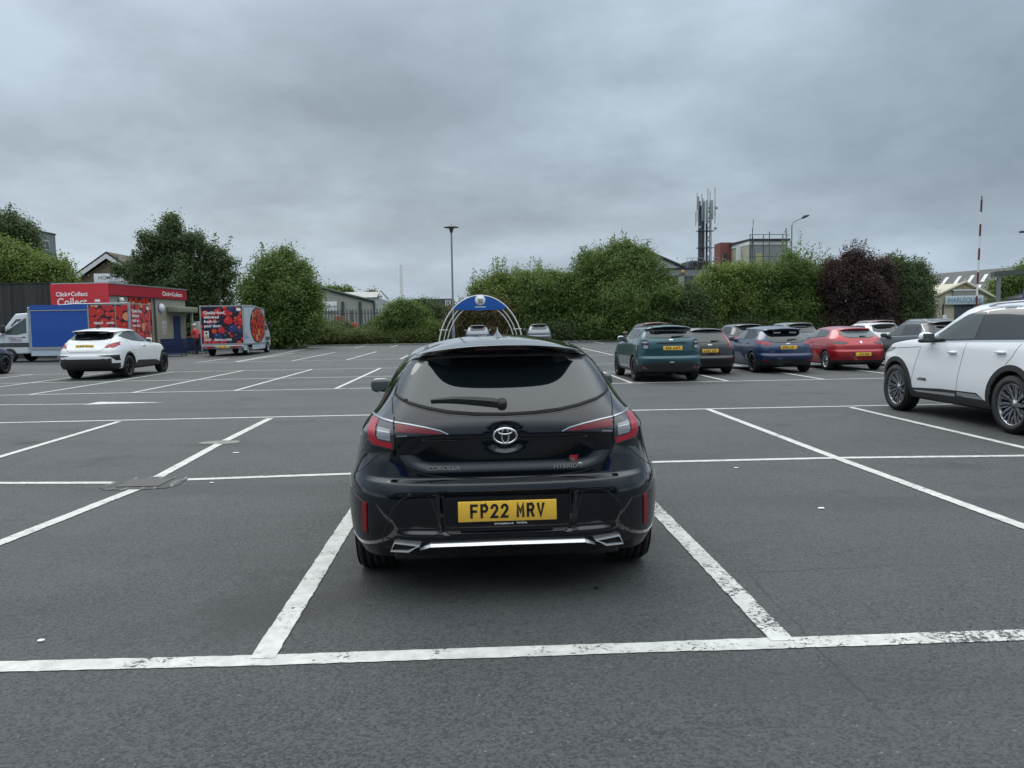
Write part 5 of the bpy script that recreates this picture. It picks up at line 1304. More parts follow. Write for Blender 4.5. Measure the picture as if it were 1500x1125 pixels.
# the third van, mostly hidden behind
vt = box_van((-20.6, 47.2), 90, 'white panelled delivery van partly hidden at the left edge behind the blue-sided van', 'tomato', Lb=4.3, H=2.72)
o = text('side_lettering', 'HOME', .42, SIDE, mat('steel blue lettering', (.05, .14, .22), .5), vt, offset=.004); o.location = (-1.16, 3.05, 2.33)
o = text('side_lettering', 'Delivered', .16, SIDE, mat('steel blue lettering'), vt); o.location = (-1.16, 3.1, 1.98)
vt.location = (-21.3, 47.2, 0)
# ------------------------------------------------------------------ collection kiosk
KR = mat('red fascia', (.56, .020, .032), .4, coat=.2, build=b_dirty((.58, .022, .034), .25, 1.5, (.35, .02, .03)))
KD = mat('dark red fascia', (.36, .014, .030), .45)
KB = mat('beige cladding', (.30, .295, .25), .6, build=b_dirty((.31, .30, .255), .4, 1.2, (.17, .17, .14)))
KDOOR = mat('kiosk door', (.30, .27, .20), .6, build=b_dirty((.31, .28, .205), .3, 2, (.2, .18, .13)))
kA = Vector((-19.40, 43.6, 0)); kB = Vector((-18.55, 52.4, 0)); kd = (kB-kA).normalized(); klen = (kB-kA).length
kang = math.atan2(kd.y, kd.x)
kk = empty('collection_kiosk', kA, (0, 0, kang)); tag(kk, 'beige click and collect kiosk with a red fascia behind the blue-sided van', 'kiosk')
# local +x runs along the right-hand face (away from the viewer), local -y is the outside of that face
HK = 3.95; KW = 3.05
m = MB(); m.box((.02, .02, 0), (klen-.02, KW-.02, HK-.62)); m.build('wall', KB, kk)
m = MB(); m.box((-.10, -.10, HK-.60), (klen, KW, HK)); m.build('fascia', KD, kk)
m = MB(); m.box((-.14, -.06, HK-1.45), (-.101, KW+.05, HK+.02)); fs_ = m.build('front_sign', KR, kk)
KF = Matrix.Rotation(R(-90), 4, 'Z') @ REAR      # faces local -x
for s, sz, yy, zz in (('Click+Collect', .31, 1.95, 3.42), ('Collect', .56, 1.95, 3.0)):
    o = text('sign_lettering', s, sz, KF, WHTTXT, fs_, offset=.008, align='CENTER'); o.location = (-.146, yy, zz)
m = MB()
for k in range(2): m.prism(blob(0, 0, .085, .075, 12, 0, 1, .8), 0, .01, Matrix.Translation((-.150, .62-k*.13, 3.06)) @ KF)
m.build('collect_symbol', WHTTXT, fs_)
o = text('fascia_lettering', 'Click+Collect', .34, REAR, WHTTXT, kk, offset=.006, sx=1.35); o.location = (klen-1.95, -.105, HK-.33)
for (x0, x1) in ((1.95, 3.75), (3.80, 4.35)):
    m = MB(); m.box((x0, -.012, .5), (x1, .01, HK-.66)); po = m.build('tomato_poster', PDARK, kk); fruit_print(po, 'printed_fruit', Matrix.Translation(((x0+x1)/2, -.012, (HK-.16)/2)), x1-x0, HK-1.16, 'tomato', int(x0*7))
m = MB(); m.box((4.95, -.02, 0), (7.0, .015, 2.28)); dr = m.build('door_panel', KDOOR, kk)
for (z0, z1, w_) in ((1.55, 2.0, .55), (1.2, 1.5, .4)):
    m = MB(); m.box((5.85-w_/2, -.030, z0), (5.85+w_/2, -.022, z1)); no = m.build('notice', mat('paper notice', (.52, .50, .46), .7), dr)
    for k in range(4): 
        m = MB(); m.box((5.85-w_/2+.05, -.034, z0+.07+k*.08*(z1-z0)/.45), (5.85+w_/2-.06, -.031, z0+.09+k*.08*(z1-z0)/.45)); m.build('print_line', GREYTRIM, no)
m = MB(); m.box((7.1, -.01, 0), (8.0, .015, 2.3)); m.build('blue_doorway', mat('deep blue door', (.010, .035, .11), .5), kk)
m = MB(); m.bevbox((6.25, -.75, 2.52), (8.95, -.03, 2.86), .03); m.build('canopy', mat('canopy green grey', (.22, .23, .17), .6), kk)
m = MB(); m.box((8.35, -.62, 0), (8.5, -.48, 2.52)); m.build('canopy_post', KB, kk)
m = MB(); m.lathe([(0, .16), (.20, .13), (.27, .03), (.27, 0)], 20, Matrix.Translation((5.55, -.03, 2.78)) @ Matrix.Rotation(R(90), 4, 'X')); m.build('round_wall_light', WHITE, kk)
m = MB(); m.lathe([(0, .22), (.10, .2), (.14, .10), (.10, 0)], 14, Matrix.Translation((.95, -.15, 3.02))); m.box((.90, -.2, 3.20), (1.0, .02, 3.26)); m.build('security_camera', WHITE, kk)
m = MB(); m.bevbox((8.55, -.95, 1.15), (8.85, -.60, 1.95), .03); cb = m.build('control_box', mat('control box grey', (.42, .43, .42), .5), kk)
m = MB(); m.box((8.65, -.80, 0), (8.75, -.72, 1.15)); m.build('post', ALU, cb)
m = MB(); m.box((.02, -.025, 0), (klen-.02, .018, .22)); m.build('plinth', GREYTRIM, kk)
for x_ in (1.2, 1.9, 4.42, 4.90): m = MB(); m.box((x_, -.004, .23), (x_+.018, .018, HK-.63)); m.build('panel_joint', mat('joint shadow', (.10, .10, .085), .8), kk)
m = MB(); m.box((-.12, -.13, HK+.001), (klen+.02, KW+.02, HK+.07)); m.build('roof_flashing', ALU, kk)
m = MB(); m.tube([(4.7, -.06, .2), (4.7, -.06, HK-.65)], .045, 8); m.build('downpipe', GREYTRIM, kk)
m = MB(); m.box((6.80, -.05, 1.0), (6.86, -.021, 1.18)); m.build('door_handle', ALU, dr)
# crates on dollies beside it
CRB = mat('blue crate plastic', (.010, .025, .085), .55); DOL = mat('dolly grey', (.10, .12, .15), .5)
def crate_stack(x, y, n, i):
    base = empty('crate_dolly', (x, y, 0)); tag(base, ['low wheeled dolly under the left crate stack by the kiosk door', 'low wheeled dolly under the right crate stack by the kiosk post'][i], 'dolly', 'crate dollies by the kiosk')
    m = MB(); m.bevbox((-.62, -.38, .10), (.62, .38, .16), .02); m.build('deck', DOL, base)
    for sx in (-1, 1):
        for sy in (-1, 1):
            m = MB(); m.lathe([(0, -.015), (.05, -.015), (.05, .015), (0, .015)], 12, Matrix.Translation((sx*.5, sy*.3, .05)) @ Matrix.Rotation(R(90), 4, 'Y')); m.build('caster', RUBBER, base)
    for k in range(n):
        z = .165+k*.205; m = MB(); w2, d2, h_ = .60, .36, .19
        m.box((-w2, -d2, 0), (w2, d2, .02)); 
        for (a, b_) in (((-w2, -d2, .02), (w2, -d2+.02, h_)), ((-w2, d2-.02, .02), (w2, d2, h_)), ((-w2, -d2+.02, .02), (-w2+.02, d2-.02, h_)), ((w2-.02, -d2+.02, .02), (w2, d2-.02, h_))): m.box(a, b_)
        m.box((-w2-.015, -d2-.015, h_-.03), (w2+.015, -d2, h_)); m.box((-w2-.015, d2, h_-.03), (w2+.015, d2+.015, h_))
        for j in range(7): m.box((-w2+.05+j*.18, -d2-.008, .03), (-w2+.07+j*.18, -d2, h_-.03))
        c = m.build('blue_crate', CRB); c.location = (x+rng.uniform(-.02, .02), y+rng.uniform(-.02, .02), z)
        names = {0: 'bottom', n-1: 'topmost'}; nm = names.get(k, ['second from bottom', 'third from bottom', 'fourth from bottom'][min(k-1, 2)])
        tag(c, 'dark blue crate, %s of the %s by the kiosk' % (nm, ['left stack', 'right stack'][i]), 'crate', 'blue crates stacked by the kiosk')
crate_stack(gnd(256, 522).x, gnd(256, 522).y, 4, 0); crate_stack(gnd(286, 519).x-.2, 49.3, 4, 1)
# ------------------------------------------------------------------ trolley shelter arch
AY = 46.0; ac = at(704, 474, AY).x; SHB = mat('shelter blue', (.006, .085, .36), .4, coat=.3); TUBE = mat('white tube', (.62, .64, .64), .35, coat=.2)
ta = empty('trolley_shelter', (ac, AY, 0)); tag(ta, 'white tubular trolley shelter arch with a blue crescent sign', 'trolley shelter')
def arch_pts(a, hz, n=26, p=2.0): return [(a*math.cos(t), 0, hz*math.sin(t)) for t in np.linspace(0, PI, n)]
AW, AH = 2.42, 3.14
m = MB(); m.tube([(x, 0, z) for x, _, z in [(AW, 0, 0)]+arch_pts(AW, AH)+[(-AW, 0, 0)]], .038, 10); m.build('outer_hoop', TUBE, ta)
ch0 = 2.42
for k, (a_, h_) in enumerate(((AW-.26, AH-.30), (AW-.46, AH-.50))):
    for s_ in (-1, 1):
        pts = [(s_*x, .02*(k+1), z) for x, _, z in arch_pts(a_, h_, 40) if x > 0 and z < 2.50]
        m = MB(); m.tube(pts, .026, 8); m.build('inner_hoop', TUBE, ta)
for s_ in (-1, 1):
    m = MB(); m.tube([(s_*2.36, 0, 1.2), (s_*1.86, .02, 1.2)], .03, 6); m.build('hoop_brace', TUBE, ta)
top = [(x, z) for x, _, z in arch_pts(AW-.03, AH-.03, 60) if z > 2.40]; bot = [(-1.35, 2.33), (0, 2.29), (1.35, 2.33)]
m = MB(); m.prism(top+bot, -.04, .04, Matrix.Rotation(R(90), 4, 'X')); sg_ = m.build('sign_crescent', SHB, ta)
m = MB(); m.lathe([(0, .0), (.30, .0), (.30, -.01)], 32, Matrix.Translation((0, -.052, 2.86)) @ Matrix.Rotation(R(90), 4, 'X')); ds = m.build('sign_disc', WHTTXT, sg_)
m = MB(); y = -.058
for a, b_ in (((-.17, 2.96), (-.12, 2.96)), ((-.12, 2.96), (-.08, 2.76)), ((-.08, 2.76), (.12, 2.76)), ((-.11, 2.92), (.15, 2.92)), ((.15, 2.92), (.12, 2.80)), ((-.09, 2.82), (.12, 2.82)), ((-.03, 2.92), (-.02, 2.76)), ((.06, 2.92), (.05, 2.76))): m.tube([(a[0], y, a[1]), (b_[0], y, b_[1])], .011, 5)
for x in (-.06, .09): m.lathe([(.0, 0), (.03, 0)], 10, Matrix.Translation((x, y, 2.71)) @ Matrix.Rotation(R(90), 4, 'X'))
m.build('trolley_symbol', BLKTXT, ds)
m = MB(); m.box((-.31, -.05, 2.46), (.31, -.045, 2.50)); m.build('sign_strip', WHTTXT, sg_)
# ------------------------------------------------------------------ poles
GALV = mat('galvanised steel', (.24, .26, .27), .5, .5, build=b_dirty((.25, .27, .28), .5, 2, (.12, .13, .14)))
def lamp(u, Y, vtop, label, kind='disc'):
    p = at(u, vtop, Y); h = p.z; rt = empty('street_lamp', (p.x, p.y, 0)); tag(rt, label, 'street lamp')
    m = MB(); m.tube([(0, 0, 0), (0, 0, 1.1)], .11, 12); m.tube([(0, 0, 1.1), (0, 0, 1.25), (0, 0, h)], [.11, .075, .055], 12); m.build('pole', GALV, rt)
    if kind == 'disc':
        m = MB(); m.lathe([(0, .10), (.18, .08), (.50, .02), (.52, 0), (.48, -.03), (.16, -.06), (.09, -.35), (.0, -.35)], 28, Matrix.Translation((0, 0, h))); m.tube([(0, 0, h+.1), (0, 0, h+.25)], .02, 6); m.build('lamp_head', mat('lamp head grey', (.12, .13, .14), .4), rt)
        m = MB(); m.lathe([(.17, -.055), (.46, -.035)], 28, Matrix.Translation((0, 0, h))); m.build('lamp_glass', CLEARLENS, rt)
    return rt, h
lamp(661, 55, 333, 'tall grey car park lamp with a flat disc head behind the trolley shelter')
rt, h = lamp(344.5, 80, 383, 'thin grey lamp post with small flat head between the two left trees', 'x')
m = MB(); m.bevbox((-.05, -.1, h-.02), (.65, .1, h+.12), .03); m.build('lamp_head', mat('lamp head grey'), rt)
rt, h = lamp(1160, 78, 330, 'street lamp with curved arm and leaf-shaped head beside the scaffolding', 'x')
m = MB(); m.tube([(0, 0, h-.05), (.12, 0, h+.25), (.5, 0, h+.5), (1.0, 0, h+.68)], .045, 8); m.build('arm', GALV, rt)
m = MB(); m.tube([(.95, 0, h+.66), (1.2, 0, h+.80), (1.5, 0, h+.90), (1.75, 0, h+.96)], [.06, .15, .12, .03], 10); m.build('lamp_head', mat('dark lamp head', (.04, .045, .05), .5), rt)
rt, h = lamp(1508, 60, 340, 'lamp post at the right edge with only its head showing', 'x')
m = MB(); m.bevbox((-.75, -.12, h-.05), (.0, .12, h+.10), .03); m.build('lamp_head', mat('dark lamp head'), rt)
# white pole far off, red and white banded pole
p = at(587, 388, 100); m = MB(); m.tube([(0, 0, 0), (0, 0, p.z)], [.30, .16], 10); o = m.build('flag_pole', WHITE); o.location = (p.x, p.y, 0); tag(o, 'plain white tapering pole rising behind the white shed', 'pole')
p0 = at(1430, 455, 58); p1 = at(1438, 293, 58); rt = empty('banded_pole', (p0.x, p0.y, 0)); tag(rt, 'red and white banded pole leaning slightly beside the cream shop', 'pole')
BR = mat('band red brown', (.13, .025, .03), .6); d = (p1-p0); lean = d.x/d.z
zs = [0, p0.z+.2]; nb = 9; hh = (p1.z-p0.z-.2)/nb
for k in range(-1, nb):
    za = 0 if k < 0 else p0.z+.2+k*hh; zb_ = p0.z+.2+(k+1)*hh; m = MB(); m.tube([((za-p0.z)*lean, 0, za), ((zb_-p0.z)*lean, 0, zb_)], .07, 10); m.build('band', BR if k in (0, 2, 4, 6, 8) else WHITE, rt)
m = MB(); m.tube([((p1.z-p0.z)*lean, 0, p1.z), ((p1.z-p0.z)*lean, 0, p1.z+.3)], .05, 8); m.build('tip', GALV, rt)
# blue sign at the right edge
p = at(1501, 431, 50); rt = empty('road_sign', (p.x, p.y, 0)); tag(rt, 'tall blue information sign cut off at the right edge', 'sign')
m = MB(); m.bevbox((-.12, -.02, p.z-.75), (.9, .02, p.z+.25), .01); sg2 = m.build('sign_panel', mat('sign blue', (.010, .06, .42), .5), rt)
for k in range(4): m = MB(); m.box((-.06, -.03, p.z+.08-k*.2), (.2, -.021, p.z+.14-k*.2)); m.build('sign_line', WHTTXT, sg2)
m = MB(); m.tube([(.4, .06, 0), (.4, .06, p.z+.2)], .04, 8); m.build('post', GALV, rt)
# ------------------------------------------------------------------ buildings and fences
def XZ(u, v, Y): p = at(u, v, Y); return p.x, p.z
def quadbox(name, pts, Y, depth, m_, parent=None, ox=0, oy=0):
    """a wall outline given as (x, z) extruded away from the viewer"""
    m = MB(); n = len(pts); vs = [(x-ox, Y-oy, z) for x, z in pts]+[(x-ox, Y+depth-oy, z) for x, z in pts]
    m.add(vs, [list(range(n)), list(range(n, 2*n))]+[(i, (i+1) % n, n+(i+1) % n, n+i) for i in range(n)]); return m.build(name, m_, parent)
def win(parent, x0, x1, z0, z1, Y, fr_=None, gl_=None, bars=0, name='window', ox=0, oy=0):
    fr_ = fr_ or WHITE; gl_ = gl_ or mat('building glass', (.03, .04, .045), .08); t_ = .08
    m = MB(); y = Y-oy-.05; x0 -= ox; x1 -= ox
    m.box((x0, y, z0), (x1, y+.04, z0+t_)); m.box((x0, y, z1-t_), (x1, y+.04, z1)); m.box((x0, y, z0+t_), (x0+t_, y+.04, z1-t_)); m.box((x1-t_, y, z0+t_), (x1, y+.04, z1-t_))
    for k in range(bars): xx = x0+(x1-x0)*(k+1)/(bars+1); m.box((xx-t_/2, y, z0+t_), (xx+t_/2, y+.04, z1-t_))
    w = m.build(name, fr_, parent); m = MB(); m.box((x0+t_*.5, y+.015, z0+t_*.5), (x1-t_*.5, y+.03, z1-t_*.5)); m.build('pane', gl_, w); return w
# dark timber screen on the left
def b_boards(t, b):
    q = NT(t); v = q.coord('Object'); s = q.n('ShaderNodeSeparateXYZ'); q.l(v, s.inputs[0])
    k = q.math('MULTIPLY', s.outputs[0], 6.5); fr_ = q.math('FRACT', k); w = q.n('ShaderNodeTexWhiteNoise', noise_dimensions='1D'); q.l(q.math('FLOOR', k), w.inputs['W'])
    n = q.noise(q.coord('Object', (8, 8, .6)), 2, 4, .6)
    c = q.ramp(q.math('ADD', q.math('MULTIPLY', w.outputs['Value'], .5), q.math('MULTIPLY', n, .5)), [(.2, (.022, .023, .024)), (.9, (.060, .060, .060))])
    q.l(q.mix(q.math('LESS_THAN', fr_, .06), c, (.008, .008, .008)), b.inputs['Base Color'])
x0 = at(-60, 415, 46).x; x1 = at(79, 416, 46).x; zt = at(40, 415.5, 46).z
m = MB(); m.box((x0, 46.0, 0), (x1, 46.12, zt)); m.box((x0, 45.96, zt+.001), (x1, 46.16, zt+.06)); o = m.build('board_fence', mat('dark boards', rough=.85, build=b_boards)); tag(o, 'tall dark vertical board fence left of the red kiosk sign', 'fence')
# house with white bargeboards
HY_ = 75; BRK = mat('tan brick', (.24, .19, .12), .85, build=b_dirty((.25, .20, .13), .6, 3, (.15, .11, .07)))
def b_tiles(c0, c1):
    def f(t, b):
        q = NT(t); v = q.coord('Object'); br = q.n('ShaderNodeTexBrick'); br.inputs['Scale'].default_value = 3; br.inputs['Color1'].default_value = (*c0, 1); br.inputs['Color2'].default_value = (*c1, 1); br.inputs['Mortar'].default_value = (*[x*.45 for x in c0], 1); q.l(v, br.inputs[0])
        n = q.noise(v, 1.1, 4, .6); q.l(q.mix(q.ramp(n, [(.4, g3(0)), (.8, g3(.5))]), br.outputs[0], tuple(x*.5 for x in c1)), b.inputs['Base Color'])
    return f
TILE = mat('brown roof tiles', rough=.85, build=b_tiles((.075, .062, .055), (.11, .09, .08)))
ax_, az_ = XZ(159, 372, HY_); lx, lz = XZ(104, 411, HY_); rx, rz = XZ(214, 409, HY_); slope = (az_-lz)/(ax_-lx)
hs = empty('house', (ax_, HY_, 0)); tag(hs, 'tan brick house with white bargeboards and brown tiled roof behind the kiosk', 'house')
hwid = ax_-lx
quadbox('wall', [(-hwid+.5, 0), (-hwid+.5, lz-.1), (0, az_-.5), (hwid-.5, lz-.1), (hwid-.5, 0)], 0, 10, BRK, hs)
for s_ in (-1, 1):
    m = MB(); a = Vector((0, -.5, az_)); b_ = Vector((s_*hwid, -.5, lz)); c_ = Vector((0, 10.4, az_)); d_ = Vector((s_*hwid, 10.4, lz)); up_ = Vector((0, 0, .18))
    m.add([a, b_, d_, c_, a+up_, b_+up_, d_+up_, c_+up_], [(0, 1, 2, 3), (4, 5, 6, 7), (0, 1, 5, 4), (1, 2, 6, 5), (2, 3, 7, 6), (3, 0, 4, 7)]); m.build('roof_slope', TILE, hs)
    m = MB(); a = Vector((0, -.56, az_-.02)); b_ = Vector((s_*hwid, -.56, lz-.02)); dn = Vector((0, 0, -.42)); th = Vector((0, .05, 0))
    m.add([a, b_, b_+dn, a+dn, a+th, b_+th, b_+dn+th, a+dn+th], [(0, 1, 2, 3), (4, 5, 6, 7), (0, 1, 5, 4), (1, 2, 6, 5), (2, 3, 7, 6), (3, 0, 4, 7)]); m.build('bargeboard', WHITE, hs)
sx0, sz1 = XZ(137, 401, HY_-.6); sx1, sz0 = XZ(206, 418, HY_-.6)
m = MB(); m.bevbox((sx0, HY_-.6, sz0-.5), (sx1, HY_-.52, sz1), .02); sb = m.build('shop_sign_board', WHITE); tag(sb, 'white HOME SUPPLY SERVICE board mounted on the gable of the tan house', 'sign')
for s, zz, sz in (('HOME SUPPLY', sz1-.38, .46), ('SERVICE', sz1-.82, .42)):
    o = text('sign_lettering', s, sz, REAR, mat('slate lettering', (.09, .10, .11), .6), sb, offset=.004); o.location = ((sx0*.55+sx1*.45) if s[0] == 'H' else (sx0+sx1)/2, HY_-.605, zz)
# grey flats far left
Y = 120; x0, zt = XZ(20, 338, Y); x1, _ = XZ(49, 338, Y); ft = empty('apartment_block', (x0, Y, 0)); tag(ft, 'grey apartment block rising behind the far left tree', 'building')
GREYB = mat('grey render', (.16, .185, .21), .7); GREYD = mat('dark grey cladding', (.07, .08, .10), .7); WW = x1-x0; zb_ = at(60, 366, Y).z
m = MB(); m.box((0, 0, 0), (WW, 6, zt)); m.build('wall', GREYB, ft)
m = MB(); m.box((-.05, -.06, 0), (WW+.05, 6.05, zb_)); m.build('cladding_band', GREYD, ft)
m = MB(); m.box((-.1, -.1, zt+.001), (WW+.12, 6.1, zt+.2)); m.build('roof', GREYD, ft)
for k in range(2):
    m = MB(); y0_ = 1.0+k*1.8; m.box((WW+.001, y0_, zb_+.3), (WW+.06, y0_+1.2, zb_+1.7)); w_ = m.build('window', WHITE, ft); m = MB(); m.box((WW+.05, y0_+.1, zb_+.4), (WW+.075, y0_+1.1, zb_+1.6)); m.build('pane', mat('building glass', (.03, .04, .045), .08), w_)
# warehouses behind the palisade fence
SHEET = mat('cream profiled sheet', rough=.6, build=b_ribs((.36, .36, .33), 3.2)); SHW = mat('white profiled sheet', rough=.6, build=b_ribs((.42, .45, .46), 2.6)); TRIM = mat('dark green trim', (.04, .065, .06), .6); ROOFW = mat('pale corrugated roof', rough=.7, build=b_ribs((.38, .38, .36), 2.0, .7, 1.5))
Y = 92; pts = [XZ(u, v, Y) for u, v in ((455, 418), (500, 430), (549, 442), (549, 490), (455, 490))]; o_ = at(500, 490, Y)
wh = empty('warehouse', (o_.x, Y, 0)); tag(wh, 'cream profiled warehouse with dark green sloping eaves behind the palisade fence', 'warehouse')
P_ = [(pts[0][0], 0), pts[0], pts[1], pts[2], (pts[2][0], 0)]; quadbox('wall', P_, Y, 3.5, SHEET, wh, o_.x, Y)
m = MB()
for a, b_ in ((pts[0], pts[1]), (pts[1], pts[2])): m.tube([(a[0]-o_.x, -.12, a[1]+.05), (b_[0]-o_.x, -.12, b_[1]+.05)], .17, 6)
m.build('eaves_trim', TRIM, wh)
for u in (502, 527, 548):
    p = at(u, 440, Y); m = MB(); m.box((p.x-o_.x-.13, -.2, 0), (p.x-o_.x+.13, -.02, p.z-.15 if u != 548 else pts[2][1]-.1)); m.build('downpipe', TRIM, wh)
a = at(471, 442, Y); b_ = at(494, 456, Y); m = MB(); m.bevbox((a.x-o_.x, -.14, b_.z), (b_.x-o_.x, -.03, a.z), .02); sg3 = m.build('wall_sign', WHITE, wh)
o = text('wall_sign_lettering', 'Bradfords', .42, REAR, BLKTXT, sg3); o.location = ((a.x+b_.x)/2-o_.x, -.15, (a.z+b_.z)/2)
Y = 104; pts = [XZ(u, v, Y) for u, v in ((498, 431), (500, 429.5), (556, 429.5), (566, 438), (566, 470))]; s0 = empty('factory_shed', (pts[2][0], Y, 0)); tag(s0, 'white shed with mossy pale corrugated roof beyond the cream warehouse', 'shed')
x0 = XZ(500, 429, Y)[0]; x1 = XZ(553, 429, Y)[0]; x2 = XZ(566, 439, Y)[0]; z1 = XZ(553, 435.5, Y)[1]; z2 = XZ(556, 429, Y)[1]; ox = pts[2][0]
quadbox('wall', [(x0, 0), (x0, z1), (x1, z1), (x2-.0, z1-.4), (x2, 0)], Y, 4, SHW, s0, ox, Y)
m = MB(); m.add([(x0-ox-.3, -.2, z1), (x1-ox, -.2, z1), (x1-ox+.3, 4, z2+.3), (x0-ox-.3, 4, z2+.3)], [(0, 1, 2, 3)]); m.build('roof', ROOFW, s0)
m = MB(); m.tube([(x1-ox, -.2, z1), (x1-ox+.4, 0, z2+.3), (x2-ox+.3, 0, z1-.3)], .12, 6); m.build('gable_trim', GALV, s0)
Y = 110; x0, z0 = XZ(566, 441, Y); x1, z1 = XZ(604, 442, Y); m = MB(); m.box((0, 0, 0), (x1-x0, 10, z0-.8)); s1 = empty('low_shed', (x0, Y, 0)); tag(s1, 'low grey profiled shed with pale roof edge at the foot of the white pole', 'shed'); m.build('wall', SHW, s1)
m = MB(); m.add([(-.1, -.3, z0-.8), (x1-x0+.1, -.3, z0-.8), (x1-x0+.1, 6, z0+.3), (-.1, 6, z0+.3)], [(0, 1, 2, 3)]); m.build('roof', ROOFW, s1)
Y = 88; x0, z0 = XZ(604, 438, Y); x1, _ = XZ(664, 438, Y); m = MB(); m.bevbox((x0, Y, 0), (x1, Y+6, z0), .05); o = m.build('shipping_container', mat('dark green container', rough=.6, build=b_ribs((.030, .040, .036), 1.6))); tag(o, 'dark green shipping container behind the bushes left of the lamp', 'container')
for k in range(3): m = MB(); p = at(653+k*3.2, 444, Y); m.box((p.x-.06, Y-.02, p.z-.3), (p.x+.06, Y-.005, p.z+.35)); m.build('container_mark', WHITE, o)
# palisade fence: pales are surface pattern of each bay
PAL = mat('palisade steel', (.09, .10, .11), .6, .3); FY = 72
def palisade(u0, u1, v, Y, label):
    a = at(u0, v, Y); b_ = at(u1, v, Y); n = max(1, int((b_.x-a.x)/2.75)); rt = empty('palisade_fence', (a.x, Y, 0)); tag(rt, label, 'fence')
    st = (b_.x-a.x)/n; H_ = a.z
    for i in range(n+1): m = MB(); m.box((i*st-.05, 0, 0), (i*st+.05, .1, H_-.15)); m.build('post', PAL, rt)
    for i in range(n):
        m = MB(); k = int(st/.26)
        for z in (.35, H_-.45): m.box((i*st+.052, .02, z), ((i+1)*st-.052, .07, z+.06))
        for j in range(k):
            x = i*st+(j+.5)*st/k; m.add([(x-.05, -.02, .05), (x+.05, -.02, .05), (x+.05, -.02, H_-.12), (x, -.02, H_), (x-.05, -.02, H_-.12), (x-.05, 0, .05), (x+.05, 0, .05), (x+.05, 0, H_-.12), (x, 0, H_), (x-.05, 0, H_-.12)], [(0, 1, 2, 3, 4), (5, 6, 7, 8, 9), (0, 1, 6, 5), (1, 2, 7, 6), (2, 3, 8, 7), (3, 4, 9, 8), (4, 0, 5, 9)])
        m.build('pale_bay', PAL, rt)
palisade(466, 660, 453, FY, 'grey palisade fence with pointed pales in front of the cream warehouse')
# things in the yard behind the fence
p = gnd(497, 480); m = MB(); m.bevbox((at(489, 466, 78).x, 78, 0), (at(503, 466, 78).x, 79.5, at(489, 463, 78).z), .05); o = m.build('skip', mat('rusty orange skip', (.30, .10, .06), .7, build=b_dirty((.32, .10, .06), .5, 2, (.15, .07, .05)))); tag(o, 'faded orange skip seen through the palisade fence', 'skip')
m = MB(); m.bevbox((at(512, 480, 70).x, 70, 0), (at(522, 480, 70).x, 70.6, at(512, 473, 70).z), .04); o = m.build('road_barrier', mat('barrier red', (.45, .04, .03), .6)); tag(o, 'red plastic barrier block at the foot of the palisade fence', 'barrier')
# office block with a big gable behind the hedge
Y = 85; CREAM = mat('cream render', (.36, .35, .31), .8, build=b_dirty((.36, .36, .33), .4, .8, (.22, .22, .20)))
ox, _ = XZ(980, 400, Y); ob = empty('office_building', (ox, Y, 0)); tag(ob, 'pale office building with low gable and dark windows behind the middle hedge', 'building')
g0 = [XZ(u, v, Y+3) for u, v in ((880, 385), (938, 365), (1003, 393), (1003, 470), (880, 470))]; quadbox('gable_wall', [(g0[4][0], 0)]+g0[:3]+[(g0[3][0], 0)], Y+3, 14, SHW, ob, ox, Y)
m = MB(); m.tube([(g0[0][0]-ox, 2.9, g0[0][1]), (g0[1][0]-ox, 2.9, g0[1][1]+.1), (g0[2][0]-ox, 2.9, g0[2][1]+.1)], .16, 6); m.build('gable_coping', mat('dark coping', (.03, .03, .035), .7), ob)
x0, z1 = XZ(972, 394.5, Y); x1, _ = XZ(1045, 394.5, Y); zm_ = XZ(972, 404, Y)[1]
m = MB(); m.box((x0-ox, 0, zm_), (x1-ox, 3, z1)); m.build('upper_cladding', mat('ribbed grey cladding', rough=.6, build=b_ribs((.24, .25, .26), 4)), ob)
m = MB(); m.box((x0-ox, .05, 0), (x1-ox, 3, zm_-.001)); m.build('wall', CREAM, ob)
m = MB(); m.box((x0-ox-.1, -.1, z1+.001), (x1-ox+.1, 3.1, z1+.14)); m.build('parapet', mat('dark coping'), ob)
for u0, u1, bars in ((982, 993, 1), (1003, 1031, 2)):
    a = XZ(u0, 405, Y); b_ = XZ(u1, 423, Y); win(ob, a[0], b_[0], b_[1], a[1], Y, mat('dark frame', (.02, .02, .024), .5), mat('dim window glass', (.09, .11, .125), .1), bars, ox=ox, oy=Y-.04)
p = XZ(1000, 398.5, Y); m = MB(); m.lathe([(0, .12), (.22, .1), (.25, 0)], 14, Matrix.Translation((p[0]-ox, -.02, p[1])) @ Matrix.Rotation(R(90), 4, 'X')); m.build('wall_lantern', mat('ochre lantern', (.45, .26, .12), .5), ob)
rb = XZ(1022, 385, Y+6); m = MB(); m.box((XZ(1012, 0, Y+6)[0]-ox, 6, z1-1), (XZ(1043, 0, Y+6)[0]-ox, 12, rb[1]+.25)); m.build('roof_plinth', mat('dark coping'), ob)
m = MB(); zz = XZ(1100, 390, Y+6)[1]; m.box((XZ(1020, 0, Y+6)[0]-ox, 12.1, z1-3), (XZ(1165, 0, Y+6)[0]-ox, 16, zz)); m.build('roof_terrace', CREAM, ob)
m = MB()
xs = [XZ(u, 0, Y+6)[0]-ox for u in range(1006, 1056, 8)]; zr = XZ(1030, 378, Y+6)[1]
for x in xs: m.tube([(x, 5.8, z1), (x, 5.8, zr)], .03, 5)
for dz in (0, .45): m.tube([(xs[0], 5.8, zr-dz), (xs[-1], 5.8, zr-dz)], .03, 5)
m.build('roof_railing', GALV, ob)
p = XZ(948.5, 350, Y+4); m = MB(); m.tube([(0, 0, 0), (0, 0, 2.3)], .04, 6); m.tube([(-.7, 0, 2.25), (.7, 0, 2.3)], .025, 5)
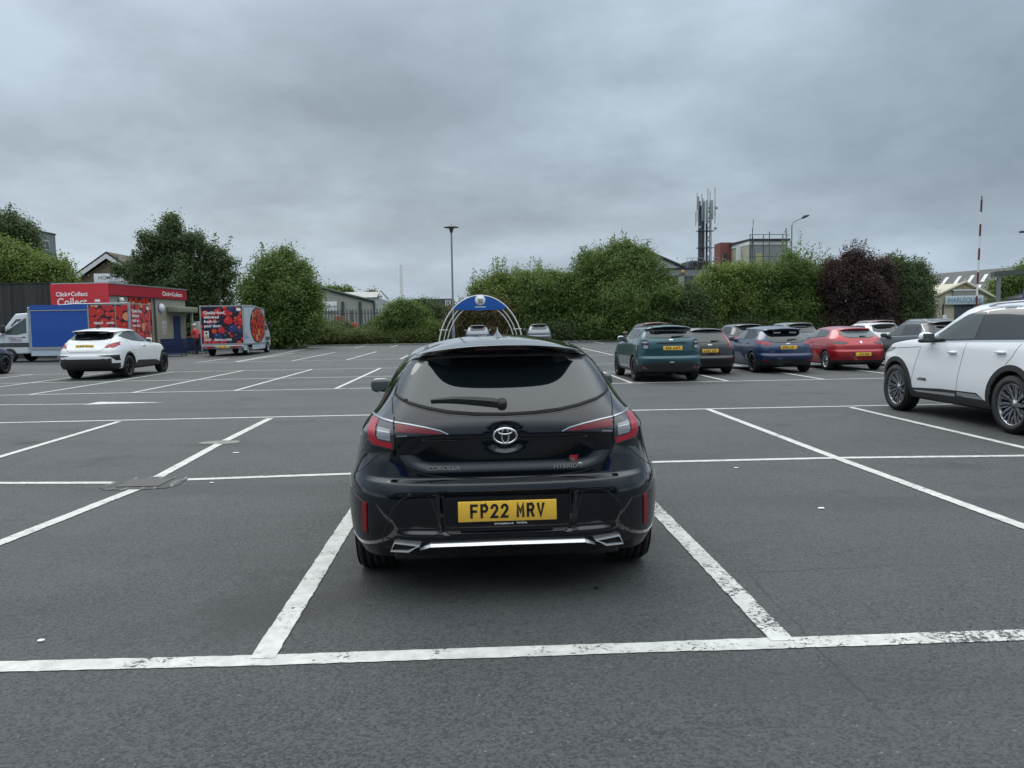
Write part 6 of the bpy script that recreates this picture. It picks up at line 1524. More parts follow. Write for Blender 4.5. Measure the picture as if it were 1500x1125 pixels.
for k in range(6): m.tube([(-.6+k*.24, -.22, 2.27), (-.6+k*.24, .22, 2.27)], .015, 4)
o = m.build('tv_aerial', GALV); o.location = (p[0], Y+4, p[1]-2.3); tag(o, 'thin television aerial standing above the office gable', 'aerial')
# phone mast
Y = 92; mx, mz0 = XZ(1033, 388, Y); _, mz1 = XZ(1033, 291, Y); pm = empty('phone_mast', (mx, Y, 0)); tag(pm, 'lattice phone mast crowned with pale panel antennas above the office roof', 'phone mast')
MST = mat('mast steel', (.075, .085, .095), .55, .3)
zt = mz1-.3
# two lattice legs side by side
for nm, (xa, xb, r_) in (('lattice_leg', (-.72, -.22, .07)), ('lattice_leg', (.16, .62, .05))):
    m = MB()
    for x in (xa, xb):
        for y in (-.25, .25): m.tube([(x, y, 0), (x*.95, y, zt)], r_, 6)
    n = int((zt-mz0+2)/.55); z_ = mz0-2
    for k in range(n):
        z2_ = z_+.55; a, b_ = (xa, xb) if k % 2 else (xb, xa)
        m.tube([(a, -.25, z_), (b_, -.25, z2_)], .028, 4, cap=False); m.tube([(a, .25, z2_), (b_, .25, z_)], .028, 4, cap=False); z_ = z2_
    m.build(nm, MST, pm)
m = MB()
for x in (-.55, -.4, .1): m.tube([(x, -.1, 0), (x, -.1, zt-.5)], .07, 6)
m.build('cable_run', MST, pm)
for zz in (mz0+.35, mz0+1.9, zt-3.4): m = MB(); m.box((-1.0, -.35, zz), (.95, .35, zz+.06)); m.build('platform_ring', MST, pm)
for x, z_, h_, w_ in ((-.95, zt-1.0, 1.5, .32), (-.45, zt-2.3, 2.6, .24), (.05, zt-2.6, 2.7, .42), (.62, zt-2.1, 2.2, .40), (.98, zt-1.7, 1.2, .16)):
    m = MB(); m.bevbox((x-w_*.36, -.55, z_), (x+w_*.36, -.40, z_+h_), .03); m.build('panel_antenna', mat('antenna shell', (.27, .295, .305), .5), pm)
for x, z0_, z1_ in ((-1.05, zt-2.4, zt+.9), (-.5, zt-3, zt+.8), (.2, zt-1, zt+1.4), (.45, zt-3, zt+1.1), (1.02, zt-2.6, zt+1.5), (-1.2, zt-2.8, zt-1.2)):
    m = MB(); m.tube([(x, -.35, z0_), (x, -.35, z1_)], .035, 5); m.build('whip_antenna', MST, pm)
for x, z_ in ((1.05, zt-3.1), (-.75, mz0+4.2), (1.15, zt-.8)):
    m = MB(); m.lathe([(0, .08), (.16, .06), (.18, 0)], 12, Matrix.Translation((x, -.42, z_)) @ Matrix.Rotation(R(90), 4, 'X')); m.build('dish', mat('antenna shell'), pm)
m = MB(); m.bevbox((-.5, -.5, mz0-1.2), (.45, .3, mz0+.3), .04); m.build('equipment_cabinet', MST, pm)
# red and cream block with scaffold
Y = 105; c0 = XZ(1097, 350, Y); ox = c0[0]; rb = empty('workshop_block', (ox, Y, 0)); tag(rb, 'tall cream block with brick red end behind scaffolding on the skyline', 'building')
zt = c0[1]; xl = XZ(1072, 355, Y+6); xr = XZ(1155, 350, Y)
m = MB(); m.add([(0, 0, 0), (xl[0]-ox, 6, 0), (xl[0]-ox, 6, zt-.3), (0, 0, zt-.3), (xr[0]-ox, .5, 0), (xr[0]-ox, .5, zt-.3), (xr[0]-ox, 8, 0), (xr[0]-ox, 8, zt-.3), (xl[0]-ox, 9, 0), (xl[0]-ox, 9, zt-.3)], [(0, 1, 2, 3), (0, 4, 5, 3), (4, 6, 7, 5), (6, 8, 9, 7), (8, 1, 2, 9), (3, 5, 7, 9, 2)]); m.build('wall', mat('yellowish render', (.40, .38, .29), .8, build=b_dirty((.42, .40, .31), .4, .7, (.25, .24, .19))), rb)
m = MB(); m.add([(0, -.12, zt-.75), (xl[0]-ox-.1, 5.9, zt-.75), (xl[0]-ox-.1, 5.9, zt-.3), (0, -.12, zt-.3), (xr[0]-ox, .38, zt-.75), (xr[0]-ox, .38, zt-.3)], [(0, 1, 2, 3), (0, 4, 5, 3)]); m.build('white_band', WHITE, rb)
m = MB(); m.add([(0, -.3, zt-.28), (xl[0]-ox-.3, 5.8, zt-.28), (xl[0]-ox-.3, 9.2, zt-.28), (xr[0]-ox+.3, 8.2, zt-.28), (xr[0]-ox+.3, .1, zt-.28), (0, -.3, zt), (xl[0]-ox-.3, 5.8, zt), (xl[0]-ox-.3, 9.2, zt), (xr[0]-ox+.3, 8.2, zt), (xr[0]-ox+.3, .1, zt)], [(0, 1, 2, 3, 4), (5, 6, 7, 8, 9)]+[(i, (i+1) % 5, 5+(i+1) % 5, 5+i) for i in range(5)]); m.build('flat_roof', mat('dark coping'), rb)
m = MB(); xq = xr[0]-ox; m.add([(.12, -.09, 0), (xq, .41, 0), (xq, .41, zt-.9), (.12, -.09, zt-.9), (.12, -.03, 0), (xq, .47, 0), (xq, .47, zt-.9), (.12, -.03, zt-.9)], [(0, 1, 2, 3), (4, 5, 6, 7), (0, 1, 5, 4), (1, 2, 6, 5), (2, 3, 7, 6), (3, 0, 4, 7)]); m.build('grey_sheeting', mat('grey ribbed sheeting', rough=.7, build=b_ribs((.25, .27, .28), 1.7)), rb)
a = XZ(1055, 357, Y+6.2); b_ = XZ(1073, 353, Y+6.2); m = MB(); m.box((a[0]-ox, 6.1, 0), (b_[0]-ox, 9, b_[1]-.2)); m.build('brick_red_end', mat('brick red', (.17, .062, .05), .8, build=b_dirty((.18, .066, .053), .4, 1, (.18, .05, .04))), rb)
o = text('end_lettering', 'Crowhurst', .55, REAR, mat('maroon lettering', (.08, .015, .015), .6), rb); o.location = ((a[0]+b_[0])/2-ox, 6.07, zt-2.6)
p = XZ(1085, 380, Y+3); m = MB(); m.box((p[0]-ox-.7, 2.5, p[1]-.6), (p[0]-ox-.1, 2.7, p[1]+1.6)); m.build('window', WHITE, rb)
m = MB(); m.box((p[0]-ox-1.9, 4.6, p[1]-.6), (p[0]-ox-1.3, 4.8, p[1]+.9)); m.build('window', mat('building glass'), rb)
a = XZ(1111, 371, Y); m = MB(); m.box((a[0]-ox-.4, -.12, a[1]-1.9), (a[0]-ox+.45, -.05, a[1])); m.build('yellow_panel', mat('yellow panel', (.42, .40, .20), .7), rb)
sc = empty('scaffolding', (ox, Y-1.2, 0)); tag(sc, 'tube scaffolding with tall standards in front of the cream block', 'scaffold')
zs_ = [zt-6, zt-4.4, zt-2.4, zt+.42]
for k, u in enumerate((1101, 1104.5, 1121, 1130, 1150, 1155)):
    x = XZ(u, 0, Y-1.2)[0]-ox; top_ = zt+(1.2 if u in (1104.5, 1155) else .8 if u == 1130 else .45); m = MB(); m.tube([(x, 0, 0), (x, 0, top_)], .055, 6); m.build('standard', MST, sc)
for z_ in zs_: m = MB(); m.tube([(XZ(1100, 0, Y-1.2)[0]-ox, 0, z_), (XZ(1156, 0, Y-1.2)[0]-ox, 0, z_)], .045, 6); m.build('ledger', MST, sc)
m = MB(); m.tube([(XZ(1101, 0, Y-1.2)[0]-ox, 0, zt-4), (XZ(1106, 0, Y-1.2)[0]-ox, 0, zt+2.4)], .04, 5); m.build('brace', MST, sc)
m = MB(); m.tube([(XZ(1112, 0, Y-1.2)[0]-ox, -.1, zt-6), (XZ(1104, 0, Y-1.2)[0]-ox, -.1, zt+.6)], .04, 5); m.build('brace', MST, sc)
# warehouse with rooflights and the cream shop at right
Y = 95; RF = mat('grey asbestos roof', rough=.8, build=b_ribs((.085, .082, .080), 1.3, .6, .5))
whr = empty('warehouse', (at(1430, 440, Y).x, Y, 0)); tag(whr, 'long warehouse with dark grey roof and two rows of pale rooflights', 'warehouse'); ox = whr.location.x
e0 = at(1344, 446, Y); e1 = at(1530, 446, Y); r0 = at(1352, 402.5, Y+16); r1 = at(1530, 387.5, Y+10)
Y1 = Y+16
for _ in range(60):
    if at(1530, 387.5, Y1).z > r0.z: Y1 -= .5
r1 = at(1530, 387.5, Y1); A0, B0, B1 = Vector((e0.x-ox, 0, e0.z+.3)), Vector((r0.x-ox, 16, r0.z)), Vector((r1.x-ox, Y1-Y, r0.z)); A1 = B1+(A0-B0)
m = MB(); m.add([A0, A1, B1, B0], [(0, 1, 2, 3)]); m.build('roof', RF, whr)
m = MB(); m.add([A0, A1, Vector((A1.x, A1.y, 0)), Vector((A0.x, A0.y, 0))], [(0, 1, 2, 3)]); m.add([A0, B0, Vector((B0.x, B0.y, 0)), Vector((A0.x, A0.y, 0))], [(0, 1, 2, 3)]); m.build('wall', GREYD, whr)
nn = (A1-A0).cross(B0-A0).normalized(); nn = nn if nn.z > 0 else -nn
RL = mat('rooflight', (.55, .57, .55), .5)
for row, (t0, t1) in enumerate(((.54, .80), (.18, .44))):
    for k in range(7):
        s0_ = .05+k*.108+(.045 if row else .0)+.02; s1_ = s0_+.030; sk = .045
        def Q(s, t): return A0.lerp(A1, s).lerp(B0.lerp(B1, s), t)+nn*.06
        m = MB(); m.add([Q(s0_, t0), Q(s1_, t0), Q(s1_+sk, t1), Q(s0_+sk, t1)], [(0, 1, 2, 3)]); m.build('rooflight', RL, whr)
# cream shop
Y = 80; CRM = mat('cream painted wall', (.50, .47, .35), .75, build=b_dirty((.50, .47, .35), .3, .8, (.33, .31, .23)))
ap = XZ(1413, 414, Y); el = XZ(1372, 433, Y); er = XZ(1458, 438, Y); ox = ap[0]
shp = empty('shop', (ox, Y, 0)); tag(shp, 'cream gabled shop with a blue and white name board behind the white crossover', 'shop')
quadbox('wall', [(el[0], 0), el, ap, er, (er[0], 0)], Y, 14, CRM, shp, ox, Y)
xl_ = XZ(1350, 460, Y); quadbox('side_wall', [(xl_[0], 0), (xl_[0], XZ(1350, 441, Y)[1]), (el[0]-.02, XZ(1372, 437, Y)[1]), (el[0]-.02, 0)], Y+.3, 12, CRM, shp, ox, Y)
for q0, q1 in ((el, ap), (ap, er)): m = MB(); m.tube([(q0[0]-ox, -.15, q0[1]+.05), (q1[0]-ox, -.15, q1[1]+.05)], .16, 6); m.build('bargeboard', CRM, shp)
m = MB(); m.tube([(0, -.1, ap[1]), (0, -.1, ap[1]+.45)], [.14, .05], 8); m.build('finial', CRM, shp)
a = XZ(1385, 433.5, Y-.3); b_ = XZ(1440, 445.5, Y-.3); m = MB(); m.bevbox((a[0]-ox, -.35, b_[1]), (b_[0]-ox, -.22, a[1]), .02); sg4 = m.build('name_board', mat('pale sign blue', (.54, .60, .62), .5), shp)
o = text('name_lettering', 'HARLEQUIN', .70, REAR, mat('sign lettering blue', (.10, .26, .42), .5), sg4, offset=.01, sx=.86); o.location = ((a[0]+b_[0])/2-ox, -.36, (a[1]+b_[1])/2)
for s_ in (-1, 1):
    m = MB()
    c_ = (a[0]+b_[0])/2-ox+s_*1.72; zc_ = (a[1]+b_[1])/2
    for k in range(4): m.add([(c_, -.362, zc_+.28*math.sin(k*PI/2)*0+(.28 if k == 0 else -.28 if k == 2 else 0)), (c_+(.1 if k % 2 else .04), -.362, zc_), (c_-(.1 if k % 2 else .04), -.362, zc_)], [(0, 1, 2)])
    m.build('diamond_mark', mat('sign lettering blue'), sg4)
a = XZ(1397, 426, Y-.2); b_ = XZ(1430, 432.5, Y-.2); m = MB(); m.box((a[0]-ox, -.22, b_[1]), (b_[0]-ox, -.1, a[1])); sf = m.build('shutter_box', mat('grey shutter', (.26, .26, .24), .6), shp)
m = MB(); m.box((a[0]-ox-.1, -.26, a[1]+.001), (b_[0]-ox+.1, -.1, a[1]+.13)); m.build('shutter_cap', WHITE, sf)
p = XZ(1412, 422, Y); m = MB(); m.lathe([(0, .1), (.20, .08), (.22, 0)], 14, Matrix.Translation((p[0]-ox, -.02, p[1])) @ Matrix.Rotation(R(90), 4, 'X')); m.build('wall_lantern', mat('ochre lantern'), shp)
a = XZ(1399, 447, Y-.1); b_ = XZ(1425, 470, Y-.1); m = MB(); m.box((a[0]-ox, -.1, 0), (b_[0]-ox, -.02, a[1])); m.build('doorway', GREYD, shp)
m = MB(); m.box((a[0]-ox-.1, -.2, a[1]+.001), (a[0]-ox+2.2, -.1, a[1]+.28)); m.build('blue_fascia', mat('sign lettering blue'), shp)
a = XZ(1356, 449, Y+.2); b_ = XZ(1369, 462, Y+.2); win(shp, a[0], b_[0], b_[1], a[1], Y, WHITE, mat('dim window glass'), 0, ox=ox, oy=Y-.3)
m = MB(); m.box((a[0]-ox-.05, .15, a[1]-.45), (b_[0]-ox+.05, .24, a[1]-.33)); m.build('window_rail', WHITE, shp)
for u in (1381,): p = XZ(u, 446, Y); m = MB(); m.box((p[0]-ox-.07, -.12, 0), (p[0]-ox+.07, -.02, p[1])); m.build('downpipe', GREYTRIM, shp)
p = XZ(1383, 465, Y-.1); m = MB(); m.bevbox((p[0]-ox-.2, -.2, p[1]-.2), (p[0]-ox+.2, -.1, p[1]+.25), .02); m.build('wall_notice', WHITE, shp)
# green-roofed portal frame at the right
Y = 70; a = at(1457, 398, Y); b_ = at(1560, 388, Y); pf = empty('car_wash_canopy', (a.x, Y, 0)); tag(pf, 'dark flat canopy beam on a grey post at the right edge', 'canopy')
m = MB(); m.add([(0, 0, a.z-.45), (b_.x-a.x, 0, b_.z-.45), (b_.x-a.x, 0, b_.z), (0, 0, a.z), (.4, 1.2, a.z-.45), (b_.x-a.x, 1.2, b_.z-.45), (b_.x-a.x, 1.2, b_.z), (.4, 1.2, a.z)], [(0, 1, 2, 3), (4, 5, 6, 7), (0, 1, 5, 4), (3, 2, 6, 7), (0, 3, 7, 4), (1, 2, 6, 5)]); m.build('beam', mat('canopy beam', (.07, .085, .085), .6), pf)
for x in (.55, b_.x-a.x-.3): m = MB(); m.box((x-.13, .1, 0), (x+.13, .36, a.z-.46)); m.build('post', GALV, pf)
# ------------------------------------------------------------------ trees and shrubs
def b_leaf(lo, hi, trans=.40):
    def f(t, b):
        q = NT(t); g = q.n('ShaderNodeNewGeometry'); v = q.coord('Object')
        n = q.noise(v, .9, 3, .6); k = q.math('ADD', q.math('MULTIPLY', g.outputs['Random Per Island'], .60), q.math('MULTIPLY', n, .55))
        c = q.ramp(k, [(.15, lo), (.55, tuple((x+y)/2 for x, y in zip(lo, hi))), (.95, hi)]); q.l(c, b.inputs['Base Color'])
        tr = q.n('ShaderNodeBsdfTranslucent'); q.l(c, tr.inputs[0]); ms = q.n('ShaderNodeMixShader'); ms.inputs[0].default_value = trans
        out = [x for x in t.nodes if x.type == 'OUTPUT_MATERIAL'][0]
        q.l(b.outputs[0], ms.inputs[1]); q.l(tr.outputs[0], ms.inputs[2]); q.l(ms.outputs[0], out.inputs[0])
    return f
def leafmat(n, lo, hi): return mat(n, rough=.55, spec=.35, build=b_leaf(lo, hi))
L_DK = leafmat('dark leaves', (0.044, 0.068, 0.029), (0.140, 0.193, 0.073)); L_MD = leafmat('mid green leaves', (0.054, 0.100, 0.024), (0.201, 0.283, 0.073))
L_LT = leafmat('light leaves', (0.071, 0.120, 0.024), (0.262, 0.336, 0.083)); L_PU = leafmat('purple leaves', (.032, .019, .018), (.108, .066, .060))
L_BR = leafmat('brownish leaves', (0.063, 0.056, 0.022), (0.182, 0.148, 0.063)); L_GC = leafmat('low shrub leaves', (0.048, 0.073, 0.020), (0.176, 0.217, 0.063))
BARK = mat('bark', (.06, .05, .04), .9, build=b_dirty((.07, .06, .045), .6, 6, (.03, .028, .022)))
def leaves(blobs, n, per, size, seed, sig=.30, shell=.42, sprigs=(), lump=.20):
    rs = np.random.RandomState(seed); B = np.array(blobs, float)
    area = (B[:, 3]*B[:, 4]+B[:, 4]*B[:, 5]+B[:, 3]*B[:, 5]); bi = rs.choice(len(B), n, p=area/area.sum())
    d = rs.normal(size=(n, 3)); d /= np.linalg.norm(d, axis=1)[:, None]
    ph = rs.uniform(0, 6.28, (len(B), 6)); k = 1+lump*(np.sin(d[:, 0]*5+ph[bi, 0])*np.sin(d[:, 1]*4+ph[bi, 1])+.6*np.sin(d[:, 2]*7+ph[bi, 2])*np.sin(d[:, 0]*8+ph[bi, 3])+.4*np.sin(d[:, 1]*13+ph[bi, 4]))
    rad = k*(1-shell*rs.uniform(0, 1, n)**1.6); c = B[bi, :3]+d*B[bi, 3:6]*rad[:, None]
    keep = np.ones(n, bool)
    for j in range(len(B)):
        e_ = (((c-B[j, :3])/B[j, 3:6])**2).sum(1); keep &= ~((e_ < .30) & (bi != j))
    keep &= c[:, 2] > .08; c = c[keep]; d = d[keep]
    cen = np.repeat(c, per, 0)+rs.normal(size=(len(c)*per, 3))*sig*rs.uniform(.6, 1.25, (len(c), 1)).repeat(per, 0); out = np.repeat(d, per, 0)
    if len(sprigs):
        sc_, so = [], []
        for (x, y, z, dx, dy, dz, L_, m_) in sprigs:
            t_ = rs.uniform(0, 1, m_); w = .16*(1.1-t_)*L_+.05
            sc_.append(np.stack([x+dx*t_*L_, y+dy*t_*L_, z+dz*t_*L_-.10*L_*t_**2*(abs(dx)+abs(dy))], 1)+rs.normal(size=(m_, 3))*w[:, None]*.75); so.append(np.tile([dx, dy, dz], (m_, 1)))
        cen = np.concatenate([cen]+sc_); out = np.concatenate([out]+so)
    cen = cen[cen[:, 2] > .03] if (cen[:, 2] > .03).all() else cen
    cen[:, 2] = np.maximum(cen[:, 2], .05)
    N = len(cen); nr = rs.normal(size=(N, 3))*.75+out*.55+np.array([0, 0, .55]); nr /= np.linalg.norm(nr, axis=1)[:, None]
    a = np.cross(nr, rs.normal(size=(N, 3))); a /= np.linalg.norm(a, axis=1)[:, None]; b_ = np.cross(nr, a)
    s_ = (size*rs.uniform(.55, 1.25, N))[:, None]; bend = nr*s_*.14
    v = np.stack([cen-a*s_*.62-bend, cen+b_*s_*.34, cen+a*s_*.62-bend, cen-b_*s_*.34], 1).reshape(-1, 3)
    me = bpy.data.meshes.new('crown'); me.vertices.add(4*N); me.vertices.foreach_set('co', v.astype(np.float32).ravel())
    me.loops.add(4*N); me.loops.foreach_set('vertex_index', np.arange(4*N, dtype=np.int32)); me.polygons.add(N)
    me.polygons.foreach_set('loop_start', np.arange(0, 4*N, 4, dtype=np.int32)); me.polygons.foreach_set('loop_total', np.full(N, 4, dtype=np.int32)); me.update(calc_edges=True); return me
def tree(name, label, cat, base, blobs, m_, n=900, per=26, size=.17, seed=1, trunk=.18, group=None, sprig=0, sprL=1.0, sig=.30, shell=.42, lump=.2, kind=None, sprdir=.5, limbs=True, sprn=60):
    bx, by = base; rt = empty(name, (bx, by, 0)); tag(rt, label, cat, group)
    if kind: rt['kind'] = kind
    bl = [(x-bx, y-by, z, a, b_, c) for x, y, z, a, b_, c in blobs]; rs = random.Random(seed*7+1); sp_ = []
    sat = []
    for (x, y, z, a, b_, c) in bl:
        for _ in range(3 if a > .9 else 0):
            th = rs.uniform(0, 2*PI); el = rs.uniform(-.2, 1.4); r_ = rs.uniform(.16, .34); q = rs.uniform(.88, 1.06)
            sat.append((x+a*q*math.cos(th)*math.cos(el), y+b_*q*math.sin(th)*math.cos(el), z+c*q*math.sin(el), max(.3, a*r_), max(.3, b_*r_), max(.25, c*r_)))
    core = list(bl); bl = bl+[t_ for t_ in sat if t_[2] > .5]
    for k in range(sprig):
        x, y, z, a, b_, c = rs.choice(bl); th = rs.uniform(0, 2*PI); el = rs.uniform(.15, 1.35)
        dx, dy, dz = math.cos(th)*math.cos(el), math.sin(th)*math.cos(el), math.sin(el)
        p = (x+a*dx*.85, y+b_*dy*.85, z+c*dz*.85); q = Vector((dx*sprdir, dy*sprdir, dz+.5)).normalized(); L_ = sprL*rs.uniform(.4, 1.2)
        sp_.append((*p, q.x, q.y, q.z, L_, int(sprn*L_/sprL)+8))
    me = leaves(bl, n, int(per*1.45), size*.80, seed, sig, shell, sp_, lump); link('crown', me, m_, rt)
    m = MB(); zc_ = min(z for _, _, z, _, _, _ in bl)
    hz = max(.5, sum(z for _, _, z, _, _, _ in core)/len(core)*.7); m.tube([(0, 0, -.1), (.05, 0, hz*.4), (0, .05, hz)], [trunk*1.3, trunk, trunk*.75], 8)
    if limbs:
        for (x, y, z, a, b_, c) in core:
            m.tube([(0, 0, hz*.55), (x*.45, y*.45, max(hz*.7, z*.6)), (x, y, z+c*.35)], [trunk*.6, trunk*.4, trunk*.12], 6)
        for s_ in sp_[::2]: 
            cc_ = min(core, key=lambda t_: (t_[0]-s_[0])**2+(t_[1]-s_[1])**2+(t_[2]-s_[2])**2); m.tube([(cc_[0], cc_[1], cc_[2]+cc_[5]*.3), (s_[0], s_[1], s_[2]), (s_[0]+s_[3]*s_[6]*.9, s_[1]+s_[4]*s_[6]*.9, s_[2]+s_[5]*s_[6]*.85)], [.03, .022, .008], 4)
    m.build('trunk', BARK, rt); return rt
def px_blobs(Y, L, dep=.8):
    """(u, v, half width px, half height px[, dY]) -> ellipsoids at distance Y"""
    out = []
    for q in L:
        u, v, a, b_ = q[:4]; dy = q[4] if len(q) > 4 else 0; yy = Y+dy; k = yy/F_PX; p = at(u, v, yy); out.append((p.x, yy, p.z, a*k, max(a*k*dep, 1.0), b_*k))
    return out
# left: trees over the fence
Y = 64
tree('broadleaf_tree', 'large dark tree at the left edge rising in front of the grey flats', 'tree', (at(10, 400, Y).x, Y), px_blobs(Y, [(-20, 350, 45, 40), (22, 345, 26, 26), (36, 345, 16, 20, 1), (44, 370, 16, 20, 1), (10, 385, 40, 38), (56, 390, 16, 18), (-60, 380, 40, 60)]), L_DK, 1500, 26, .20, 3, .3, sprig=16, sprL=1.1)
Y = 56
tree('broadleaf_tree', 'lighter green bushy tree spilling over the dark board fence', 'tree', (at(30, 400, Y).x, Y), px_blobs(Y, [(-10, 400, 32, 24), (35, 398, 34, 28), (70, 408, 22, 22), (93, 412, 16, 16), (88, 392, 8, 9), (15, 378, 22, 18)]), L_LT, 1200, 24, .18, 4, .2, sprig=14, sprL=1.0)
Y = 60
tree('broadleaf_tree', 'tall dark spreading tree between the tan house and the berry van', 'tree', (at(262, 500, Y).x, Y),
 px_blobs(Y, [(248, 336, 17, 13), (262, 352, 18, 11), (240, 358, 22, 11), (218, 350, 12, 9), (285, 350, 15, 8), (228, 372, 24, 10), (262, 372, 28, 12), (295, 366, 20, 8), (318, 372, 16, 7), (330, 385, 13, 7), (208, 388, 24, 9), (188, 398, 18, 9), (236, 392, 34, 12), (275, 392, 34, 13), (312, 396, 22, 9), (335, 404, 11, 6), (222, 410, 36, 12), (262, 414, 44, 14), (302, 412, 30, 12), (328, 424, 14, 8), (250, 430, 46, 14), (295, 432, 38, 15), (255, 455, 46, 20), (300, 460, 38, 24), (270, 485, 48, 20), (305, 490, 34, 18), (212, 430, 26, 12), (252, 322, 8, 5)], .9), L_DK, 2700, 26, .19, 7, .34, sprig=60, sprL=1.1, sprn=40, sig=.24, shell=.7, lump=.28)
Y = 57
tree('broadleaf_tree', 'rounded leafy green tree standing right of the berry van', 'tree', (at(410, 505, Y).x, Y),
 px_blobs(Y, [(412, 400, 34, 26), (408, 385, 16, 12), (385, 412, 26, 24), (440, 415, 24, 26), (368, 430, 18, 20), (412, 440, 50, 36), (445, 445, 26, 28), (378, 460, 26, 34), (420, 475, 48, 30), (452, 470, 16, 24), (390, 490, 40, 14)]), L_MD, 2300, 26, .18, 9, .26, sprig=26, sprL=.9, sprdir=.25)
# low trees far off on the left skyline
Y = 130
tree('broadleaf_tree', 'distant round tree top above the cream warehouse roof', 'tree', (at(508, 430, Y).x, Y), px_blobs(Y, [(508, 428, 8, 6), (478, 430, 14, 7), (490, 428, 10, 6)]), L_MD, 260, 20, .35, 12, .25, sig=.35)
tree('broadleaf_tree', 'distant leafless-looking tree top behind the far white shed', 'tree', (at(548, 434, Y).x, Y), px_blobs(Y, [(546, 433, 8, 5)]), L_BR, 90, 18, .28, 13, .2, sig=.35)
# shrub border along the kerb, left
def shrub(i, u, Y, w, v0, v1, m_, label, seed, n=520, size=.13, cat='shrub', shape=None):
    cy_ = (v0+v1)/2; bl = shape or [(u, cy_, w, (v1-v0)/2), (u-w*.5, cy_+(v1-v0)*.12, w*.6, (v1-v0)*.38), (u+w*.5, cy_+(v1-v0)*.1, w*.6, (v1-v0)*.40)]
    return tree('shrub', label, cat, (at(u, v1, Y).x, Y), px_blobs(Y, bl, .7), m_, n, 22, size, seed, .05, sig=.20, shell=.35, limbs=False, sprig=6, sprL=.35, lump=.12)
shrub(0, 595, 64.5, 30, 444, 492, L_MD, 'large round green bush in front of the white shed', 21, 1500, .15, shape=[(590, 466, 30, 22), (576, 474, 20, 18), (610, 470, 24, 20), (560, 482, 14, 12), (596, 452, 16, 10)])
shrub(1, 632, 66.5, 26, 441, 490, L_DK, 'darker bush behind the large round bush beside the lamp', 22, 1100, .15, shape=[(628, 462, 24, 20), (645, 470, 16, 18), (618, 452, 14, 12)])
for i, (u, w, v0, m_, lab) in enumerate(((470, 22, 478, L_GC, 'low green shrub nearest the rounded tree on the kerbside bed'), (500, 26, 485, L_GC, 'flat low shrub under the middle of the palisade fence'), (535, 28, 482, L_GC, 'yellowish low shrub left of the large round bush'), (575, 30, 484, L_GC, 'wide low shrub at the foot of the large round bush'), (612, 28, 482, L_GC, 'low green shrub right of the large round bush foot'), (636, 22, 474, L_LT, 'pale tipped shrub beside the trolley shelter left foot'), (660, 20, 480, L_DK, 'low dark shrub behind the trolley shelter left hoop'))):
    shrub(i+2, u, 63.6+.2*(i % 2), w, v0, 505, m_, lab, 30+i, 620, .12)
shrub(9, 485, 66.0, 30, 472, 500, L_DK, 'dark bush between the palisade fence and the low shrubs', 41, 800, .14)
shrub(10, 548, 67, 20, 472, 500, L_DK, 'small dark bush at the palisade fence beside the round bush', 42, 400, .14)
# hedge of trees, middle and right
tree('broadleaf_tree', 'brownish leafed tree framed inside the trolley shelter arch', 'tree', (at(705, 500, 61).x, 63.5), px_blobs(63.5, [(700, 465, 36, 28), (680, 480, 26, 28), (725, 470, 28, 28), (712, 490, 46, 22)]), L_BR, 1500, 26, .16, 51, .16, sprig=8)
tree('broadleaf_tree', 'loose green tree with thin twigs above the trolley shelter', 'tree', (at(735, 500, 67).x, 67), px_blobs(67, [(738, 435, 48, 26), (765, 420, 36, 20), (770, 460, 48, 34), (705, 428, 18, 10), (790, 440, 34, 36)]), L_LT, 1700, 26, .18, 52, .2, sprig=60, sprL=1.7, sprn=34, lump=.25)
tree('broadleaf_tree', 'mid green tree right of the trolley shelter in the hedge', 'tree', (at(800, 500, 65).x, 65), px_blobs(65, [(795, 440, 40, 34), (820, 425, 30, 24), (775, 470, 36, 30), (810, 480, 46, 26)]), L_MD, 1900, 26, .18, 53, .2, sprig=24, sprL=1.2)
tree('broadleaf_tree', 'broad domed green tree in the middle of the hedge', 'tree', (at(905, 500, 65).x, 65), px_blobs(65, [(900, 400, 56, 34), (905, 384, 38, 22), (868, 400, 30, 28), (945, 405, 34, 32), (905, 440, 84, 40), (845, 440, 32, 38), (960, 440, 36, 36), (905, 475, 88, 32)]), L_MD, 4600, 27, .18, 54, .34, sprig=80, sprL=1.0, sprn=30, lump=.16)
tree('broadleaf_tree', 'dark lower tree between the domed tree and the office windows', 'tree', (at(990, 500, 64).x, 64), px_blobs(64, [(985, 455, 34, 30), (1015, 450, 30, 26), (1000, 480, 48, 24), (960, 485, 40, 22)]), L_DK, 1900, 26, .18, 55, .2, sprig=12)
tree('broadleaf_tree', 'bright green hedge tree below the phone mast', 'tree', (at(1050, 500, 65).x, 65), px_blobs(65, [(1050, 430, 36, 34), (1075, 412, 32, 22), (1040, 460, 36, 32), (1085, 440, 36, 36)]), L_LT, 2200, 26, .18, 56, .22, sprig=22, sprL=.9)
tree('broadleaf_tree', 'dense green hedge tree in front of the scaffolded block', 'tree', (at(1130, 500, 65.5).x, 65.5), px_blobs(65.5, [(1120, 420, 44, 30), (1150, 410, 36, 26), (1135, 450, 60, 40), (1105, 455, 36, 34), (1180, 430, 34, 36), (1175, 465, 40, 30)]), L_MD, 3200, 26, .18, 57, .24, sprig=24, sprL=.9)
tree('young_ash_tree', 'thin open young tree rising above the hedge beside the street lamp', 'tree', (at(1165, 500, 64.5).x, 64.5), px_blobs(64.5, [(1165, 405, 20, 24), (1150, 398, 12, 12), (1182, 400, 14, 12)]), L_MD, 170, 22, .18, 58, .10, sprig=46, sprL=2.2, sprn=40, sprdir=.8, sig=.22)
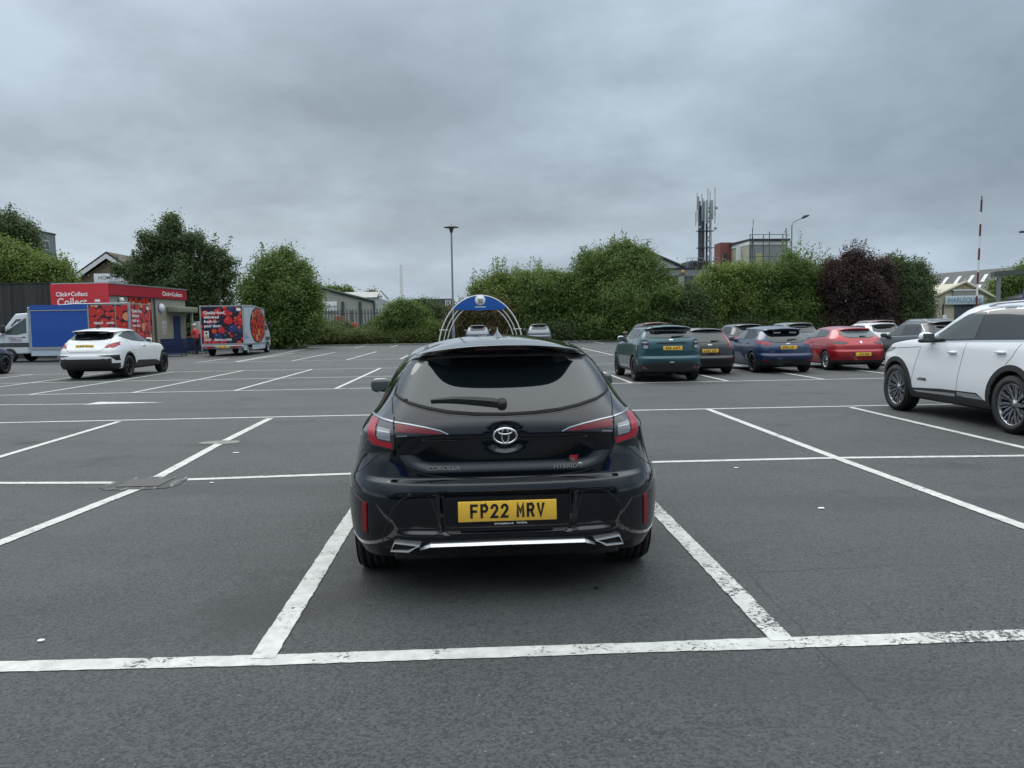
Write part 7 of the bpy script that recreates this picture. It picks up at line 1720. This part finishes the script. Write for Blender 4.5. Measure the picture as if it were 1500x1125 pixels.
tree('purple_leaved_tree', 'dark purple leaved tree in the hedge behind the red hatchback', 'tree', (at(1255, 500, 64).x, 64), px_blobs(64, [(1255, 397, 34, 22), (1258, 378, 15, 11), (1235, 415, 34, 32), (1278, 410, 26, 28), (1250, 440, 50, 38), (1225, 450, 26, 34), (1285, 445, 30, 36), (1255, 475, 56, 28)]), L_PU, 3400, 26, .17, 59, .26, sprig=50, sprL=1.0, sprn=36)
tree('broadleaf_tree', 'green tree at the right end of the hedge beside the cream shop', 'tree', (at(1320, 500, 65).x, 65), px_blobs(65, [(1318, 405, 26, 22), (1325, 425, 40, 34), (1305, 440, 30, 36), (1345, 445, 24, 26), (1320, 465, 44, 30), (1308, 390, 12, 10)]), L_DK, 2300, 26, .18, 60, .24, sprig=34, sprL=1.2, sprn=36)
tree('broadleaf_tree', 'small green tree showing between the purple tree and young ash', 'tree', (at(1205, 500, 67).x, 67), px_blobs(67, [(1205, 415, 22, 26), (1200, 450, 30, 36)]), L_MD, 900, 26, .18, 61, .16, sprig=10)
# lower shrub layer at the kerb
for i, (u, w, v0, m_) in enumerate(((825, 26, 472, L_DK), (860, 30, 474, L_MD), (905, 34, 470, L_DK), (950, 30, 474, L_MD), (1000, 34, 470, L_DK), (1045, 30, 468, L_MD), (1095, 34, 462, L_DK), (1150, 34, 466, L_MD), (1210, 34, 468, L_DK), (1270, 36, 468, L_DK), (1325, 30, 466, L_DK))):
    labs = ['low dark shrub on the bed right of the trolley shelter', 'low mid green shrub under the left skirt of the domed tree', 'dark shrub under the centre of the domed tree', 'mid green shrub behind the teal crossover', 'dark shrub behind the black estate', 'mid green shrub below the bright hedge tree', 'dark shrub behind the blue hot hatch', 'mid green shrub under the young ash tree', 'dark shrub at the left foot of the purple tree', 'dark shrub under the purple tree', 'dark shrub at the right end of the hedge']
    shrub(20+i, u, 63.3+(i % 3)*.25, w, v0, 503, m_, labs[i], 70+i, 900, .14)
# right edge trees
tree('broadleaf_tree', 'green tree seen under the dark canopy at the right edge', 'tree', (at(1490, 450, 84).x, 84), px_blobs(84, [(1485, 425, 30, 26), (1510, 415, 34, 30), (1475, 445, 26, 20), (1500, 450, 36, 22)]), L_MD, 1500, 26, .22, 81, .2)
tree('broadleaf_tree', 'small bush against the cream shop wall', 'tree', (at(1457, 470, 78).x, 78), px_blobs(78, [(1456, 452, 10, 10), (1456, 465, 12, 10)]), L_DK, 300, 24, .18, 82, .08)
# far tree line, one mass on the horizon
bl = []
rr_ = random.Random(4)
for k in range(120):
    th = R(-65+k*1.1); Y = 240+rr_.uniform(0, 60); bl.append((Y*math.sin(th), Y*math.cos(th), 1.0+rr_.uniform(0, 1.5), rr_.uniform(5, 8), rr_.uniform(4, 6), rr_.uniform(3.0, 5.0)))
me = leaves(bl, 9000, 16, .9, 5, .8, .3); o = link('distant_woodland', me, L_DK); tag(o, kind='stuff')
# supermarket behind the viewer, seen only as reflections in the paintwork
sb_ = empty('supermarket', (0, -24, 0)); tag(sb_, 'long pale supermarket front standing behind the viewpoint', 'building')
m = MB(); m.box((-45, -12, 0), (30, 0, 6.2)); m.build('wall', CREAM, sb_); m = MB(); m.box((-45.3, -12.2, 6.201), (30.3, .6, 7.4)); m.build('fascia', mat('sign blue'), sb_)
m = MB(); m.box((-38, .01, .1), (22, .08, 4.2)); m.build('shop_window', mat('building glass'), sb_)
# ------------------------------------------------------------------ worker behind the berry van
def person(x, y, rot):
    J = {'pel': (0, 0, .92), 'ab': (0, .03, 1.12), 'ch': (0, .08, 1.36), 'nk': (0, .10, 1.50), 'hd': (0, .13, 1.62), 'hd2': (0, .13, 1.74),
         'lh': (-.10, 0, .90), 'lk': (-.12, .05, .50), 'la': (-.12, -.02, .09), 'lt': (-.13, .13, .03), 'rh': (.10, 0, .90), 'rk': (.13, .12, .50), 'ra': (.13, .10, .09), 'rt': (.14, .25, .03),
         'ls': (-.19, .08, 1.42), 'le': (-.26, .12, 1.14), 'lw': (-.20, .34, 1.02), 'rs': (.19, .08, 1.42), 're': (.27, .12, 1.14), 'rw': (.21, .34, 1.02)}
    rad = {'pel': .145, 'ab': .135, 'ch': .15, 'nk': .055, 'hd': .085, 'hd2': .088, 'lh': .095, 'lk': .062, 'la': .042, 'lt': .038, 'ls': .062, 'le': .045, 'lw': .030}
    E_ = [('pel', 'ab'), ('ab', 'ch'), ('ch', 'nk'), ('nk', 'hd'), ('hd', 'hd2'), ('pel', 'lh'), ('lh', 'lk'), ('lk', 'la'), ('la', 'lt'), ('pel', 'rh'), ('rh', 'rk'), ('rk', 'ra'), ('ra', 'rt'), ('ch', 'ls'), ('ls', 'le'), ('le', 'lw'), ('ch', 'rs'), ('rs', 're'), ('re', 'rw')]
    pts = dict(J); rd = {k: rad.get(k, rad.get('l'+k[1:], .05)) for k in J}
    for s_, h in ((-1, 'l'), (1, 'r')):
        w = Vector(J[h+'w']); pk = h+'p'; pts[pk] = tuple(w+Vector((0, .07, -.02))); rd[pk] = .030; E_.append((h+'w', pk))
        for f_ in range(4):
            a_ = h+'f%da' % f_; b_ = h+'f%db' % f_; o = Vector(pts[pk])+Vector((s_*(-.024+.016*f_), .035, 0)); pts[a_] = tuple(o); pts[b_] = tuple(o+Vector((0, .035-.004*abs(f_-1), -.03))); rd[a_] = .009; rd[b_] = .008; E_ += [(pk, a_), (a_, b_)]
        a_ = h+'ta'; pts[a_] = tuple(Vector(pts[pk])+Vector((-s_*.045, .01, -.015))); rd[a_] = .010; E_.append((pk, a_))
    ks = list(pts); ix = {k: i for i, k in enumerate(ks)}; me = bpy.data.meshes.new('p'); me.from_pydata([pts[k] for k in ks], [(ix[a], ix[b_]) for a, b_ in E_], [])
    o = bpy.data.objects.new('p', me); COL.objects.link(o); sk = o.modifiers.new('s', 'SKIN'); me.skin_vertices[0].data[ix['pel']].use_root = True
    for k in ks: me.skin_vertices[0].data[ix[k]].radius = (rd[k], rd[k])
    su = o.modifiers.new('u', 'SUBSURF'); su.levels = 2; dg = _dg(); dg.update(); m2 = bpy.data.meshes.new_from_object(o.evaluated_get(dg)); bpy.data.objects.remove(o)
    SKIN = mat('skin', (.42, .24, .17), .6); RJ = mat('red jacket', (.50, .05, .05), .8); TR = mat('dark trousers', (.02, .022, .03), .8); SHO = mat('boots', (.02, .018, .016), .7)
    m2.materials.clear()
    for q in (SKIN, RJ, TR, SHO): m2.materials.append(q)
    for f in m2.polygons:
        c = f.center; f.material_index = 3 if c.z < .12 else (2 if c.z < .95 and abs(c.x) < .24 and c.y < .22 else (1 if c.z < 1.475 and not (c.y > .30 and c.z < 1.1) else 0))
    m2.polygons.foreach_set('use_smooth', [True]*len(m2.polygons)); m2.name = 'person'
    pr = bpy.data.objects.new('person', m2); COL.objects.link(pr); pr.location = (x, y, 0); pr.rotation_euler = (0, 0, R(rot))
    tag(pr, 'person in a red jacket and pale cap bending at the crates behind the berry van', 'person')
    m = MB(); m.lathe([(0, .115), (.06, .10), (.10, .04), (.103, 0)], 18, Matrix.Translation((0, .13, 1.70))); m.bevbox((-.07, .20, 1.695), (.07, .30, 1.71), .006); m.build('cap', mat('pale cap', (.55, .53, .48), .8), pr)
    m = MB()
    for s_ in (-1, 1): m.lathe([(0, .012), (.012, .006), (.014, 0)], 10, Matrix.Translation((s_*.033, .212, 1.665)) @ Matrix.Rotation(R(-90), 4, 'X'))
    m.build('eyes', BLKTXT, pr); m = MB(); m.bevbox((-.012, .205, 1.61), (.012, .235, 1.655), .006); m.build('nose', SKIN, pr); m = MB(); m.bevbox((-.024, .198, 1.580), (.024, .208, 1.590), .003); m.build('mouth', mat('lips', (.3, .1, .09), .6), pr)
pp = at(288.5, 500, 47.6); person(pp.x, 47.6, 70)
